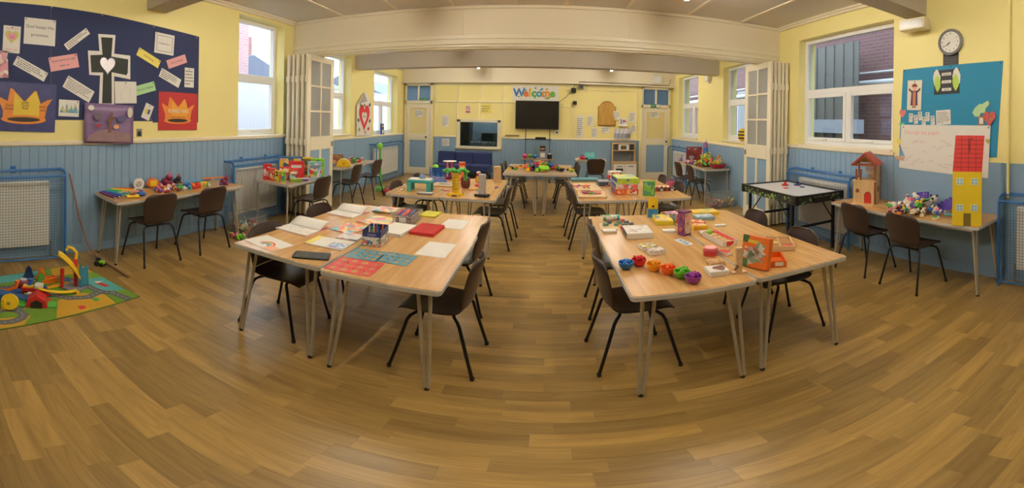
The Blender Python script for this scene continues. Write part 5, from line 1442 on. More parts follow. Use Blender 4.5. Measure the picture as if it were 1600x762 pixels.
# ---- front right tables
for (x, y, c, lb) in ((0.49, 2.20, 'blue', 'blue'), (0.575, 2.235, 'red', 'red'), (0.64, 2.14, 'yellow', 'amber yellow'), (0.70, 2.06, 'orange', 'orange'), (0.755, 1.985, 'green', 'green'), (0.785, 1.895, 'purple', 'purple')):
    cc = {'yellow': (250, 170, 30), 'orange': (252, 110, 30), 'green': (96, 190, 40), 'purple': (158, 60, 160), 'blue': (40, 120, 190), 'red': (222, 44, 48)}[c]
    mb = mat('bowl_' + c, cc, 0.35, var=0.04)
    t = tag(B().lathe([(0.0, 0.0), (0.022, 0.0), (0.036, 0.012), (0.044, 0.03), (0.047, 0.046), (0.043, 0.046), (0.04, 0.03), (0.03, 0.014), (0.0, 0.008)], 20).mk('counting_bowl', mb, T=Matrix.Translation((x, y, ZT)), smooth=True), lb + ' plastic bowl of matching counters in the row', 'bowl', 'coloured sorting bowls')
    for k in range(9):
        a = k * 2.4; r = 0.006 + 0.003 * k
        o = B().ball((0, 0, 0), 0.011, 0.009, 0.009, 8).ball((0.008, 0, 0.009), 0.0065, n=6).ball((0.0, 0.008, -0.004), 0.005, n=6).ball((0, -0.008, -0.004), 0.005, n=6).mk('counter', mb, T=Matrix.Translation((x + r * math.cos(a), y + r * math.sin(a), ZT + (0.052 if k > 4 else 0.058) - 0.004 * (c == 'blue'))) @ Euler((rnd.uniform(0, 3), rnd.uniform(0, 3), rnd.uniform(0, 6))).to_matrix().to_4x4())
        tag(o, '%s counter heaped in the %s bowl' % (lb, lb), 'counter', lb + ' counters in their bowl')
cn = thing('card_tube', 'white and green cardboard tube lying at the far left of the front right tables', 'tube', (0.61, 3.40, ZT), R(2))
B().tube([(-0.07, 0, 0.026), (0.05, 0, 0.026)], 0.026, 16).mk('tube', mat_print('tube_print', [(236, 234, 226), (120, 190, 130), (240, 236, 230), (200, 220, 210)], 30), cn, smooth=True); B().tube([(0.05, 0, 0.026), (0.075, 0, 0.026)], 0.027, 16).mk('cap', pl('teal'), cn)
tag(B().box(-0.075, 0.075, -0.1, 0.1, 0, 0.004).mk('craft_board', mat_wood('plywood', (206, 170, 120), (226, 194, 146), 'X', 4, 0.5), T=Matrix.Translation((0.55, 3.18, ZT)) @ Matrix.Rotation(R(-6), 4, 'Z')), 'thin plywood board under the magnetic blocks', 'board')
for i, (dx, dy, c, r) in enumerate(((0.53, 3.2, 'teal', .3), (0.57, 3.27, 'grey', -.4), (0.62, 3.2, 'teal', 1.0), (0.66, 3.27, 'teal', .4), (0.69, 3.18, 'grey', -.5), (0.72, 3.27, 'grey', .1), (0.66, 3.1, 'red', .3), (0.71, 3.08, 'red', .5), (0.75, 3.2, 'grey', .8), (0.70, 3.33, 'red', 0))):
    t = thing('magnetic_block', '%s ridged block in the scatter by the craft board, %s' % (c, ['foremost left', 'left of centre', 'inner', 'upper', 'right of centre', 'far middle', 'front', 'front right', 'right end', 'far right'][i]), 'toy block', (dx, dy, ZT + (0.0045 if dx < 0.6 else 0)), r, 'magnetic blocks')
    B().box(-0.022, 0.022, -0.013, 0.013, 0, 0.024).mk('block', mat('muted_' + c, {'teal': (110, 166, 150), 'grey': (96, 110, 124), 'red': (206, 70, 62)}[c], 0.45), t, bevel=0.003)
    B().lathe([(0.007, 0.024), (0.007, 0.028), (0.0, 0.028)], 8, (-0.011, 0, 0)).lathe([(0.007, 0.024), (0.007, 0.028), (0.0, 0.028)], 8, (0.011, 0, 0)).mk('studs', pl('grey'), t)
gbox('card_deck', 'thin white card deck by the craft board', 'cards', 0.53, 3.02, (0.11, 0.075, 0.018), R(0), m_paper)
gbox('domino_box', 'flat white box with a pale printed lid on the front right table', 'box', 0.735, 2.92, (0.2, 0.25, 0.045), R(-3), m_paper, top=mat_print('faint_box_print', [(236, 232, 224), (220, 214, 200), (200, 180, 170), (240, 236, 230)], 24), side=m_ink)
def deck(label, x, y, w, d, n, rz, top):
    t = thing('card_deck', label, 'cards', (x, y, ZT), rz)
    for i in range(n): B().cbox((rnd.uniform(-.002, .002), rnd.uniform(-.002, .002), 0.0028 + i * 0.0056), (w, d, 0.005), rz=rnd.uniform(-.03, .03)).mk('card', m_paper if i < n - 1 else top, t)
deck('small stack of yellow topped cards on the front right table', 0.715, 2.56, 0.105, 0.085, 5, R(8), mat_print('cards_yellow', [(226, 206, 90), (240, 236, 220), (160, 150, 100)], 50))
deck('small stack of brown topped cards nearest the coloured bowls', 0.745, 2.45, 0.11, 0.08, 5, R(6), mat_print('cards_brown', [(200, 180, 160), (160, 130, 120), (230, 224, 214)], 50))
pc = thing('snack_pouch', 'yellow and blue standing pouch at the far edge of the front right table', 'pouch', (1.015, 3.46, ZT), R(-12))
P = [[(xx * (1 - 0.12 * v), s_ * (0.028 * (1 - v) ** 0.7 * (1 - (abs(xx) / 0.055) ** 2 * 0.6)), 0.185 * v) for xx in [-0.05 + 0.0125 * i for i in range(9)]] for s_ in (1,) for v in [k / 8 for k in range(9)]]
P2 = [[(x_, -y_, z_) for x_, y_, z_ in row] for row in P]
b = B().grid(P).grid([list(reversed(r)) for r in P2])
b.mk('pouch_film', mat('pouch_yellow', (240, 196, 40), 0.25, var=0.1, scale=30, bump=0.2, bscale=30), pc, smooth=True)
Pb = [[(x_, y_ - 0.0012, z_ * 0.45) for x_, y_, z_ in [(p[0], -0.028 * (1 - 0.45 * p[2] / 0.185) ** 0.7 * (1 - (abs(p[0]) / 0.055) ** 2 * 0.6), p[2]) for p in row]] for row in P]
B().grid([list(reversed(r)) for r in Pb]).mk('blue_print', mat('pouch_blue', (70, 140, 190), 0.3), pc, smooth=True)
B().prism([(0.011 * math.cos(k * math.pi / 8), 0.011 * math.sin(k * math.pi / 8)) for k in range(16)], 0, 0.002, Matrix.Translation((0, -0.0215, 0.11)) @ Matrix.Rotation(R(84), 4, 'X')).mk('badge', pl('black'), pc)
gbox('game_box', 'flat bright yellow game box in front of the pouch', 'game', 1.05, 3.27, (0.15, 0.26, 0.04), R(-8), mat('game_yellow', (240, 220, 60), 0.4), top=mat_print('yellow_lid_print', [(244, 226, 70), (240, 224, 90), (110, 150, 190), (236, 190, 170), (244, 228, 80)], 22))
gbox('card_game_box', 'tall purple and cream card game box standing in the middle of the front right tables', 'game', 1.09, 2.83, (0.085, 0.07, 0.2), R(28), mat('box_purple', (126, 66, 120), 0.4), front=mat_print('bottle_print', [(232, 216, 180), (226, 206, 170), (206, 150, 110), (222, 196, 160)], 36), title=m_pinkp, side=mat_print('purple_print', [(126, 66, 120), (110, 56, 108), (150, 90, 140), (216, 110, 90)], 40))
deck('fan of clear edged cards left of the purple box', 1.0, 2.94, 0.1, 0.07, 3, R(-10), m_paper)
s = flat('domino_card', 'white card with printed squares near the purple box', 'cards', 1.01, 2.64, 0.065, 0.17, R(14), m_paper, 0.002)
for k in range(3): B().box(-0.022, 0.022, -0.07 + k * 0.05, -0.035 + k * 0.05, 0.002, 0.0024).mk('square_print', pr_cool, s)
gbox('game_box', 'flat pink picture game box at the far left of the right hand table', 'game', 1.21, 3.41, (0.13, 0.24, 0.035), R(6), mat('game_pink', (216, 130, 150), 0.4), top=mat_print('pink_lid_print', [(220, 150, 170), (150, 130, 170), (240, 210, 210), (190, 110, 140)], 30))
gbox('small_red_box', 'small red upright box behind the purple card box', 'game', 1.19, 3.19, (0.045, 0.06, 0.075), R(10), pl('red'), front=pr_warm)
gbox('small_grey_box', 'small grey upright box beside the red one', 'game', 1.14, 3.25, (0.05, 0.04, 0.075), R(10), pl('grey'), front=pr_cool)
gbox('game_box', 'long yellow jigsaw box at the far right of the front right tables', 'game', 1.53, 3.45, (0.25, 0.16, 0.035), R(-4), mat('jigsaw_yellow', (242, 206, 60), 0.4), top=mat_print('jigsaw_print', [(246, 216, 80), (240, 200, 90), (190, 200, 150), (250, 236, 190)], 20))
gbox('game_box', 'pale blue flat game box in front of the long yellow jigsaw', 'game', 1.45, 3.28, (0.17, 0.14, 0.03), R(-4), mat('game_pale_blue', (150, 186, 206), 0.4), top=mat_print('pale_blue_print', [(170, 200, 214), (220, 226, 226), (130, 170, 200)], 26))
gbox('game_box', 'flat red game box behind the purple box', 'game', 1.32, 3.13, (0.12, 0.12, 0.022), R(-6), pl('red'), top=pr_warm)
gbox('game_box', 'small golden yellow box right of the purple box', 'game', 1.27, 2.97, (0.12, 0.1, 0.035), R(-4), mat('game_gold', (240, 190, 40), 0.4), top=pr_warm)
gbox('card_box', 'small white card box behind the long open game', 'cards', 1.245, 2.80, (0.07, 0.08, 0.02), R(-10), m_paper, top=pr_soft)
lg = thing('open_game_tray', 'long white and red open game tray with wooden dividers', 'game', (1.27, 2.58, ZT), R(4))
open_tub(lg, 0.12, 0.31, 0.045, 0.004, mat('tray_white_card', (232, 226, 214), 0.5), 0.001)
B().box(0.025, 0.056, -0.15, 0.15, 0.004, 0.043).mk('red_insert', pl('red'), lg); B().box(-0.056, 0.025, -0.15, 0.15, 0.004, 0.034).mk('wood_insert', MATS['plywood'], lg)
for k in range(4): B().box(-0.056, 0.025, -0.11 + k * 0.07, -0.105 + k * 0.07, 0.034, 0.042).mk('divider', MATS['plywood'], lg)
B().box(-0.03, 0.03, -0.1562, -0.155, 0.006, 0.04).mk('red_label', pl('red'), lg)
tag(B().lathe([(0.02, 0), (0.022, 0.02), (0.014, 0.03), (0.0, 0.032)], 10).mk('game_pawn', pl('lime'), T=Matrix.Translation((1.235, 2.68, ZT + 0.034)), smooth=True), 'lime green pawn standing in the long game tray', 'game piece')
deck('lone small white card deck near the right side chairs', 1.47, 2.98, 0.1, 0.045, 2, R(-4), m_paper)
rt = thing('round_tin', 'round red tin between the decks and the orange box', 'tin', (1.075, 2.31, ZT))
B().lathe([(0.0, 0), (0.046, 0), (0.047, 0.004), (0.047, 0.036), (0.046, 0.04)], 24).mk('tin_body', mat('tin_red', (200, 50, 54), 0.35), rt, smooth=True); B().lathe([(0.049, 0.036), (0.049, 0.052), (0.046, 0.055), (0.0, 0.055)], 24).mk('lid', mat('tin_lid', (214, 110, 120), 0.35), rt, smooth=True)
B().lathe([(0.038, 0.0552), (0.038, 0.0558), (0.0, 0.0558)], 24).mk('lid_label', m_pinkp, rt)
k = 0
for i in range(4):
    for j in range(3):
        if (i, j) == (3, 2): continue
        t = thing('letter_cube', 'wooden letter cube in the block beside the white deck', 'toy block', (0.99 + i * 0.026 + rnd.uniform(-.002, .002), 2.11 + j * 0.027, ZT), rnd.uniform(-.1, .1), 'wooden letter cubes')
        B().box(-0.011, 0.011, -0.011, 0.011, 0, 0.022).mk('cube', MATS['plywood'], t, bevel=0.002)
        link_part('lettering', text_mesh('AEIORSTLNCD'[k], 0.018, m_redp), t, Matrix.Translation((0, 0, 0.0222))); k += 1
gbox('card_box', 'white card box with a brown emblem at the near edge of the front right table', 'cards', 0.965, 1.985, (0.115, 0.11, 0.032), R(-4), m_paper, top=mat_print('emblem_print', [(236, 232, 226), (232, 228, 222), (238, 234, 228), (130, 84, 76), (236, 232, 226)], 14))
wt = thing('wooden_stand', 'upright wooden peg stand in front of the orange box', 'toy', (1.08, 1.935, ZT), R(-10))
B().box(-0.018, 0.018, -0.014, 0.014, 0.008, 0.165).mk('post', MATS['plywood'], wt, bevel=0.002); B().box(-0.045, 0.045, -0.018, 0.018, 0, 0.01).mk('foot', MATS['plywood'], wt); B().tube([(-0.03, -0.016, 0.03), (-0.012, -0.02, 0.05), (-0.02, -0.016, 0.06)], 0.006, 6).mk('hook', mat('dark_wood', (120, 84, 50), 0.5), wt)
og = thing('open_game_box', 'orange open game box with its lid standing up on the front right tables', 'game', (1.325, 2.01, ZT), R(-24))
m_og = mat('game_orange', (236, 116, 34), 0.4)
open_tub(og, 0.2, 0.19, 0.042, 0.003, m_og, 0.0005); B().box(-0.095, 0.0, -0.09, 0.09, 0.004, 0.008).mk('paper_insert', m_paper, og); B().box(0.03, 0.08, -0.0965, -0.0955, 0.01, 0.035).mk('white_label', m_paper, og)
LT = og.matrix_world.inverted() @ (Matrix.Translation((1.185, 1.955, ZT + 0.008)) @ Matrix.Rotation(R(-66), 4, 'Z') @ Matrix.Rotation(R(-10), 4, 'X'))
w, h = 0.19, 0.2
ol = B().box(-w / 2, w / 2, 0.0, 0.04, 0, h).mk('lid', m_og, og, bevel=0.002, T=LT)
B().box(-w / 2, -w / 2 + 0.05, -0.0008, 0, 0.0, 0.05).mk('green_corner', mat('game_green', (60, 104, 60), 0.4), ol)
B().box(-w / 2, -w / 2 + 0.045, -0.0008, 0, 0.155, h).mk('green_corner', MATS['game_green'], ol)
for x, y, r in ((-0.05, 0.09, 0.2), (0.0, 0.1, -0.2), (0.04, 0.08, 0.3), (-0.02, 0.06, -0.4), (0.03, 0.13, 0.5)): B().cbox((x, -0.0012, y), (0.06, 0.001, 0.07), ry=r).mk('card_picture', mat_print('card_pictures', [(226, 220, 206), (216, 210, 196), (200, 120, 90), (150, 170, 130)], 40), ol)
B().cbox((-0.01, -0.0012, 0.165), (0.09, 0.001, 0.02)).mk('title_band', m_gold, ol)
wd = thing('wooden_tray', 'divided wooden tray beside the orange box', 'tray', (1.59, 2.27, ZT), R(-28))
open_tub(wd, 0.19, 0.26, 0.04, 0.006, MATS['plywood'], 0.0005)
for q in ((-0.003, 0.003, -0.125, 0.125), (-0.09, 0.09, -0.04, -0.034), (-0.09, 0.09, 0.04, 0.046)): B().box(*q, 0.003, 0.036).mk('divider', MATS['plywood'], wd)
gbox('wooden_tiles', 'red tiles in a compartment of the divided wooden tray', 'game piece', 1.605, 2.18, (0.07, 0.06, 0.02), R(-28), mat('tile_red', (214, 90, 76), 0.5), z=ZT + 0.006)
gbox('wooden_tiles', 'pale yellow tiles in a compartment of the divided wooden tray', 'game piece', 1.56, 2.3, (0.07, 0.06, 0.02), R(-28), mat('tile_yellow', (232, 206, 120), 0.5), z=ZT + 0.006)
mr = gbox('match_box', 'little red and white box with its lid tipped up beside the red tin', 'box', 1.17, 2.29, (0.05, 0.09, 0.02), R(20), m_paper, top=pl('red'))
B().cbox((0.02, -0.03, 0.045), (0.012, 0.12, 0.004), rx=R(-50)).mk('tipped_lid', m_paper, mr)

# ---- middle left tables
ts = thing('toy_stool', 'turquoise plastic toy operating table with white top', 'toy', (-1.475, 4.52, ZT), R(4))
for sx in (-1, 1):
    for sy in (-1, 1): B().box(sx * 0.12 - 0.025, sx * 0.12 + 0.025, sy * 0.075 - 0.02, sy * 0.075 + 0.02, 0, 0.12).mk('leg', pl('teal'), ts, bevel=0.004)
B().box(-0.148, 0.148, -0.098, 0.098, 0.105, 0.142).mk('body', pl('teal'), ts, bevel=0.008); B().box(-0.135, 0.135, -0.085, 0.085, 0.142, 0.15).mk('top', pl('white'), ts)
bl = thing('blue_dome_toy', 'small pale blue dome toy on the turquoise table', 'toy', (-1.46, 4.55, ZT + 0.1505)); B().lathe([(0.04, 0), (0.038, 0.03), (0.02, 0.055), (0, 0.06)], 12).mk('dome', mat('pale_blue_plastic', (130, 160, 200), 0.3), bl, smooth=True); B().lathe([(0.044, 0), (0.044, 0.008)], 12).mk('rim', pl('grey'), bl)
c4 = thing('connect_game', 'blue upright four in a row game with holes', 'game', (-1.47, 5.28, ZT), R(16))
m_c4 = mat('game_blue', (40, 112, 206), 0.35)
def ring_cell(w, h, r, y, n=12):
    vs = []; out = []
    for m in range(n):
        a = 2 * math.pi * m / n; c_, s_ = math.cos(a), math.sin(a); f = 1 / max(abs(c_), abs(s_))
        vs.append((r * c_, y, r * s_)); out.append((w / 2 * f * c_, y, h / 2 * f * s_))
    return vs + out, [(m, (m + 1) % n, n + (m + 1) % n, n + m) for m in range(n)]
b = B()
for i in range(7):
    for j in range(6):
        for yy, rev in ((-0.008, False), (0.008, True)):
            vs, fs = ring_cell(0.031, 0.031, 0.011, yy)
            b.add([(x + (i - 3) * 0.031, y, z + 0.03 + j * 0.031) for x, y, z in vs], [f[::-1] if not rev else f for f in fs])
b.box(-0.116, -0.108, -0.012, 0.012, 0, 0.21).box(0.108, 0.116, -0.012, 0.012, 0, 0.21).mk('grid', m_c4, c4)
for sx in (-1, 1): B().box(sx * 0.112 - 0.006, sx * 0.112 + 0.006, -0.06, 0.06, 0, 0.02).mk('foot', m_c4, c4)
B().box(-0.13, 0.13, -0.07, 0.07, 0, 0.012).mk('tray', m_c4, c4)
gd = tag(B().lathe([(0.045, 0), (0.043, 0.015), (0.03, 0.035), (0, 0.042)], 14).mk('dome_toy', mat('lime_cap', (140, 220, 50), 0.4), T=Matrix.Translation((-1.50, 5.27, ZT + 0.205)), smooth=True), 'lime green dome toy sitting on top of the blue game', 'toy')
yt = thing('palm_tower_game', 'yellow bamboo tower game with a green palm crown', 'game', (-1.0, 4.38, ZT))
m_yt = mat('tower_yellow', (240, 196, 30), 0.35)
for k in range(7): B().lathe([(0.046 - 0.001 * k, 0.035 + k * 0.034), (0.05 - 0.001 * k, 0.05 + k * 0.034), (0.044 - 0.001 * k, 0.066 + k * 0.034)], 8).mk('segment', m_yt, yt)
b = B()
for k in range(8):
    a = k * math.pi / 4
    b.prism([(0.03 * math.cos(a - .5), 0.03 * math.sin(a - .5)), (0.105 * math.cos(a), 0.105 * math.sin(a)), (0.03 * math.cos(a + .5), 0.03 * math.sin(a + .5))], 0, 0.018)
b.lathe([(0.085, 0), (0.07, 0.025), (0.045, 0.04)], 12); b.mk('base', m_yt, yt)
B().lathe([(0.03, 0.002), (0.032, 0.02)], 10, (0, -0.075, 0)).mk('brown_stone', pl('brown'), yt)
for k in range(6):
    a = k * math.pi / 3
    b = B()
    for j in range(5): b.ball((math.cos(a) * (0.03 + 0.028 * j), math.sin(a) * (0.03 + 0.028 * j), 0.285 + 0.016 * math.sin(j * 0.8)), 0.019, n=8)
    b.mk('frond', pl('green'), yt, smooth=True)
b = B()
for k in range(6): b.ball((0.105 + 0.008 * math.sin(k), 0.02, 0.19 + k * 0.024), 0.02, n=8)
b.mk('climbing_figure', pl('green'), yt, smooth=True)
br = thing('barrel_game', 'brown toy barrel behind the yellow tower', 'game', (-0.99, 4.9, ZT)); m_bar = mat('barrel_brown', (112, 52, 44), 0.4)
B().lathe([(0.045, 0), (0.058, 0.03), (0.064, 0.075), (0.058, 0.12), (0.045, 0.145), (0.0, 0.145)], 18).mk('barrel', m_bar, br, smooth=True)
B().lathe([(0.02, 0.145), (0.024, 0.16), (0.014, 0.185), (0, 0.19)], 10).mk('figure_head', m_bar, br, smooth=True)
for z in (0.03, 0.115): B().lathe([(0.0595, z), (0.061, z + 0.006), (0.0595, z + 0.012)], 18).mk('hoop', mat('barrel_hoop', (84, 40, 36), 0.4), br)
wb = thing('solitaire_board', 'flat wooden board game behind the yellow tower', 'game', (-1.29, 5.02, ZT), R(6)); B().box(-0.15, 0.15, -0.15, 0.15, 0, 0.016).mk('board', MATS['plywood'], wb, bevel=0.003); B().box(-0.08, 0.08, -0.09, 0.09, 0.016, 0.018).mk('play_field', mat('felt_greygreen', (150, 160, 150), 0.8), wb)
gt = thing('grey_tower_game', 'pale grey column game on a black base', 'game', (-0.69, 4.39, ZT), R(-20))
B().box(-0.075, 0.075, -0.055, 0.055, 0, 0.032).mk('base', m_dark, gt, bevel=0.006); m_gt = mat('pale_grey_plastic', (196, 190, 190), 0.4)
for k in range(8): B().box(-0.034, 0.034, -0.03, 0.03, 0.032 + k * 0.029, 0.06 + k * 0.029).mk('layer', m_gt, gt, bevel=0.002)
jg = thing('block_tower', 'tall tower of stacked wooden blocks near the right edge of the middle left tables', 'game', (-0.645, 5.44, ZT), R(10))
bm = B().box(-0.05, 0.05, -0.0155, 0.0155, 0, 0.0142).mesh('block', MATS['plywood'])
for k in range(16):
    for j in (-1, 0, 1):
        if k in (9, 13) and j == 1: continue
        T = Matrix.Translation((0, 0, k * 0.0146)) @ Matrix.Rotation(R(90 * (k % 2)), 4, 'Z') @ Matrix.Translation((rnd.uniform(-.005, .005), j * 0.033, 0))
        link_part('block', bm, jg, T)
gbox('orange_carton', 'narrow orange carton standing behind the barrel', 'box', -1.165, 5.5, (0.09, 0.06, 0.27), R(8), mat('carton_orange', (236, 96, 40), 0.4), front=mat_print('orange_print', [(236, 96, 40), (240, 120, 60), (246, 200, 150), (228, 84, 40)], 20), top=m_paper)
kp_ = thing('marble_drop_game', 'pink tube game with a flat white disc on top', 'game', (-1.37, 5.58, ZT)); B().lathe([(0.07, 0), (0.065, 0.03), (0.05, 0.04)], 16).mk('base', pl('maroon'), kp_)
for k in range(6): B().tube([(0.045 * math.cos(k * 1.047), 0.045 * math.sin(k * 1.047), 0.03), (0.045 * math.cos(k * 1.047), 0.045 * math.sin(k * 1.047), 0.26)], 0.009, 6).mk('stick', mat('stick_%d' % (k % 3), [(196, 60, 110), (220, 200, 206), (150, 60, 120)][k % 3], 0.4), kp_)
B().lathe([(0.0, 0.26), (0.1, 0.262), (0.1, 0.27), (0.0, 0.272)], 20).mk('disc', m_paper, kp_)
pg = thing('parrot_toy', 'red and yellow toy parrot figure on the middle left tables', 'toy', (-0.85, 5.08, ZT)); B().lathe([(0.05, 0), (0.05, 0.025), (0.03, 0.03)], 12).mk('base', pl('red'), pg); B().ball((0, 0, 0.09), 0.032, 0.032, 0.055, 12).mk('body', pl('yellow'), pg, smooth=True); B().ball((0, 0, 0.165), 0.027, n=12).mk('head', pl('red'), pg, smooth=True); B().lathe([(0.03, 0.18), (0.03, 0.19), (0.016, 0.2), (0.0, 0.205)], 10).mk('hat', pl('white'), pg)
for sx in (-1, 1): B().ball((sx * 0.033, 0, 0.09), 0.012, 0.022, 0.045, 8).mk('wing', pl('orange'), pg, smooth=True)
sl = thing('grey_case', 'flat grey and white slab case at the near edge of the middle left tables', 'case', (-1.34, 4.29, ZT), R(4)); B().box(-0.09, 0.09, -0.035, 0.035, 0, 0.022).mk('case', pl('grey'), sl, bevel=0.003); B().box(-0.085, 0.085, -0.03, 0.03, 0.022, 0.026).mk('lid', pl('white'), sl)
for i in range(14):
    o = B().box(-0.045, 0.045, -0.02, 0.02, 0, 0.008).mk('wooden_tile', MATS['plywood'], T=Matrix.Translation((-1.75 + 0.055 * (i % 2) + rnd.uniform(-.01, .01), 4.25 + 0.075 * (i // 2), ZT)) @ Matrix.Rotation(rnd.uniform(-.9, .9), 4, 'Z'), bevel=0.002)
    tag(o, 'plain wooden tile scattered along the left edge of the middle left tables', 'game piece', 'wooden tiles on the middle left table')
for i, (x, y, c) in enumerate(((-0.88, 4.75, 'orange'), (-0.84, 4.8, 'yellow'), (-0.8, 4.74, 'teal'), (-1.2, 4.62, 'green'), (-1.16, 4.6, 'pink'), (-0.6, 5.0, 'blue'))):
    t = thing('plastic_sword', '%s plastic game peg lying on the middle left tables' % c, 'game piece', (x, y, ZT), i * 0.9, 'game pegs'); B().box(-0.04, 0.04, -0.006, 0.006, 0, 0.01).mk('blade', pl(c), t); B().box(-0.015, -0.007, -0.02, 0.02, 0, 0.012).mk('guard', pl(c), t)

# ---- middle right tables
rl = thing('blue_roll', 'long pale blue roll at the far edge of the middle right tables', 'roll', (0.62, 5.74, ZT), R(1)); B().tube([(-0.2, 0, 0.028), (0.2, 0, 0.028)], 0.028, 16).mk('roll', mat('pale_blue_roll', (110, 170, 190), 0.5), rl, smooth=True)
for sx in (-1, 1): B().tube([(sx * 0.2, 0, 0.028), (sx * 0.206, 0, 0.028)], 0.022, 12).mk('end', mat('roll_end', (90, 150, 180), 0.5), rl)
flat('wooden_mat', 'pale paper under the loose crayons on the middle right tables', 'paper', 0.6, 5.25, 0.34, 0.6, 0, mat('kraft_paper', (222, 194, 150), 0.6), 0.001)
for i in range(16):
    c = ('red', 'purple', 'orange', 'red', 'blue', 'pink', 'yellow', 'orange')[i % 8]
    o = B().tube([(-0.035, 0, 0.007), (0.03, 0, 0.007), (0.04, 0, 0.007)], [0.007, 0.007, 0.003], 6).mk('crayon', pl(c), T=Matrix.Translation((0.47 + rnd.uniform(-.04, .16), 5.2 + rnd.uniform(-.1, .16), ZT + 0.0015)) @ Matrix.Rotation(rnd.uniform(0, 3), 4, 'Z'))
    tag(o, '%s crayon loose on the paper of the middle right tables' % c, 'crayon', c + ' loose crayons')
wtr = thing('wooden_board_tray', 'pale wooden tray with pens at the near left of the middle right tables', 'tray', (0.585, 4.6, ZT), R(-3)); B().box(-0.165, 0.165, -0.19, 0.19, 0, 0.022).mk('tray', MATS['plywood'], wtr, bevel=0.003); B().box(-0.12, 0.12, -0.03, 0.13, 0.022, 0.026).mk('paper', m_paper, wtr)
for i in range(10):
    c = ('red', 'green', 'pink', 'purple', 'green', 'yellow', 'orange', 'red', 'pink', 'navy')[i]
    o = B().tube([(-0.05, 0, 0.008), (0.05, 0, 0.008)], 0.008, 6).mk('chunky_pen', pl(c), T=Matrix.Translation((0.52 + 0.065 * (i % 3) + rnd.uniform(-.01, .01), 4.56 + 0.055 * (i // 3), ZT + 0.0268)) @ Matrix.Rotation(rnd.uniform(-.4, .4), 4, 'Z'))
    tag(o, '%s chunky pen on the wooden tray%s' % (c, ', front row' if i < 3 else ', rear rows'), 'pen', 'chunky pens on the wooden tray')
for k, (c, pr, tp) in enumerate((('bottom', pr_warm, None), ('middle', mat_print('mid_print', [(230, 226, 216), (226, 110, 90), (90, 110, 170), (236, 170, 150)], 26), None), ('top', mat_print('lime_print', [(180, 206, 50), (200, 214, 90), (90, 130, 170), (220, 224, 170)], 20), mat_print('lime_top', [(196, 214, 70), (214, 220, 130), (150, 190, 190), (206, 216, 90)], 12)))):
    gbox('puzzle_box', '%s box of the three puzzle boxes stacked on the middle right tables' % c, 'puzzle', 1.03 + 0.004 * k, 4.83, (0.29 - 0.006 * k, 0.4, 0.066), R(-3 + 2 * k), mat('puzzle_%s' % c, [(216, 80, 60), (226, 222, 210), (186, 206, 50)][k], 0.4), front=pr, top=tp, side=mat('puzzle_side_blue', (50, 80, 150), 0.4), z=ZT + 0.0675 * k, group='stacked puzzle boxes')
gbox('green_puzzle_box', 'upright green jungle puzzle box at the near edge of the middle right tables', 'puzzle', 1.275, 4.53, (0.14, 0.075, 0.185), R(-22), mat('jungle_green', (100, 170, 60), 0.4), front=mat_print('jungle_print', [(90, 160, 80), (130, 190, 70), (80, 150, 170), (160, 200, 120)], 24), side=pr_green)
gbox('dark_game_box', 'dark blue flat game box behind the puzzle stack', 'game', 0.845, 5.38, (0.16, 0.22, 0.065), R(2), mat('box_darkgrey', (80, 84, 100), 0.4), front=mat_print('dark_print', [(70, 74, 96), (150, 130, 130), (230, 180, 140), (60, 64, 84)], 30), top=mat('box_top_grey', (140, 150, 160), 0.4))
for k, (lb, c, sz) in enumerate((('blue', 'blue', (0.26, 0.2, 0.05)), ('orange red', 'red', (0.22, 0.18, 0.05)), ('white', 'white', (0.19, 0.16, 0.06)))):
    gbox('stacked_game_box', '%s game box in the pile behind the puzzle boxes' % lb, 'game', 1.07, 5.66, sz, R(-5 + 6 * k), pl(c), front=[pr_cool, pr_warm, pr_bright][k], z=ZT + 0.0515 * k, group='game pile behind the puzzles')
bt_ = thing('black_card_tray', 'black card tray with white paper at the right of the middle right tables', 'tray', (1.575, 4.92, ZT), R(-6)); B().box(-0.15, 0.15, -0.12, 0.12, 0, 0.03).mk('tray', m_dark, bt_, bevel=0.004); B().box(-0.1, 0.12, 0.0, 0.11, 0.03, 0.034).mk('paper', m_paper, bt_)
for k in range(4): B().box(-0.13 + k * 0.07, -0.09 + k * 0.07, -0.1215, -0.12, 0.004, 0.026).mk('pattern', m_paper if k % 2 else pl('red'), bt_)
for k in range(4):
    o = B().ball((0, 0, 0.016), 0.02, 0.02, 0.016, 8).mk('game_counter', pl('red' if k % 2 else 'orange'), T=Matrix.Translation((1.48 + k * 0.055, 4.86 - 0.01 * k, ZT + 0.031)), smooth=True); tag(o, '%s game counter on the black card tray, %s' % ('red' if k % 2 else 'orange', ['first', 'second', 'third', 'fourth'][k] + ' from the left'), 'game piece')
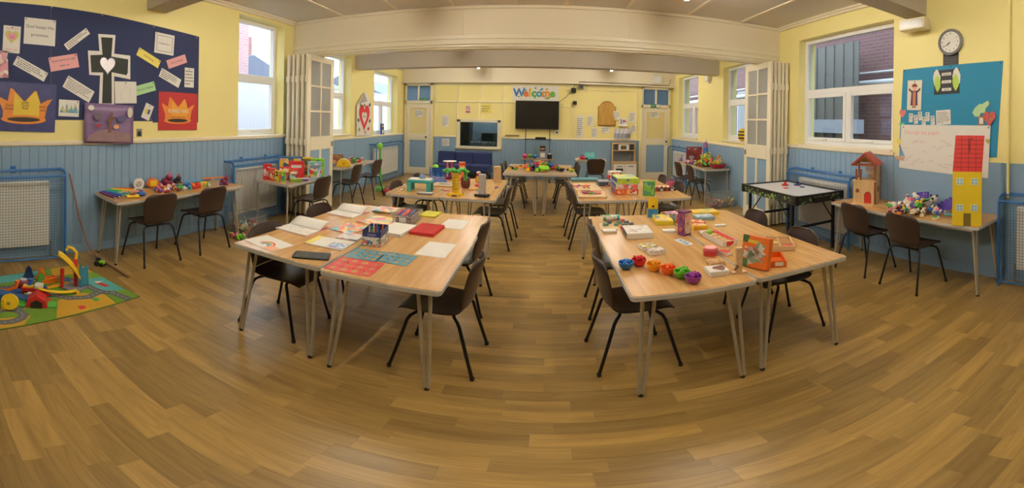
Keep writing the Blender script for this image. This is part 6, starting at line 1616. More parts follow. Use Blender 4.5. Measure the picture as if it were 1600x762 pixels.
# ================================================================ small toy kinds used in the heaps
def k_car(c):
    b = B(); b.box(-0.035, 0.035, -0.016, 0.016, 0.008, 0.022).prism([(-0.022, 0.022), (0.02, 0.022), (0.012, 0.036), (-0.016, 0.036)], -0.014, 0.014, Matrix(((1, 0, 0, 0), (0, 0, 1, 0), (0, 1, 0, 0), (0, 0, 0, 1))))
    b.m = 1
    for sx in (-1, 1):
        for sy in (-1, 1): b.tube([(sx * 0.021, sy * 0.013, 0.009), (sx * 0.021, sy * 0.019, 0.009)], 0.009, 8)
    return b, [pl(c), pl('black')]
def k_figure(c):
    b = B(); b.lathe([(0.016, 0), (0.017, 0.004), (0.012, 0.03), (0.009, 0.045)], 10).box(-0.024, 0.024, -0.005, 0.005, 0.03, 0.041)
    b.m = 1; b.ball((0, 0, 0.055), 0.013, n=8)
    return b, [pl(c), pl('cream')]
def k_animal(c):
    b = B(); b.ball((0, 0, 0.032), 0.032, 0.017, 0.018, 10).ball((0.034, 0, 0.048), 0.014, 0.012, 0.012, 8).ball((0.045, 0, 0.045), 0.008, n=6)
    for sx in (-0.018, 0.018):
        for sy in (-0.009, 0.009): b.tube([(sx, sy, 0.028), (sx, sy, 0)], 0.0055, 6)
    b.tube([(-0.03, 0, 0.036), (-0.045, 0, 0.026)], 0.004, 5)
    return b, [pl(c)]
def k_brick(c):
    b = B(); b.box(-0.032, 0.032, -0.016, 0.016, 0, 0.022)
    for i in range(4):
        for j in (-1, 1): b.lathe([(0.005, 0.022), (0.005, 0.0262), (0, 0.0262)], 6, (-0.024 + 0.016 * i, j * 0.008, 0))
    return b, [pl(c)]
def k_brick2(c):
    b = B(); b.box(-0.022, 0.022, -0.022, 0.022, 0, 0.03)
    for i in (-1, 1):
        for j in (-1, 1): b.lathe([(0.008, 0.03), (0.008, 0.036), (0, 0.036)], 8, (i * 0.011, j * 0.011, 0))
    return b, [pl(c)]
def k_ball(c): return B().ball((0, 0, 0.022), 0.022, n=10), [pl(c)]
def k_ring(c):
    b = B(); P = []
    for i in range(13):
        a = 2 * math.pi * i / 12
        P.append([((0.024 + 0.008 * math.cos(t)) * math.cos(a), (0.024 + 0.008 * math.cos(t)) * math.sin(a), 0.008 + 0.008 * math.sin(t)) for t in [2 * math.pi * k / 6 for k in range(7)]])
    return b.grid(P), [pl(c)]
def k_cone(c): return B().lathe([(0.026, 0), (0.026, 0.005), (0.018, 0.006), (0.006, 0.05), (0, 0.052)], 10), [pl(c)]
KINDS = {'car': k_car, 'figure': k_figure, 'animal': k_animal, 'brick': k_brick, 'block': k_brick2, 'ball': k_ball, 'ring': k_ring, 'cone': k_cone}
KM = {}
def small_toy(kind, c, loc, where, group, scale=1.0, tumble=0.6, rz=None, extra=''):
    if (kind, c) not in KM:
        b, ms = KINDS[kind](c)
        KM[(kind, c)] = b.mesh('toy_' + kind, ms, smooth=kind not in ('brick', 'block'))
    o = bpy.data.objects.new('toy_' + kind, KM[(kind, c)])
    COL.objects.link(o)
    o.location = loc
    o.rotation_euler = (rnd.uniform(-tumble, tumble), rnd.uniform(-tumble, tumble), rnd.uniform(0, 6.28) if rz is None else rz)
    o.scale = (scale,) * 3
    return tag(o, '%s toy %s %s%s' % (c, kind, where, extra), 'toy', '%s toy %ss %s' % (c, kind, group))
def heap(n, cx, cy, rx, ry, hh, z, kinds, cols, where, group, scale=(0.9, 1.2), rz=0.0, power=1.4):
    """A heap built bottom up: the lower toys lie wide, the upper ones in the middle."""
    for i in range(n):
        f = i / n
        a = rnd.uniform(0, 6.28); r = math.sqrt(rnd.random()) * (1 - 0.75 * f)
        x, y = rx * r * math.cos(a), ry * r * math.sin(a)
        zz = z + hh * max(0, f ** 1.1) * (1 - r * 0.7)
        X, Y = cx + x * math.cos(rz) - y * math.sin(rz), cy + x * math.sin(rz) + y * math.cos(rz)
        small_toy(rnd.choice(kinds), rnd.choice(cols), (X, Y, zz + (0.006 if f > 0.1 else 0.002)), where, group, rnd.uniform(*scale), 0.9 if f > 0.25 else 0.25)

# ---- building blocks on the far centre tables
heap(150, -0.06, 7.05, 0.5, 0.42, 0.13, ZT, ['brick', 'block', 'block'], ['red', 'yellow', 'green', 'blue', 'orange', 'black', 'lime', 'navy', 'yellow', 'red'], 'in the block heap on the far centre tables', 'in the block heap', (1.1, 1.5))
for i in range(16): small_toy('block', rnd.choice(['green', 'red', 'black', 'navy', 'yellow']), (rnd.choice((-0.55, 0.48)) + rnd.uniform(-.06, .06), 6.95 + rnd.uniform(-.2, .2), ZT), 'lying loose at the side of the block heap', 'beside the block heap', 1.1, 0.05)
lm = tag(B().prism(rounded(0.17, 0.12, 0.03), 0, 0.02).mk('baseplate', pl('lime'), T=Matrix.Translation((0.02, 6.72, ZT + 0.07)) @ Euler((R(28), R(6), R(15))).to_matrix().to_4x4(), bevel=0.004), 'bright lime baseplate on the front of the block heap', 'toy')

# ---- left wall table
W1X = -3.95
for i, c in enumerate(('purple', 'purple', 'blue', 'teal', 'teal', 'green', 'lime', 'yellow', 'orange', 'red')):
    t = thing('foam_noodle', '%s foam strip in the rainbow fan on the left wall table%s' % (c, ', inner one' if i in (1, 4) else ''), 'toy', (-3.92, 1.79 + 0.02 * i, ZT + 0.003 * i), R(2 + 6.5 * i), 'rainbow foam strips')
    B().tube([(0.0, 0, 0.012), (0.34 - 0.012 * i, 0, 0.012)], 0.0115, 8).mk('strip', pl(c), t); B().tube([(0.34 - 0.012 * i, 0, 0.012), (0.35 - 0.012 * i, 0, 0.012)], 0.0085, 8).mk('tip', pl('cream'), t)
ra = thing('toy_clock', 'round white toy clock with a silver bell at the back of the left wall table', 'toy', (-3.92, 2.28, ZT), R(70))
B().lathe([(0.0, 0.0), (0.06, 0.0), (0.068, 0.012), (0.068, 0.04), (0.06, 0.05), (0.0, 0.05)], 20, T=Matrix.Translation((0, 0.025, 0.072)) @ Matrix.Rotation(R(90), 4, 'X')).mk('case', m_white, ra, smooth=True)
B().lathe([(0.038, 0.0), (0.038, 0.002), (0, 0.002)], 20, T=Matrix.Translation((0, -0.025, 0.072)) @ Matrix.Rotation(R(90), 4, 'X')).mk('dial', mat_print('dial_print', [(200, 196, 186), (110, 104, 100), (220, 216, 206)], 90), ra)
B().lathe([(0.014, 0), (0.014, 0.014), (0.006, 0.022)], 10, (0, 0, 0.138)).mk('bell', m_metal, ra)
for sx in (-1, 1): B().box(sx * 0.04 - 0.012, sx * 0.04 + 0.012, -0.02, 0.02, 0, 0.02).mk('foot', m_white, ra)
ob = thing('toy_teapot', 'orange and yellow rounded toy bag leaning on the blue boards', 'toy', (-3.91, 2.47, ZT), R(80))
B().ball((0, 0, 0.062), 0.085, 0.04, 0.062, 14).mk('body', pl('orange'), ob, smooth=True); B().box(-0.045, 0.045, -0.043, -0.03, 0.03, 0.1).mk('yellow_patch', pl('yellow'), ob, bevel=0.01); B().tube([(-0.05, 0, 0.11), (-0.03, 0, 0.135), (-0.005, 0, 0.118)], 0.007, 6).mk('handle', pl('orange'), ob)
for lb, x, y, c1, c2, s_ in (('maroon plush dragon behind the toys on the left wall table', -3.89, 2.66, 'maroon', 'pink', 1.25), ('black and red plush toy next to the maroon one', -3.90, 2.82, 'black', 'red', 1.0), ('purple spiky plush at the far end of the left wall table', -3.60, 3.34, 'maroon', 'purple', 0.9)):
    t = thing('plush_toy', lb, 'soft toy', (x, y, ZT), rnd.uniform(0, 1.5))
    B().ball((0, 0, 0.05 * s_), 0.06 * s_, 0.05 * s_, 0.05 * s_, 12).mk('body', pl(c1), t, smooth=True); B().ball((0.03 * s_, -0.02, 0.1 * s_), 0.036 * s_, n=10).mk('head', pl(c1), t, smooth=True)
    for k in range(4):
        a = k * 1.57 + 0.6; B().ball((0.06 * s_ * math.cos(a), 0.06 * s_ * math.sin(a), 0.022 * s_), 0.024 * s_, n=8).mk('paw', pl(c2), t, smooth=True)
    for k in (-1, 1): B().lathe([(0.012 * s_, 0), (0, 0.035 * s_)], 6, (0.03 * s_, -0.02 + k * 0.02 * s_, 0.125 * s_)).mk('ear', pl(c2), t)
bt2 = tag(B().tube([(-3.92, 2.88, ZT + 0.02), (-3.93, 3.05, ZT + 0.022), (-3.91, 3.25, ZT + 0.03)], 0.018, 8).mk('blue_tube', mat('toy_tube_blue', (70, 150, 190), 0.5), smooth=True), 'long blue bendy tube along the back of the left wall table', 'toy')
for lb, x, y, rz, c in (('brown wooden toy bow at the back of the left wall table', -3.90, 3.22, 1.5, 'brown'), ('orange wooden stick on the bow', -3.82, 3.36, 0.9, 'orange')):
    t = thing('wooden_stick', lb, 'toy', (x, y, ZT + (0.04 if c == 'orange' else 0.0)), rz); B().tube([(-0.16, 0, 0.012), (0, 0.02, 0.02), (0.16, 0, 0.03)], 0.01, 6).mk('stick', pl(c), t); B().tube([(0.16, 0, 0.03), (0.18, 0, 0.032)], 0.012, 6).mk('tip', pl('cream'), t)
db = thing('yellow_dumbbell', 'yellow plastic dumbbell at the front edge of the left wall table', 'toy', (-3.52, 1.98, ZT), R(75)); B().tube([(-0.05, 0, 0.022), (0.05, 0, 0.022)], 0.014, 8).mk('bar', pl('yellow'), db)
for sx in (-1, 1): B().tube([(sx * 0.03, 0, 0.022), (sx * 0.065, 0, 0.022)], 0.021, 10).mk('weight', pl('yellow'), db, smooth=True)
pn = thing('rolling_pin', 'pink rolling pin lying beside the rainbow strips', 'toy', (-3.72, 2.05, ZT + 0.01), R(80)); B().tube([(-0.09, 0, 0.018), (0.09, 0, 0.018)], 0.017, 10).mk('barrel', mat('salmon_plastic', (232, 150, 130), 0.4), pn, smooth=True)
for sx in (-1, 1): B().tube([(sx * 0.09, 0, 0.018), (sx * 0.13, 0, 0.018)], 0.009, 8).mk('handle', pl('cream'), pn)
spb = tag(B().ball((0, 0, 0.022), 0.06, 0.05, 0.022, 12).mk('spiky_ball', pl('blue'), T=Matrix.Translation((-3.6, 2.13, ZT)), smooth=True), 'flat blue rubber toy near the dumbbell', 'toy')
heap(46, -3.69, 2.62, 0.2, 0.62, 0.02, ZT, ['car', 'animal', 'figure', 'ring', 'ball', 'block'], ['red', 'orange', 'pink', 'blue', 'green', 'yellow', 'purple', 'white', 'black', 'cream', 'teal', 'maroon'], 'among the toys spread on the left wall table', 'on the left wall table', (0.8, 1.25))
for c, x, y, r in (('blue', -3.66, 2.83, 0.035), ('navy', -3.67, 2.75, 0.03), ('red', -3.62, 2.93, 0.038), ('green', -3.63, 3.1, 0.03)):
    t = thing('rubber_toy', 'large %s rubber ball toy in the middle of the left wall table' % c, 'toy', (x, y, ZT)); B().ball((0, 0, r), r, n=12).mk('ball', pl(c), t, smooth=True); B().ball((0, 0, r * 2), r * 0.3, n=8).mk('knob', pl(c), t, smooth=True)

# ---- game box table by the left folding doors
for lb, x, y, sz, rz, c, f, tp in (
        ('large blue framed game box standing at the back of the game box table', -3.50, 4.58, (0.36, 0.08, 0.29), R(38), mat('box_teal_blue', (50, 110, 160), 0.4), mat_print('bee_print', [(240, 210, 70), (230, 226, 214), (90, 110, 130), (240, 180, 150), (246, 222, 120)], 16), None),
        ('tall red and white game box at the left end of the game box table', -3.53, 4.10, (0.12, 0.07, 0.22), R(38), mat('box_red', (214, 50, 56), 0.4), mat_print('red_white_print', [(216, 60, 66), (232, 180, 180), (206, 50, 56), (240, 226, 220)], 26), None),
        ('narrow red game box second from the left on the game box table', -3.42, 4.09, (0.09, 0.06, 0.17), R(38), mat('box_coral', (222, 80, 84), 0.4), pr_warm, None),
        ('narrow yellow game box in the front row of the game box table', -3.32, 4.06, (0.06, 0.07, 0.155), R(38), mat('box_yellow', (244, 210, 50), 0.4), mat_print('black_yellow_print', [(244, 210, 50), (240, 200, 40), (80, 80, 60), (250, 230, 120)], 40), None),
        ('narrow yellow and green game box in the front row of the game box table', -3.21, 4.05, (0.06, 0.09, 0.17), R(38), mat('box_lemon', (246, 224, 70), 0.4), pr_green, None),
        ('red game box in the second row behind the yellow boxes', -3.34, 4.25, (0.16, 0.07, 0.18), R(38), mat('box_red', (214, 50, 56), 0.4), pr_bright, m_paper),
        ('red boxed puzzle in the second row nearer the chair', -3.19, 4.26, (0.13, 0.07, 0.16), R(38), mat('box_red', (214, 50, 56), 0.4), mat_print('dino_print', [(206, 60, 60), (150, 190, 200), (240, 180, 90), (90, 60, 60)], 30), m_paper),
        ('bright red game box with white title behind the row', -3.29, 4.45, (0.22, 0.06, 0.25), R(38), mat('box_red', (214, 50, 56), 0.4), mat_print('plain_red_print', [(214, 50, 56), (220, 60, 64), (206, 46, 50)], 8), m_paper),
        ('yellow topped brown game box near the folding doors', -3.33, 4.74, (0.22, 0.09, 0.28), R(38), mat('box_gold', (236, 186, 40), 0.4), mat_print('forest_print', [(110, 80, 60), (150, 100, 70), (90, 110, 60), (200, 150, 110)], 20), None),
        ('lime green game box beside the folding doors', -3.16, 4.80, (0.2, 0.08, 0.27), R(38), pl('lime'), mat_print('lime_forest_print', [(140, 200, 60), (110, 170, 50), (90, 110, 70), (180, 220, 90)], 22), None),
        ('sky blue picture puzzle box above the chair', -3.06, 4.58, (0.2, 0.06, 0.25), R(38), mat('box_sky', (150, 200, 220), 0.4), mat_print('fair_print', [(170, 210, 226), (130, 190, 90), (226, 80, 70), (244, 190, 60), (240, 236, 230)], 22), mat('title_grey', (130, 150, 180), 0.4))):
    gbox('game_box', lb, 'game', x, y, sz, rz, c, front=f, title=tp, side=c)
gbox('game_box', 'flat green and white game box lying at the front of the game box table', 'game', -3.12, 4.22, (0.16, 0.12, 0.045), R(38), mat('box_olive', (130, 160, 50), 0.4), top=mat_print('olive_top', [(220, 220, 200), (190, 200, 160), (150, 170, 90)], 20), z=ZT)
gbox('board_book', 'flat purple board book at the chair side edge of the game box table', 'book', -3.09, 4.38, (0.1, 0.14, 0.03), R(30), pl('purple'), top=pr_soft)

# ---- table beyond the left folding doors
yd = thing('yellow_dome_toy', 'large yellow half dome toy on the table beyond the left doors', 'toy', (-3.42, 6.05, ZT), R(30)); B().prism([(0.13 * math.cos(k * math.pi / 14), 0.15 * math.sin(k * math.pi / 14)) for k in range(15)], -0.05, 0.05, Matrix(((1, 0, 0, 0), (0, 0, 1, 0), (0, 1, 0, 0), (0, 0, 0, 1)))).mk('dome', pl('yellow'), yd, bevel=0.015); B().box(-0.02, 0.02, -0.055, -0.05, 0.04, 0.08).mk('clasp', pl('orange'), yd)
gbox('toy_carton', 'tall red and white carton next to the left folding doors', 'box', -3.76, 6.05, (0.16, 0.1, 0.34), R(30), m_paper, front=mat_print('carton_red_print', [(206, 60, 56), (226, 206, 190), (150, 90, 80), (214, 80, 70)], 14), title=pl('red'))
gbox('toy_carton', 'brown picture carton behind the yellow dome toy', 'box', -3.70, 6.28, (0.24, 0.08, 0.19), R(30), pl('brown'), front=mat_print('carton_brown_print', [(170, 110, 70), (130, 80, 60), (210, 150, 110), (150, 120, 80)], 20))
gr = tag(B().lathe([(0.0, 0), (0.07, 0), (0.085, 0.03), (0.08, 0.06), (0.07, 0.055), (0.0, 0.03)], 14).mk('grey_dish', pl('grey'), T=Matrix.Translation((-3.62, 5.95, ZT)), smooth=True), 'shallow grey dish between the carton and the yellow dome', 'dish')
heap(34, -3.58, 6.72, 0.2, 0.42, 0.07, ZT, ['car', 'animal', 'figure', 'block', 'ring'], ['red', 'orange', 'purple', 'green', 'white', 'navy', 'brown', 'pink'], 'in the pile on the table beyond the left doors', 'beyond the left doors', (0.9, 1.3))

# ---- right wall table: dolls house, heap, tall yellow house
m_hw = mat_wood('house_ply', (206, 168, 112), (224, 190, 136), 'Z', 3, 0.5); m_hd = mat('house_brown', (136, 76, 44), 0.5); m_hr = mat('house_roof_red', (186, 74, 54), 0.5)
dh = thing('dolls_house', 'wooden dolls house with a red pitched roof on the right wall table', 'dolls house', (3.385, 3.06, ZT), R(-61))
B().box(-0.13, 0.13, -0.15, 0.15, 0, 0.006).mk('base', m_hw, dh)
B().box(-0.13, 0.13, -0.15, 0.12, 0.006, 0.265).mk('lower_block', m_hw, dh, bevel=0.002)
B().box(-0.135, 0.135, -0.155, 0.125, 0.262, 0.274).mk('balcony_floor', m_hw, dh)
B().prism([(-0.035 + 0.07 * (k / 10 if False else 0), 0) for k in range(0)] + [(-0.04, 0), (0.04, 0)] + [(0.04 * math.cos(k * math.pi / 8), 0.09 + 0.045 * math.sin(k * math.pi / 8)) for k in range(9)], 0, 0.004, Matrix.Translation((0.04, -0.15, 0.01)) @ Matrix.Rotation(R(90), 4, 'X')).mk('door_surround', m_hd, dh)
B().prism([(-0.032, 0), (0.032, 0)] + [(0.032 * math.cos(k * math.pi / 8), 0.088 + 0.036 * math.sin(k * math.pi / 8)) for k in range(9)], 0.004, 0.007, Matrix.Translation((0.04, -0.15, 0.01)) @ Matrix.Rotation(R(90), 4, 'X')).mk('red_door', pl('red'), dh)
B().prism([(-0.02, -0.02), (0.02, -0.02)] + [(0.02 * math.cos(k * math.pi / 6), 0.008 + 0.018 * math.sin(k * math.pi / 6)) for k in range(7)], 0, 0.004, Matrix.Translation((-0.08, -0.15, 0.15)) @ Matrix.Rotation(R(90), 4, 'X')).mk('arched_window', m_hd, dh)
for sy in (-0.03, 0.02): B().prism([(-0.01, -0.03), (0.01, -0.03), (0.01, 0.02), (0, 0.035), (-0.01, 0.02)], 0, 0.004, Matrix.Translation((0.13, sy, 0.16)) @ Matrix.Rotation(R(90), 4, 'Z') @ Matrix.Rotation(R(90), 4, 'X')).mk('side_window', m_hd, dh)
B().box(-0.006, 0.13, 0.11, 0.12, 0.274, 0.47).mk('tower_back', m_hw, dh); B().box(0.12, 0.13, -0.13, 0.12, 0.274, 0.47).mk('tower_side', m_hw, dh)
for x, y in ((-0.1, -0.13), (-0.05, -0.13), (0.122, -0.142), (-0.128, 0.11), (0.125, 0.115)): B().box(x - 0.01, x + 0.01, y - 0.01, y + 0.01, 0.0 if abs(x) > 0.12 else 0.274, 0.47 if x > 0 or y > 0 else 0.40).mk('post', m_hd, dh, bevel=0.002)
B().box(-0.14, 0.14, -0.15, -0.13, 0.44, 0.47).mk('lintel', m_hd, dh)
rT = Matrix(((1, 0, 0, 0), (0, 0, 1, 0), (0, 1, 0, 0.46), (0, 0, 0, 1)))
B().prism([(-0.165, -0.01), (-0.15, -0.018), (0.0, 0.115), (0.0, 0.135)], -0.16, 0.14, rT).mk('roof_slope', m_hr, dh)
B().prism([(0.0, 0.135), (0.0, 0.115), (0.15, -0.018), (0.165, -0.01)], -0.16, 0.14, rT).mk('roof_slope', m_hr, dh)
B().prism([(-0.13, 0.0), (0.13, 0.0), (0.0, 0.115)], 0.105, 0.12, rT).mk('gable', m_hw, dh)
for sx in (-1, 1): B().prism([(sx * 0.15, -0.02), (sx * 0.12, -0.02), (0.0, 0.08), (0.0, 0.11)], -0.15, -0.14, rT).mk('gable_trim', m_hd, dh)
B().box(-0.05, 0.05, 0.1, 0.11, 0.32, 0.42).mk('back_window', m_white, dh)
dm = tag(B().box(-0.13, 0.13, -0.07, 0.07, 0, 0.005).mk('drawbridge', m_hw, T=Matrix.Translation((3.2, 2.97, ZT)) @ Matrix.Rotation(R(-61), 4, 'Z')), 'thin wooden ramp lying in front of the dolls house', 'toy')
heap(130, 3.28, 2.27, 0.27, 0.46, 0.13, ZT, ['animal', 'figure', 'car', 'block', 'ring', 'ball'], ['red', 'orange', 'pink', 'blue', 'green', 'yellow', 'purple', 'white', 'black', 'cream', 'teal', 'maroon', 'grey', 'brown', 'white'], 'in the heap on the right wall table', 'in the heap on the right wall table', (0.9, 1.35))
m_vio = mat('castle_violet', (92, 70, 170), 0.4)
for lb, x, y, z, e in (('violet castle wall piece on the back of the toy heap', 3.45, 2.33, 0.12, (0.3, 0.2, 1.2)), ('violet ramp piece on the right side of the toy heap', 3.42, 2.02, 0.07, (0.2, 0.5, 1.5))):
    t = thing('castle_piece', lb, 'toy', T=Matrix.Translation((x, y, ZT + z)) @ Euler(e).to_matrix().to_4x4())
    B().box(-0.11, 0.11, -0.012, 0.012, -0.05, 0.05).mk('wall', m_vio, t, bevel=0.003)
    for k in range(4): B().box(-0.1 + k * 0.058, -0.07 + k * 0.058, -0.012, 0.012, 0.05, 0.068).mk('battlement', m_vio, t)
uw = thing('unicorn_toy', 'white toy horse lying on top of the heap on the right wall table', 'toy', T=Matrix.Translation((3.38, 2.36, ZT + 0.14)) @ Euler((0.9, 0.1, 1.3)).to_matrix().to_4x4() @ Matrix.Scale(0.75, 4))
B().ball((0, 0, 0), 0.075, 0.035, 0.04, 12).mk('body', pl('white'), uw, smooth=True); B().tube([(0.05, 0, 0.02), (0.09, 0, 0.07), (0.13, 0, 0.06)], [0.026, 0.024, 0.014], 8).mk('head', pl('white'), uw, smooth=True)
for sx in (-0.045, 0.045):
    for sy in (-0.02, 0.02): B().tube([(sx, sy, -0.02), (sx * 1.2, sy, -0.1)], 0.012, 6).mk('leg', pl('white'), uw)
pw = thing('panda_toy', 'white and black round toy on the top right of the heap', 'toy', (3.36, 2.12, ZT + 0.11)); B().ball((0, 0, 0.04), 0.038, n=12).mk('head', pl('white'), pw, smooth=True)
for sx in (-1, 1): B().ball((-0.02 - 0.01 * sx, sx * 0.03 - 0.01, 0.08), 0.015, n=8).mk('ear', pl('black'), pw, smooth=True)
B().ball((-0.038, -0.005, 0.05), 0.014, n=8).mk('eye_patch', pl('black'), pw, smooth=True)
yh = thing('tall_toy_house', 'tall narrow yellow toy house with a red tiled roof on the right wall table', 'toy house', T=Matrix.Translation((3.10, 1.605, ZT)) @ Matrix.Rotation(R(-65), 4, 'Z'))
m_yh = mat('toy_house_yellow', (240, 208, 44), 0.45, var=0.03); m_win = mat('toy_window_blue', (150, 196, 206), 0.4)
B().box(-0.13, 0.13, -0.05, 0.06, 0, 0.5).mk('wall', m_yh, yh, bevel=0.003)
sk = Matrix(((1, 0, 0, 0), (0, 1, 0.16, -0.08), (0, 0, 1, 0), (0, 0, 0, 1)))
B().add([(x + (0.02 if z > 0.6 else 0), y + (0.05 if z > 0.6 else 0), z) for z in (0.5, 0.82) for x, y in ((-0.13, -0.052), (0.13, -0.052), (0.12, 0.06), (-0.12, 0.06))], [(3, 2, 1, 0), (4, 5, 6, 7), (0, 1, 5, 4), (1, 2, 6, 5), (2, 3, 7, 6), (3, 0, 4, 7)]).mk('roof', mat('toy_roof_red', (222, 56, 48), 0.45, var=0.03), yh)
for i in range(1, 4): B().cbox((-0.13 + i * 0.065 + 0.01, -0.0285, 0.66), (0.003, 0.002, 0.322), rx=R(-8.9)).mk('roof_line', m_black, yh)
for k in range(1, 8): B().cbox((0.01 * k / 4, -0.0535 + 0.05 * k / 8, 0.5 + k * 0.04), (0.256, 0.002, 0.003)).mk('roof_line', m_black, yh)
link_part('lettering', text_mesh('Tower', 0.05, m_black), yh, Matrix.Translation((0.02, -0.015, 0.74)) @ Matrix.Rotation(R(-90), 4, 'Y') @ Matrix.Rotation(R(90), 4, 'X') if False else Matrix.Translation((0.02, -0.0195, 0.735)) @ Matrix.Rotation(R(81), 4, 'X') @ Matrix.Rotation(R(-90), 4, 'Z'))
for x, z in ((-0.065, 0.41), (0.065, 0.41), (-0.065, 0.17), (0.065, 0.17)):
    o = B().box(x - 0.03, x + 0.03, -0.053, -0.05, z - 0.03, z + 0.03).mk('window', m_white, yh)
    for dx in (-0.014, 0.014):
        for dz in (-0.014, 0.014): B().box(x + dx - 0.011, x + dx + 0.011, -0.0545, -0.053, z + dz - 0.011, z + dz + 0.011).mk('pane', m_win, o)
B().box(-0.03, 0.035, -0.053, -0.05, 0.0, 0.12).mk('door_opening', mat('door_print', (120, 104, 40), 0.5, var=0.3, scale=30), yh)

# ---- air hockey table
ah = thing('air_hockey_table', 'black framed air hockey table with a white top by the right folding doors', 'games table', (3.02, 4.07, 0), R(2))
z0, z1 = 0.685, 0.765; hx, hy = 0.38, 0.575
m_ah = mat_print('hockey_side_print', [(40, 44, 38), (60, 66, 56), (150, 180, 100), (36, 38, 36), (120, 150, 90), (44, 46, 42)], 34)
B().box(-hx, hx, -hy, hy, z0, z1).mk('cabinet', m_ah, ah); B().box(-hx + 0.03, hx - 0.03, -hy + 0.03, hy - 0.03, z1, z1 + 0.006).mk('playing_surface', mat('hockey_white', (232, 232, 236), 0.25, var=0.02), ah)
b = B()
for q in ((-hx - 0.005, hx + 0.005, -hy - 0.005, -hy + 0.03), (-hx - 0.005, hx + 0.005, hy - 0.03, hy + 0.005), (-hx - 0.005, -hx + 0.03, -hy, hy), (hx - 0.03, hx + 0.005, -hy, hy)): b.box(*q, z1, z1 + 0.022)
b.mk('rim', m_dark, ah, bevel=0.005)
for sx in (-1, 1):
    for sy in (-1, 1):
        B().box(sx * hx - 0.05 if sx > 0 else sx * hx - 0.012, sx * hx + 0.012 if sx > 0 else sx * hx + 0.05, sy * hy - 0.05 if sy > 0 else sy * hy - 0.012, sy * hy + 0.012 if sy > 0 else sy * hy + 0.05, z0 - 0.005, z1 + 0.025).mk('corner_cap', m_dark, ah, bevel=0.006)
        lg = B().box(sx * (hx - 0.05) - 0.016, sx * (hx - 0.05) + 0.016, sy * (hy - 0.12) - 0.016, sy * (hy - 0.12) + 0.016, 0.0, z0).mk('leg', m_dark, ah)
    b = B(); b.tube([(-hx + 0.05, 0, 0), (-hx + 0.05, 0, 0)], 0.001) if False else None
for sy in (-1, 1): B().box(-hx + 0.05, hx - 0.05, sy * (hy - 0.12) - 0.01, sy * (hy - 0.12) + 0.01, 0.36, 0.39).mk('crossbar', m_dark, ah)
for sx in (-1, 1):
    for sy in (-1, 1): B().tube([(sx * (hx - 0.05), sy * (hy - 0.12), 0.4), (sx * (hx - 0.05), sy * (hy - 0.4), z0)], 0.008, 6).mk('brace', m_dark, ah)
B().box(-0.13, 0.13, -hy - 0.05, -hy, z0 + 0.005, z1 - 0.005).mk('goal_box', m_dark, ah, bevel=0.006)
for c, x, y in (('red', 3.11, 4.32), ('red', 2.98, 4.12), ('navy', 3.27, 4.25), ('navy', 3.22, 4.08)):
    t = thing('hockey_pusher', '%s hockey %s on the white playing surface' % (c, 'pusher' if y > 4.2 else 'puck'), 'game piece', (x, y, z1 + 0.0065))
    if y > 4.2: B().lathe([(0.05, 0), (0.05, 0.012), (0.04, 0.018), (0.02, 0.02), (0.018, 0.05), (0.0, 0.055)], 16).mk('pusher', pl(c), t, smooth=True); B().lathe([(0.051, 0), (0.051, 0.004)], 16).mk('felt_ring', pl('black'), t)
    else: B().lathe([(0.0, 0), (0.035, 0), (0.035, 0.008), (0.0, 0.008)], 16).mk('puck', pl(c), t); B().lathe([(0.02, 0.008), (0.02, 0.009), (0.0, 0.009)], 16).mk('inset', pl(c), t)

# ---- road rug and the toys on it
rug = thing('road_rug', 'colourful road map play rug on the floor by the left radiator', 'rug', (-3.04, 0.583, 0.0005), R(9))
B().box(-0.48, 0.48, -0.95, 0.95, 0, 0.006).mk('pile', mat('rug_green', (112, 152, 46), 0.95, var=0.08, scale=30, bump=0.3, bscale=300), rug)
B().box(-0.488, 0.488, -0.958, 0.958, 0, 0.0045).mk('binding', mat('rug_binding', (84, 104, 36), 0.9), rug)
m_road = mat('rug_road', (104, 104, 102), 0.95); m_rsand = mat('rug_sand', (208, 160, 50), 0.95); m_rsea = mat('rug_sea', (92, 172, 170), 0.95); m_rw = mat('rug_white', (222, 220, 210), 0.95)
def patch(name, poly, mt, z): B().prism(poly, 0.006, 0.006 + z).mk(name, mt, rug)
patch('sand', [(0.2, 0.35), (0.475, 0.2), (0.475, 0.72), (0.28, 0.74), (0.16, 0.6)], m_rsand, 0.0004)
patch('sand', [(0.25, -0.9), (0.475, -0.9), (0.475, -0.05), (0.36, 0.05), (0.3, -0.35)], m_rsand, 0.0004)
patch('sand', [(-0.47, 0.62), (-0.3, 0.55), (-0.2, 0.94), (-0.47, 0.94)], m_rsand, 0.0004)
patch('sea', [(0.0, 0.72), (0.24, 0.78), (0.3, 0.94), (-0.05, 0.94), (-0.08, 0.82)], m_rsea, 0.0004)
patch('sea', [(-0.475, -0.3), (-0.33, -0.3), (-0.3, 0.35), (-0.475, 0.5)], m_rsea, 0.0004)
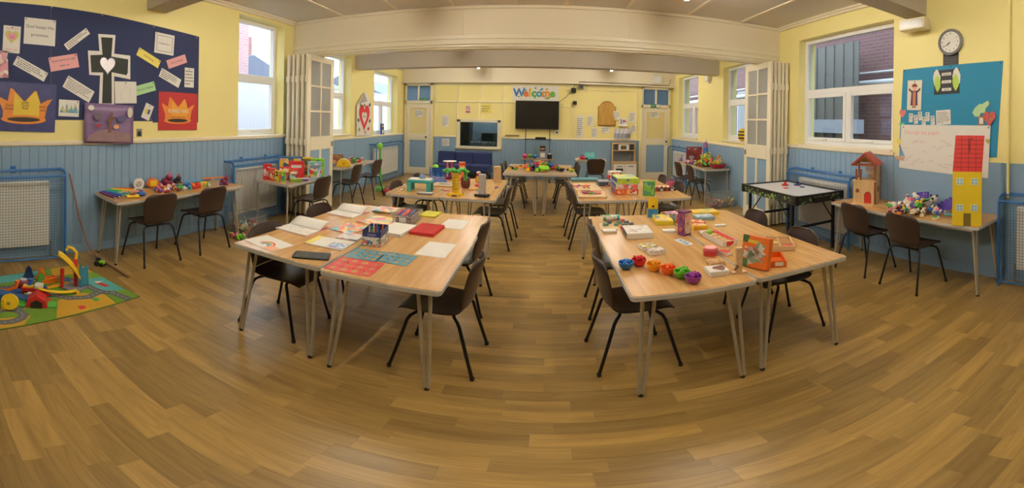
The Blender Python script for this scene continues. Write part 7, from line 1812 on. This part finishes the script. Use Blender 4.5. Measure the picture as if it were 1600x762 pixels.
def road(pts, w=0.036):
    b = B(); P = [Vector((x, y, 0)) for x, y in pts]
    for i in range(len(P) - 1):
        d = (P[i + 1] - P[i]).normalized(); n = Vector((-d.y, d.x, 0)) * w; e = d * 0.012
        b.prism([tuple((P[i] - e - n).xy), tuple((P[i + 1] + e - n).xy), tuple((P[i + 1] + e + n).xy), tuple((P[i] - e + n).xy)], 0.006, 0.0066 + 0.00002 * i)
    b.mk('road', m_road, rug)
    b = B()
    for i in range(len(P) - 1):
        L = (P[i + 1] - P[i]).length; d = (P[i + 1] - P[i]).normalized(); k = 0
        while k < L - 0.02:
            c = P[i] + d * (k + 0.01); b.cbox((c.x, c.y, 0.0069), (0.02, 0.004, 0.0004), rz=math.atan2(d.y, d.x)); k += 0.045
    b.mk('lane_dashes', m_rw, rug)['kind'] = 'stuff'
road([(0.3 + 0.1 * math.cos(a * math.pi / 8), -0.12 + 0.13 * math.sin(a * math.pi / 8)) for a in range(17)])
road([(0.22, 0.0), (0.12, 0.1), (0.05, 0.22), (0.1, 0.38), (0.2, 0.45), (0.26, 0.6), (0.22, 0.74), (0.3, 0.82), (0.47, 0.85)])
road([(0.22, 0.74), (0.1, 0.72), (-0.08, 0.72), (-0.22, 0.6), (-0.28, 0.4), (-0.2, 0.2), (-0.1, 0.05), (0.05, 0.22)])
road([(0.3, -0.25), (0.25, -0.5), (0.1, -0.6), (-0.1, -0.5), (-0.25, -0.3), (-0.2, 0.2)])
patch('boat_print', [(0.05, 0.8), (0.16, 0.84), (0.15, 0.88), (0.06, 0.86)], pl('red'), 0.001)
patch('sail_print', [(0.0, 0.82), (0.05, 0.82), (0.04, 0.9)], m_rw, 0.001)
for x, y, c in ((0.15, 0.28, 'red'), (0.02, 0.4, 'green'), (0.4, 0.45, 'red'), (0.4, -0.5, 'orange'), (0.36, -0.7, 'red'), (-0.1, 0.5, 'green'), (-0.15, 0.62, 'blue'), (0.33, 0.62, 'green')):
    patch('house_print', [(x - 0.03, y - 0.02), (x + 0.03, y - 0.02), (x + 0.03, y + 0.02), (x, y + 0.04), (x - 0.03, y + 0.02)], pl(c), 0.0012)
RZ = 0.0075
sd = thing('toy_slide_tower', 'red and yellow toy garage tower with a curved slide on the road rug', 'toy', (-3.10, 1.17, RZ), R(30))
B().box(-0.1, 0.1, -0.08, 0.1, 0, 0.014).mk('base', pl('grey'), sd, bevel=0.004)
for x, y, h in ((-0.07, -0.07, 0.2), (-0.01, 0.04, 0.28)): B().tube([(x, y, 0.01), (x, y, h)], 0.018, 10).mk('column', pl('red'), sd, smooth=True)
P = [[(sx * 0.04 - 0.06 + 0.11 * v, -0.03 + 0.0 * v + 0.02 * math.sin(v * 3), 0.33 - 0.2 * v ** 1.3 + (0.014 if abs(sx) == 1 else 0)) for sx in (-1, -0.6, 0, 0.6, 1)] for v in [i / 8 for i in range(9)]]
P = [[(-0.09 + 0.16 * v + sx * 0.034, -0.10 + 0.11 * v - sx * 0.042, 0.345 - 0.22 * v ** 1.5 + (0.016 if abs(sx) == 1 else 0)) for sx in (-1, -0.8, 0, 0.8, 1)] for v in [i / 8 for i in range(9)]]
o = B().grid(P).mk('slide', pl('yellow'), sd, smooth=True); md = o.modifiers.new('s', 'SOLIDIFY'); md.thickness = 0.008
B().tube([(-0.01, 0.04, 0.27), (0.0, 0.04, 0.34), (-0.03, 0.02, 0.385), (-0.06, 0.0, 0.395), (-0.075, -0.01, 0.36)], 0.014, 8).mk('crane_hook', pl('yellow'), sd, smooth=True)
b = B(); b.tube([(0.055, 0.03, 0.01), (0.05, 0.03, 0.24)], 0.01, 6).tube([(0.085, 0.09, 0.01), (0.08, 0.085, 0.22)], 0.01, 6)
b.cbox((0.07, 0.06, 0.12), (0.07, 0.01, 0.18), rz=R(62)); b.mk('blue_ladder', mat('toy_sea_blue', (60, 140, 170), 0.4), sd)
yr = thing('yellow_ramp', 'yellow curved track ramp on the road rug', 'toy', (-2.98, 0.98, RZ), R(95)); P = [[(-0.17 + 0.34 * v, sx * 0.022, 0.012 + 0.09 * (1 - v) ** 2 + (0.01 if abs(sx) == 1 else 0)) for sx in (-1, -0.8, 0.8, 1)] for v in [i / 8 for i in range(9)]]
o = B().grid(P).mk('track', pl('yellow'), yr, smooth=True); md = o.modifiers.new('s', 'SOLIDIFY'); md.thickness = 0.006
B().box(0.16, 0.19, -0.035, 0.035, 0, 0.02).mk('end_clip', pl('yellow'), yr)
yw_ = thing('spinner_toy', 'big yellow wheel toy at the left edge of the road rug', 'toy', (-2.83, 0.56, RZ), R(60)); B().lathe([(0.0, -0.015), (0.065, -0.015), (0.07, -0.01), (0.07, 0.01), (0.065, 0.015), (0, 0.015)], 22, T=Matrix.Translation((0, 0, 0.07)) @ Matrix.Rotation(R(68), 4, 'X')).mk('disc', pl('yellow'), yw_, smooth=True); B().box(-0.012, 0.012, -0.03, -0.01, 0.058, 0.082).mk('hub', mat('hub_tan', (200, 170, 90), 0.4), yw_); B().box(-0.06, -0.03, -0.03, 0.02, 0.0, 0.1).mk('stand', pl('yellow'), yw_)
rh = thing('red_toy_house', 'red toy tent house with a dark doorway on the road rug', 'toy', (-2.86, 0.78, RZ), R(70)); B().prism([(-0.085, 0), (0.085, 0), (0.07, 0.07), (0.0, 0.125), (-0.07, 0.07)], -0.06, 0.06, Matrix(((1, 0, 0, 0), (0, 0, 1, 0), (0, 1, 0, 0), (0, 0, 0, 1)))).mk('house', pl('red'), rh, bevel=0.006); B().prism([(-0.045, 0), (0.045, 0), (0.045, 0.05), (0, 0.08), (-0.045, 0.05)], -0.064, -0.06, Matrix(((1, 0, 0, 0), (0, 0, 1, 0), (0, 1, 0, 0), (0, 0, 0, 1)))).mk('doorway', m_hole, rh)
for sx in (-1, 1): B().box(min(sx * 0.085, sx * 0.15), max(sx * 0.085, sx * 0.15), -0.05, 0.05, 0, 0.012).mk('green_flap', pl('green'), rh)
brp = thing('blue_ramp', 'blue toy road ramp behind the yellow wheel', 'toy', (-2.99, 0.62, RZ), R(75)); B().prism([(-0.16, 0), (0.16, 0), (0.16, 0.02), (-0.1, 0.08), (-0.16, 0.08)], -0.05, 0.05, Matrix(((1, 0, 0, 0), (0, 0, 1, 0), (0, 1, 0, 0), (0, 0, 0, 1)))).mk('ramp', mat('ramp_blue', (36, 84, 140), 0.4), brp, bevel=0.004); B().box(-0.02, 0.1, -0.055, -0.05, 0.01, 0.03).mk('side_rail', pl('green'), brp)
rc = thing('rescue_truck', 'red and white toy rescue truck behind the red toy house', 'toy', (-3.07, 0.80, RZ), R(60)); B().box(-0.09, 0.09, -0.035, 0.035, 0.02, 0.07).mk('body', pl('red'), rc, bevel=0.005); B().box(0.02, 0.085, -0.036, 0.036, 0.07, 0.11).mk('cab', pl('white'), rc, bevel=0.006); B().box(-0.08, 0.01, -0.02, 0.02, 0.07, 0.085).mk('ladder', pl('yellow'), rc)
for sx in (-1, 1):
    for sy in (-1, 1): B().tube([(sx * 0.055, sy * 0.03, 0.022), (sx * 0.055, sy * 0.042, 0.022)], 0.022, 12).mk('wheel', pl('black'), rc)
for nm, lb, x, y, c, kd in (('orange brick', 'orange studded brick near the back of the road rug', -3.28, 1.0, 'orange', 'b'), ('x', 'yellow long plank on the back of the road rug', -3.17, 1.02, 'yellow', 'p'), ('x', 'purple propeller toy at the back of the road rug', -3.45, 0.86, 'navy', 'f'), ('x', 'orange fin toy at the back of the road rug', -3.38, 0.96, 'orange', 'f'), ('x', 'green leaf shaped toy between the toys on the road rug', -3.25, 0.92, 'green', 'f'), ('x', 'orange bent tube at the left edge of the road rug', -3.12, 0.60, 'orange', 't'), ('x', 'maroon round pod on the road rug', -3.2, 0.75, 'maroon', 'o'), ('x', 'blue bent tube on the road rug', -3.1, 0.71, 'blue', 't')):
    t = thing({'b': 'studded_brick', 'p': 'toy_plank', 'f': 'fin_toy', 't': 'bent_tube_toy', 'o': 'round_pod_toy'}[kd], lb, 'toy', (x, y, RZ), R(80) + rnd.uniform(-.5, .5))
    if kd == 'b':
        B().box(-0.08, 0.08, -0.035, 0.035, 0, 0.055).mk('block', pl(c), t, bevel=0.004)
        for k in range(3): B().lathe([(0.017, 0.055), (0.017, 0.068), (0, 0.068)], 10, (-0.05 + k * 0.05, 0, 0)).mk('stud', pl(c), t)
    elif kd == 'p': B().box(-0.15, 0.15, -0.025, 0.025, 0, 0.015).mk('plank', pl(c), t, bevel=0.004); B().box(-0.15, 0.15, -0.004, 0.004, 0.015, 0.02).mk('ridge', pl('orange'), t)
    elif kd == 'f': B().prism([(-0.05, 0), (0.05, 0), (0.025, 0.1), (0.0, 0.13), (-0.02, 0.1)], -0.012, 0.012, Matrix(((1, 0, 0, 0), (0, 0, 1, 0), (0, 1, 0, 0), (0, 0, 0, 1)))).mk('fin', pl(c), t, bevel=0.008); B().box(-0.05, 0.05, -0.03, 0.03, 0, 0.012).mk('foot', pl(c), t)
    elif kd == 't': B().tube([(-0.1, 0, 0.02), (0, 0.01, 0.03), (0.07, 0, 0.08), (0.08, 0, 0.13)], 0.018, 8).mk('tube', pl(c), t, smooth=True); B().tube([(0.08, 0, 0.13), (0.081, 0, 0.145)], 0.022, 8).mk('collar', pl(c), t)
    else: B().ball((0, 0, 0.05), 0.06, 0.055, 0.05, 12).mk('pod', pl(c), t, smooth=True); B().lathe([(0.03, 0.09), (0.03, 0.1), (0, 0.105)], 10).mk('cap', pl('white'), t)
for i, c in enumerate(('red', 'black', 'blue', 'white', 'yellow', 'green')): small_toy('car', c, (-3.02 - 0.06 * (i % 3), 0.9 - 0.14 * (i // 3), RZ), 'on the road rug', 'on the road rug', 1.2, 0.02)
gc = thing('green_tractor', 'small green and black toy tractor on the floor beyond the rug corner', 'toy', (-3.53, 1.62, 0), R(40)); B().box(-0.045, 0.045, -0.025, 0.025, 0.025, 0.06).mk('body', pl('lime'), gc, bevel=0.005); B().box(-0.045, 0.0, -0.024, 0.024, 0.06, 0.09).mk('cab', pl('black'), gc, bevel=0.005)
for sx, r in ((-1, 0.03), (1, 0.022)):
    for sy in (-1, 1): B().tube([(sx * 0.028, sy * 0.022, r), (sx * 0.028, sy * 0.036, r)], r, 12).mk('wheel', pl('black'), gc)
m_cord = mat('braided_cord', (150, 112, 92), 0.8, var=0.4, scale=60)
tag(B().tube([(-3.94, 1.43, 0.95), (-3.90, 1.47, 0.75), (-3.86, 1.52, 0.45), (-3.80, 1.58, 0.2), (-3.70, 1.64, 0.06), (-3.55, 1.70, 0.016), (-3.30, 1.72, 0.012), (-3.12, 1.72, 0.012)], 0.011, 8).mk('rope', m_cord, smooth=True), 'brown braided cord hanging from the radiator guard onto the floor', 'rope')

# ---- clear storage tubs
def tub(label, x, y, rz, w, d, h, n, where):
    t = thing('storage_tub', label, 'storage tub', (x, y, 0), rz)
    open_tub(t, w, d, h, 0.004, m_clear, 0.016)
    for i in range(n):
        f = i / n; X, Y = rnd.uniform(-w / 2 + 0.045, w / 2 - 0.045), rnd.uniform(-d / 2 + 0.045, d / 2 - 0.045)
        T = Matrix.Translation((x, y, 0)) @ Matrix.Rotation(rz, 4, 'Z'); p = T @ Vector((X, Y, 0.01 + 0.42 * h * f))
        small_toy(rnd.choice(['animal', 'ball', 'block', 'figure', 'ring']), rnd.choice(['red', 'orange', 'pink', 'green', 'yellow', 'white', 'black', 'cream', 'teal', 'maroon', 'grey']), p, where, where, rnd.uniform(0.9, 1.2), 1.0)
tub('clear plastic tub of toys on the floor by the tall left window', -3.57, 3.74, 0, 0.42, 0.32, 0.27, 42, 'inside the clear tub under the left window')
tub('clear plastic tub of toys on the floor at the far right table', 3.30, 6.68, R(4), 0.5, 0.3, 0.3, 46, 'inside the clear tub at the far right table')
heap(14, -3.45, 3.46, 0.16, 0.07, 0.02, 0.002, ['animal', 'ball', 'figure'], ['green', 'orange', 'red', 'pink', 'lime'], 'spilled on the floor before the left tub', 'on the floor by the left tub', (0.9, 1.2))

# ---- far wall furniture
m_sofa = mat('navy_upholstery', (38, 50, 98), 0.85, var=0.08, scale=30, bump=0.15, bscale=300)
so = thing('sofa', 'navy blue three seat armless sofa under the hatch', 'sofa', (-2.12, 10.1, 0))
for i in range(3):
    x = -0.495 + i * 0.495
    B().box(x - 0.244, x + 0.244, -0.36, 0.22, 0.24, 0.42).mk('seat_cushion', m_sofa, so, bevel=0.03); B().box(x - 0.244, x + 0.244, 0.16, 0.34, 0.36, 0.72).mk('back_cushion', m_sofa, so, bevel=0.03)
B().box(-0.74, 0.74, -0.34, 0.34, 0.18, 0.25).mk('frame', m_dark, so)
for sx in (-0.68, 0.68):
    for sy in (-0.28, 0.28): B().box(sx - 0.025, sx + 0.025, sy - 0.025, sy + 0.025, 0, 0.19).mk('leg', m_dark, so)
tk = thing('toy_kitchen', 'wooden and white play kitchen with a microwave shelf by the right far door', 'toy kitchen', (2.19, 10.38, 0))
m_kw = mat_wood('kitchen_birch', (196, 160, 112), (214, 180, 132), 'Z', 3, 0.5)
B().box(-0.33, 0.33, -0.16, 0.18, 0.03, 0.5).mk('cabinet', m_kw, tk); B().box(-0.345, 0.345, -0.175, 0.18, 0.5, 0.525).mk('worktop', m_kw, tk)
for sx in (-1, 1): B().box(sx * 0.315 - 0.015, sx * 0.315 + 0.015, 0.02, 0.18, 0.525, 1.03).mk('side_post', m_kw, tk)
B().box(-0.33, 0.33, 0.16, 0.18, 0.525, 1.03).mk('back_panel', mat('kitchen_grey', (120, 128, 140), 0.5), tk); B().box(-0.33, 0.33, 0.0, 0.18, 1.01, 1.04).mk('top_shelf', m_kw, tk); B().box(-0.3, 0.3, 0.0, 0.18, 0.82, 0.84).mk('shelf', m_kw, tk)
mwv = B().box(-0.15, 0.14, -0.01, 0.16, 0.84, 1.0).mk('toy_microwave', m_white, tk, bevel=0.006); B().box(-0.1, 0.06, -0.016, -0.01, 0.87, 0.97).mk('microwave_window', mat('micro_window', (110, 96, 70), 0.3), mwv)
for x0, x1, nm in ((-0.31, -0.005, 'oven_door'), (0.005, 0.31, 'cupboard_door')):
    o = B().box(x0, x1, -0.178, -0.16, 0.05, 0.48).mk(nm, m_white, tk, bevel=0.004); B().box((x0 + x1) / 2 - 0.07, (x0 + x1) / 2 + 0.07, -0.19, -0.178, 0.41, 0.425).mk('handle', m_dark, o)
    if nm == 'oven_door': B().box(x0 + 0.06, x1 - 0.05, -0.181, -0.178, 0.12, 0.36).mk('oven_window', m_black, o)
B().tube([(0.18, 0.1, 0.525), (0.18, 0.1, 0.66), (0.18, 0.04, 0.69), (0.18, 0.0, 0.66)], 0.012, 8).mk('tap', m_metal, tk)
for sx in (-0.28, 0.28): B().box(sx - 0.03, sx + 0.03, -0.14, 0.16, 0, 0.03).mk('foot', m_dark, tk)
st = thing('screen_stand', 'black metal screen stand with wooden shelf under the television', 'stand', (-0.16, 10.2, 0))
for sx in (-1, 1): B().box(sx * 0.32 - 0.012, sx * 0.32 + 0.012, 0.11, 0.134, 0, 1.38).mk('upright', mat('stand_steel', (92, 96, 104), 0.4, metal=0.5), st)
B().box(-0.42, 0.42, -0.2, 0.18, 0.585, 0.61).mk('shelf', m_topgrey, st, bevel=0.004); B().box(-0.36, 0.36, 0.0, 0.18, 1.1, 1.12).mk('upper_shelf', m_dark, st)
for sx in (-1, 1): B().box(sx * 0.32 - 0.03, sx * 0.32 + 0.03, -0.26, 0.26, 0, 0.04).mk('foot', m_dark, st)
for sx in (-0.32, 0.32): B().box(sx - 0.015, sx + 0.015, -0.15, 0.12, 0.56, 0.585).mk('shelf_bracket', m_dark, st)
for c, x, lb in (((226, 60, 120), -0.48, 'pink'), ((150, 200, 50), -0.35, 'lime and black'), ((50, 130, 180), -0.22, 'blue')):
    t = thing('play_ball', lb + ' play ball on the shelf of the screen stand', 'ball', (x, 10.1, 0.6115)); B().ball((0, 0, 0.062), 0.062, n=16).mk('ball', mat('ball_' + lb[:4], c, 0.4), t, smooth=True)
    B().lathe([(0.0625 * math.cos(a), 0.062 + 0.0625 * math.sin(a)) for a in (-0.25, -0.1, 0.1, 0.25)], 16).mk('stripe', pl('black') if lb[0] == 'l' else mat('ball_stripe_' + lb[:4], tuple(int(v * 0.75) for v in c), 0.4), t, smooth=True)
dp = thing('document_stand', 'grey document stand with a framed screen on the wooden shelf', 'device', (-0.02, 10.22, 0.6115)); B().box(-0.09, 0.09, -0.02, 0.02, 0, 0.36).mk('panel', pl('grey'), dp, bevel=0.006); B().box(-0.07, 0.07, -0.023, -0.02, 0.2, 0.33).mk('screen', mat('stand_screen', (60, 66, 74), 0.2), dp); B().box(-0.05, 0.05, -0.0245, -0.023, 0.24, 0.27).mk('gold_strip', m_gold2, dp); B().box(-0.06, 0.06, -0.023, -0.02, 0.03, 0.15).mk('white_card', m_paper, dp)
bb = thing('black_speaker', 'black cube speaker with a white top on the wooden shelf', 'speaker', (0.16, 10.1, 0.6115)); B().box(-0.06, 0.06, -0.05, 0.05, 0, 0.12).mk('case', m_dark, bb, bevel=0.006); B().box(-0.03, 0.03, -0.03, 0.03, 0.12, 0.15).mk('white_cap', m_white, bb)
dv = thing('set_top_box', 'flat black box on the upper shelf of the screen stand', 'device', (-0.08, 10.28, 1.1205)); B().box(-0.14, 0.14, -0.08, 0.08, 0, 0.05).mk('case', m_dark, dv, bevel=0.004); B().box(-0.12, 0.12, -0.082, -0.08, 0.015, 0.035).mk('front', m_black, dv)
bs = thing('wall_socket', 'white wall socket right of the screen stand', 'socket', T=on_back(0.36, 1.3, 0.0)); B().box(-0.045, 0.045, -0.06, 0.06, 0, 0.02).mk('plate', m_white, bs, bevel=0.003); B().box(-0.02, 0.02, -0.03, 0.02, 0.02, 0.05).mk('plug', m_dark, bs)
tag(B().box(-0.19, 0.19, -0.012, 0.012, 0, 0.05).mk('pen_ledge', mat('ledge_brown', (150, 120, 70), 0.5), T=on_back(-0.86, 1.19, 0.002)), 'narrow brown ledge on the far wall left of the television', 'shelf')
heap(12, 0.92, 9.12, 0.12, 0.14, 0.03, ZT, ['car', 'block', 'animal'], ['red', 'orange', 'red', 'white', 'navy'], 'on the small far desk', 'on the small far desk', (1.0, 1.4))
tc_ = thing('teal_laptop', 'teal toy laptop open on the small far desk', 'toy', (1.12, 9.22, ZT)); B().box(-0.13, 0.13, -0.09, 0.09, 0, 0.02).mk('base', pl('teal'), tc_, bevel=0.005); B().cbox((0, 0.1, 0.09), (0.26, 0.02, 0.15), rx=R(-12)).mk('screen', pl('teal'), tc_, bevel=0.005); B().cbox((0, 0.088, 0.09), (0.2, 0.003, 0.1), rx=R(-12)).mk('display', mat('laptop_display', (120, 190, 190), 0.3), tc_)

# ---- far right toy table
gbox('toy_cabinet', 'dark red picture box standing at the back of the far right table', 'box', 3.42, 8.35, (0.36, 0.12, 0.36), R(-24), mat('cabinet_maroon', (126, 44, 44), 0.4), front=mat_print('cabinet_print', [(126, 44, 44), (110, 40, 40), (150, 160, 180), (140, 60, 50)], 12))
dt = thing('doll_tower', 'tall purple and blue doll tower on the far right table', 'toy', (3.44, 7.75, ZT)); B().lathe([(0.075, 0), (0.07, 0.12), (0.06, 0.2)], 14).mk('lower_tower', pl('purple'), dt, smooth=True); B().lathe([(0.06, 0.2), (0.055, 0.3), (0.05, 0.38)], 14).mk('middle_tower', pl('blue'), dt, smooth=True); B().lathe([(0.055, 0.38), (0.045, 0.46), (0.03, 0.5)], 14).mk('upper_tower', mat('doll_mauve', (150, 100, 150), 0.4), dt, smooth=True); B().lathe([(0.032, 0.5), (0.02, 0.54), (0, 0.59)], 10).mk('spire', pl('white'), dt, smooth=True)
rb = thing('red_bowl', 'big red bowl of toys at the near end of the far right table', 'bowl', (3.42, 7.08, ZT)); B().lathe([(0.0, 0), (0.1, 0), (0.15, 0.03), (0.17, 0.09), (0.16, 0.09), (0.14, 0.04), (0.09, 0.012), (0, 0.012)], 20).mk('bowl', mat('bowl_crimson', (170, 36, 56), 0.35), rb, smooth=True); B().lathe([(0.172, 0.082), (0.178, 0.088), (0.172, 0.094)], 20, cap=False).mk('rim', mat('bowl_rim', (150, 30, 48), 0.35), rb)
heap(34, 3.42, 7.08, 0.1, 0.1, 0.17, ZT + 0.06, ['figure', 'animal', 'cone', 'block'], ['teal', 'yellow', 'green', 'white', 'orange', 'cream'], 'in the red bowl on the far right table', 'in the red bowl', (1.0, 1.4))
heap(95, 3.36, 7.5, 0.24, 0.38, 0.24, ZT, ['animal', 'figure', 'block', 'cone', 'brick'], ['green', 'yellow', 'orange', 'lime', 'red', 'brown', 'green', 'orange'], 'in the tall heap on the far right table', 'in the tall heap on the far right table', (1.2, 1.7))
heap(18, 3.2, 8.05, 0.12, 0.2, 0.03, ZT, ['car', 'figure', 'animal'], ['white', 'black', 'red', 'pink', 'purple'], 'at the far end of the far right table', 'at the far end of the far right table', (1.0, 1.4))
for c, y, h in (('pink', 7.95, 0.3), ('maroon', 7.86, 0.25)):
    t = thing('doll_box', '%s upright doll carton behind the toy heap at the far right' % c, 'box', (3.5, y, ZT), R(-30)); B().box(-0.06, 0.06, -0.03, 0.03, 0, h).mk('carton', pl(c), t, bevel=0.003); B().box(-0.045, 0.045, -0.032, -0.03, 0.04, h - 0.04).mk('window', pr_soft, t)
pk = thing('pink_bucket', 'small pink bucket on the floor by the far right radiator', 'bucket', (3.08, 9.0, 0)); B().lathe([(0.0, 0), (0.08, 0), (0.11, 0.17), (0.105, 0.17), (0.076, 0.008), (0, 0.006)], 16).mk('pail', pl('pink'), pk, smooth=True); B().tube([(-0.105, 0, 0.17), (-0.06, 0, 0.25), (0.06, 0, 0.25), (0.105, 0, 0.17)], 0.006, 6).mk('handle', pl('pink'), pk)
fl2 = thing('toy_pram', 'lilac toy pram handle standing by the far right radiator', 'toy', (3.22, 8.72, 0)); B().tube([(0, 0, 0), (0, 0, 0.7), (0.05, 0.02, 0.85)], 0.012, 6).mk('pole', pl('purple'), fl2); B().ball((0.0, 0, 0.72), 0.06, 0.05, 0.09, 10).mk('bag', mat('lilac_cloth', (170, 140, 190), 0.7), fl2, smooth=True); B().lathe([(0.08, 0), (0.08, 0.02)], 12).mk('foot', pl('purple'), fl2)
# ---- toys on the floor beyond the left table
vc = thing('toy_vacuum', 'bright green upright toy vacuum beside the left far radiator', 'toy', (-3.42, 7.72, 0), R(20)); B().box(-0.1, 0.1, -0.12, 0.08, 0, 0.09).mk('head', pl('green'), vc, bevel=0.015); B().tube([(0, 0, 0.06), (-0.03, 0.02, 0.5), (-0.04, 0.03, 0.95)], [0.03, 0.025, 0.02], 8).mk('stem', pl('green'), vc, smooth=True); B().ball((-0.04, 0.03, 0.98), 0.06, 0.05, 0.08, 10).mk('handle', pl('lime'), vc, smooth=True)
cbd = thing('bean_bag_board', 'white toss game board with red and black holes leaning on the floor', 'game', T=Matrix.Translation((-2.95, 7.72, 0.002)) @ Matrix.Rotation(R(-30), 4, 'Z') @ Matrix.Rotation(R(24), 4, 'X')); B().box(-0.2, 0.2, -0.3, 0.3, 0, 0.02).mk('board', m_white, cbd, bevel=0.004)
for x, y, c in ((-0.07, 0.12, 'black'), (0.07, -0.02, 'red'), (-0.05, -0.15, 'black')): B().prism([(x + 0.07 * math.cos(k * math.pi / 8), y + 0.05 * math.sin(k * math.pi / 8)) for k in range(16)], 0.02, 0.022).mk('hole_ring', pl(c), cbd)
B().box(-0.19, 0.19, 0.26, 0.28, -0.24, 0.0).mk('prop', m_white, cbd)
rb2 = thing('red_bag', 'crumpled red bag on the floor near the toss board', 'bag', (-3.15, 7.42, 0)); B().ball((0, 0, 0.06), 0.14, 0.1, 0.06, 12).mk('bag', mat('bag_red', (170, 60, 56), 0.7, bump=0.5, bscale=20), rb2, smooth=True); B().tube([(-0.06, 0, 0.1), (-0.03, 0, 0.17), (0.03, 0, 0.17), (0.06, 0, 0.1)], 0.008, 6).mk('handle', mat('bag_strap', (120, 40, 40), 0.7), rb2)
# ---- things on the right far window sill
hb = thing('striped_bag', 'yellow and black striped soft bag on the sill behind the right folding doors', 'bag', (XR + 0.02, 6.55, 1.275)); B().ball((0, 0, 0.13), 0.07, 0.1, 0.13, 12).mk('bag', pl('yellow'), hb, smooth=True)
for z in (0.07, 0.13, 0.19): B().lathe([(0.0 + 0.1 * math.sqrt(max(0, 1 - ((z - 0.13) / 0.13) ** 2)) + 0.001, z - 0.015), (0.101 * math.sqrt(max(0, 1 - ((z - 0.13) / 0.13) ** 2)) + 0.002, z + 0.015)], 14, T=Matrix.Diagonal((0.72, 1, 1, 1))).mk('stripe', pl('black'), hb, smooth=True)
sk2 = thing('floor_socket', 'white double socket low on the right wall under the table', 'socket', T=on_right(3.05, 0.3, 0.014)); B().box(-0.07, 0.07, -0.045, 0.045, 0, 0.02).mk('plate', m_white, sk2, bevel=0.003); B().box(-0.02, 0.02, -0.02, 0.02, 0.02, 0.045).mk('plug', m_white, sk2)
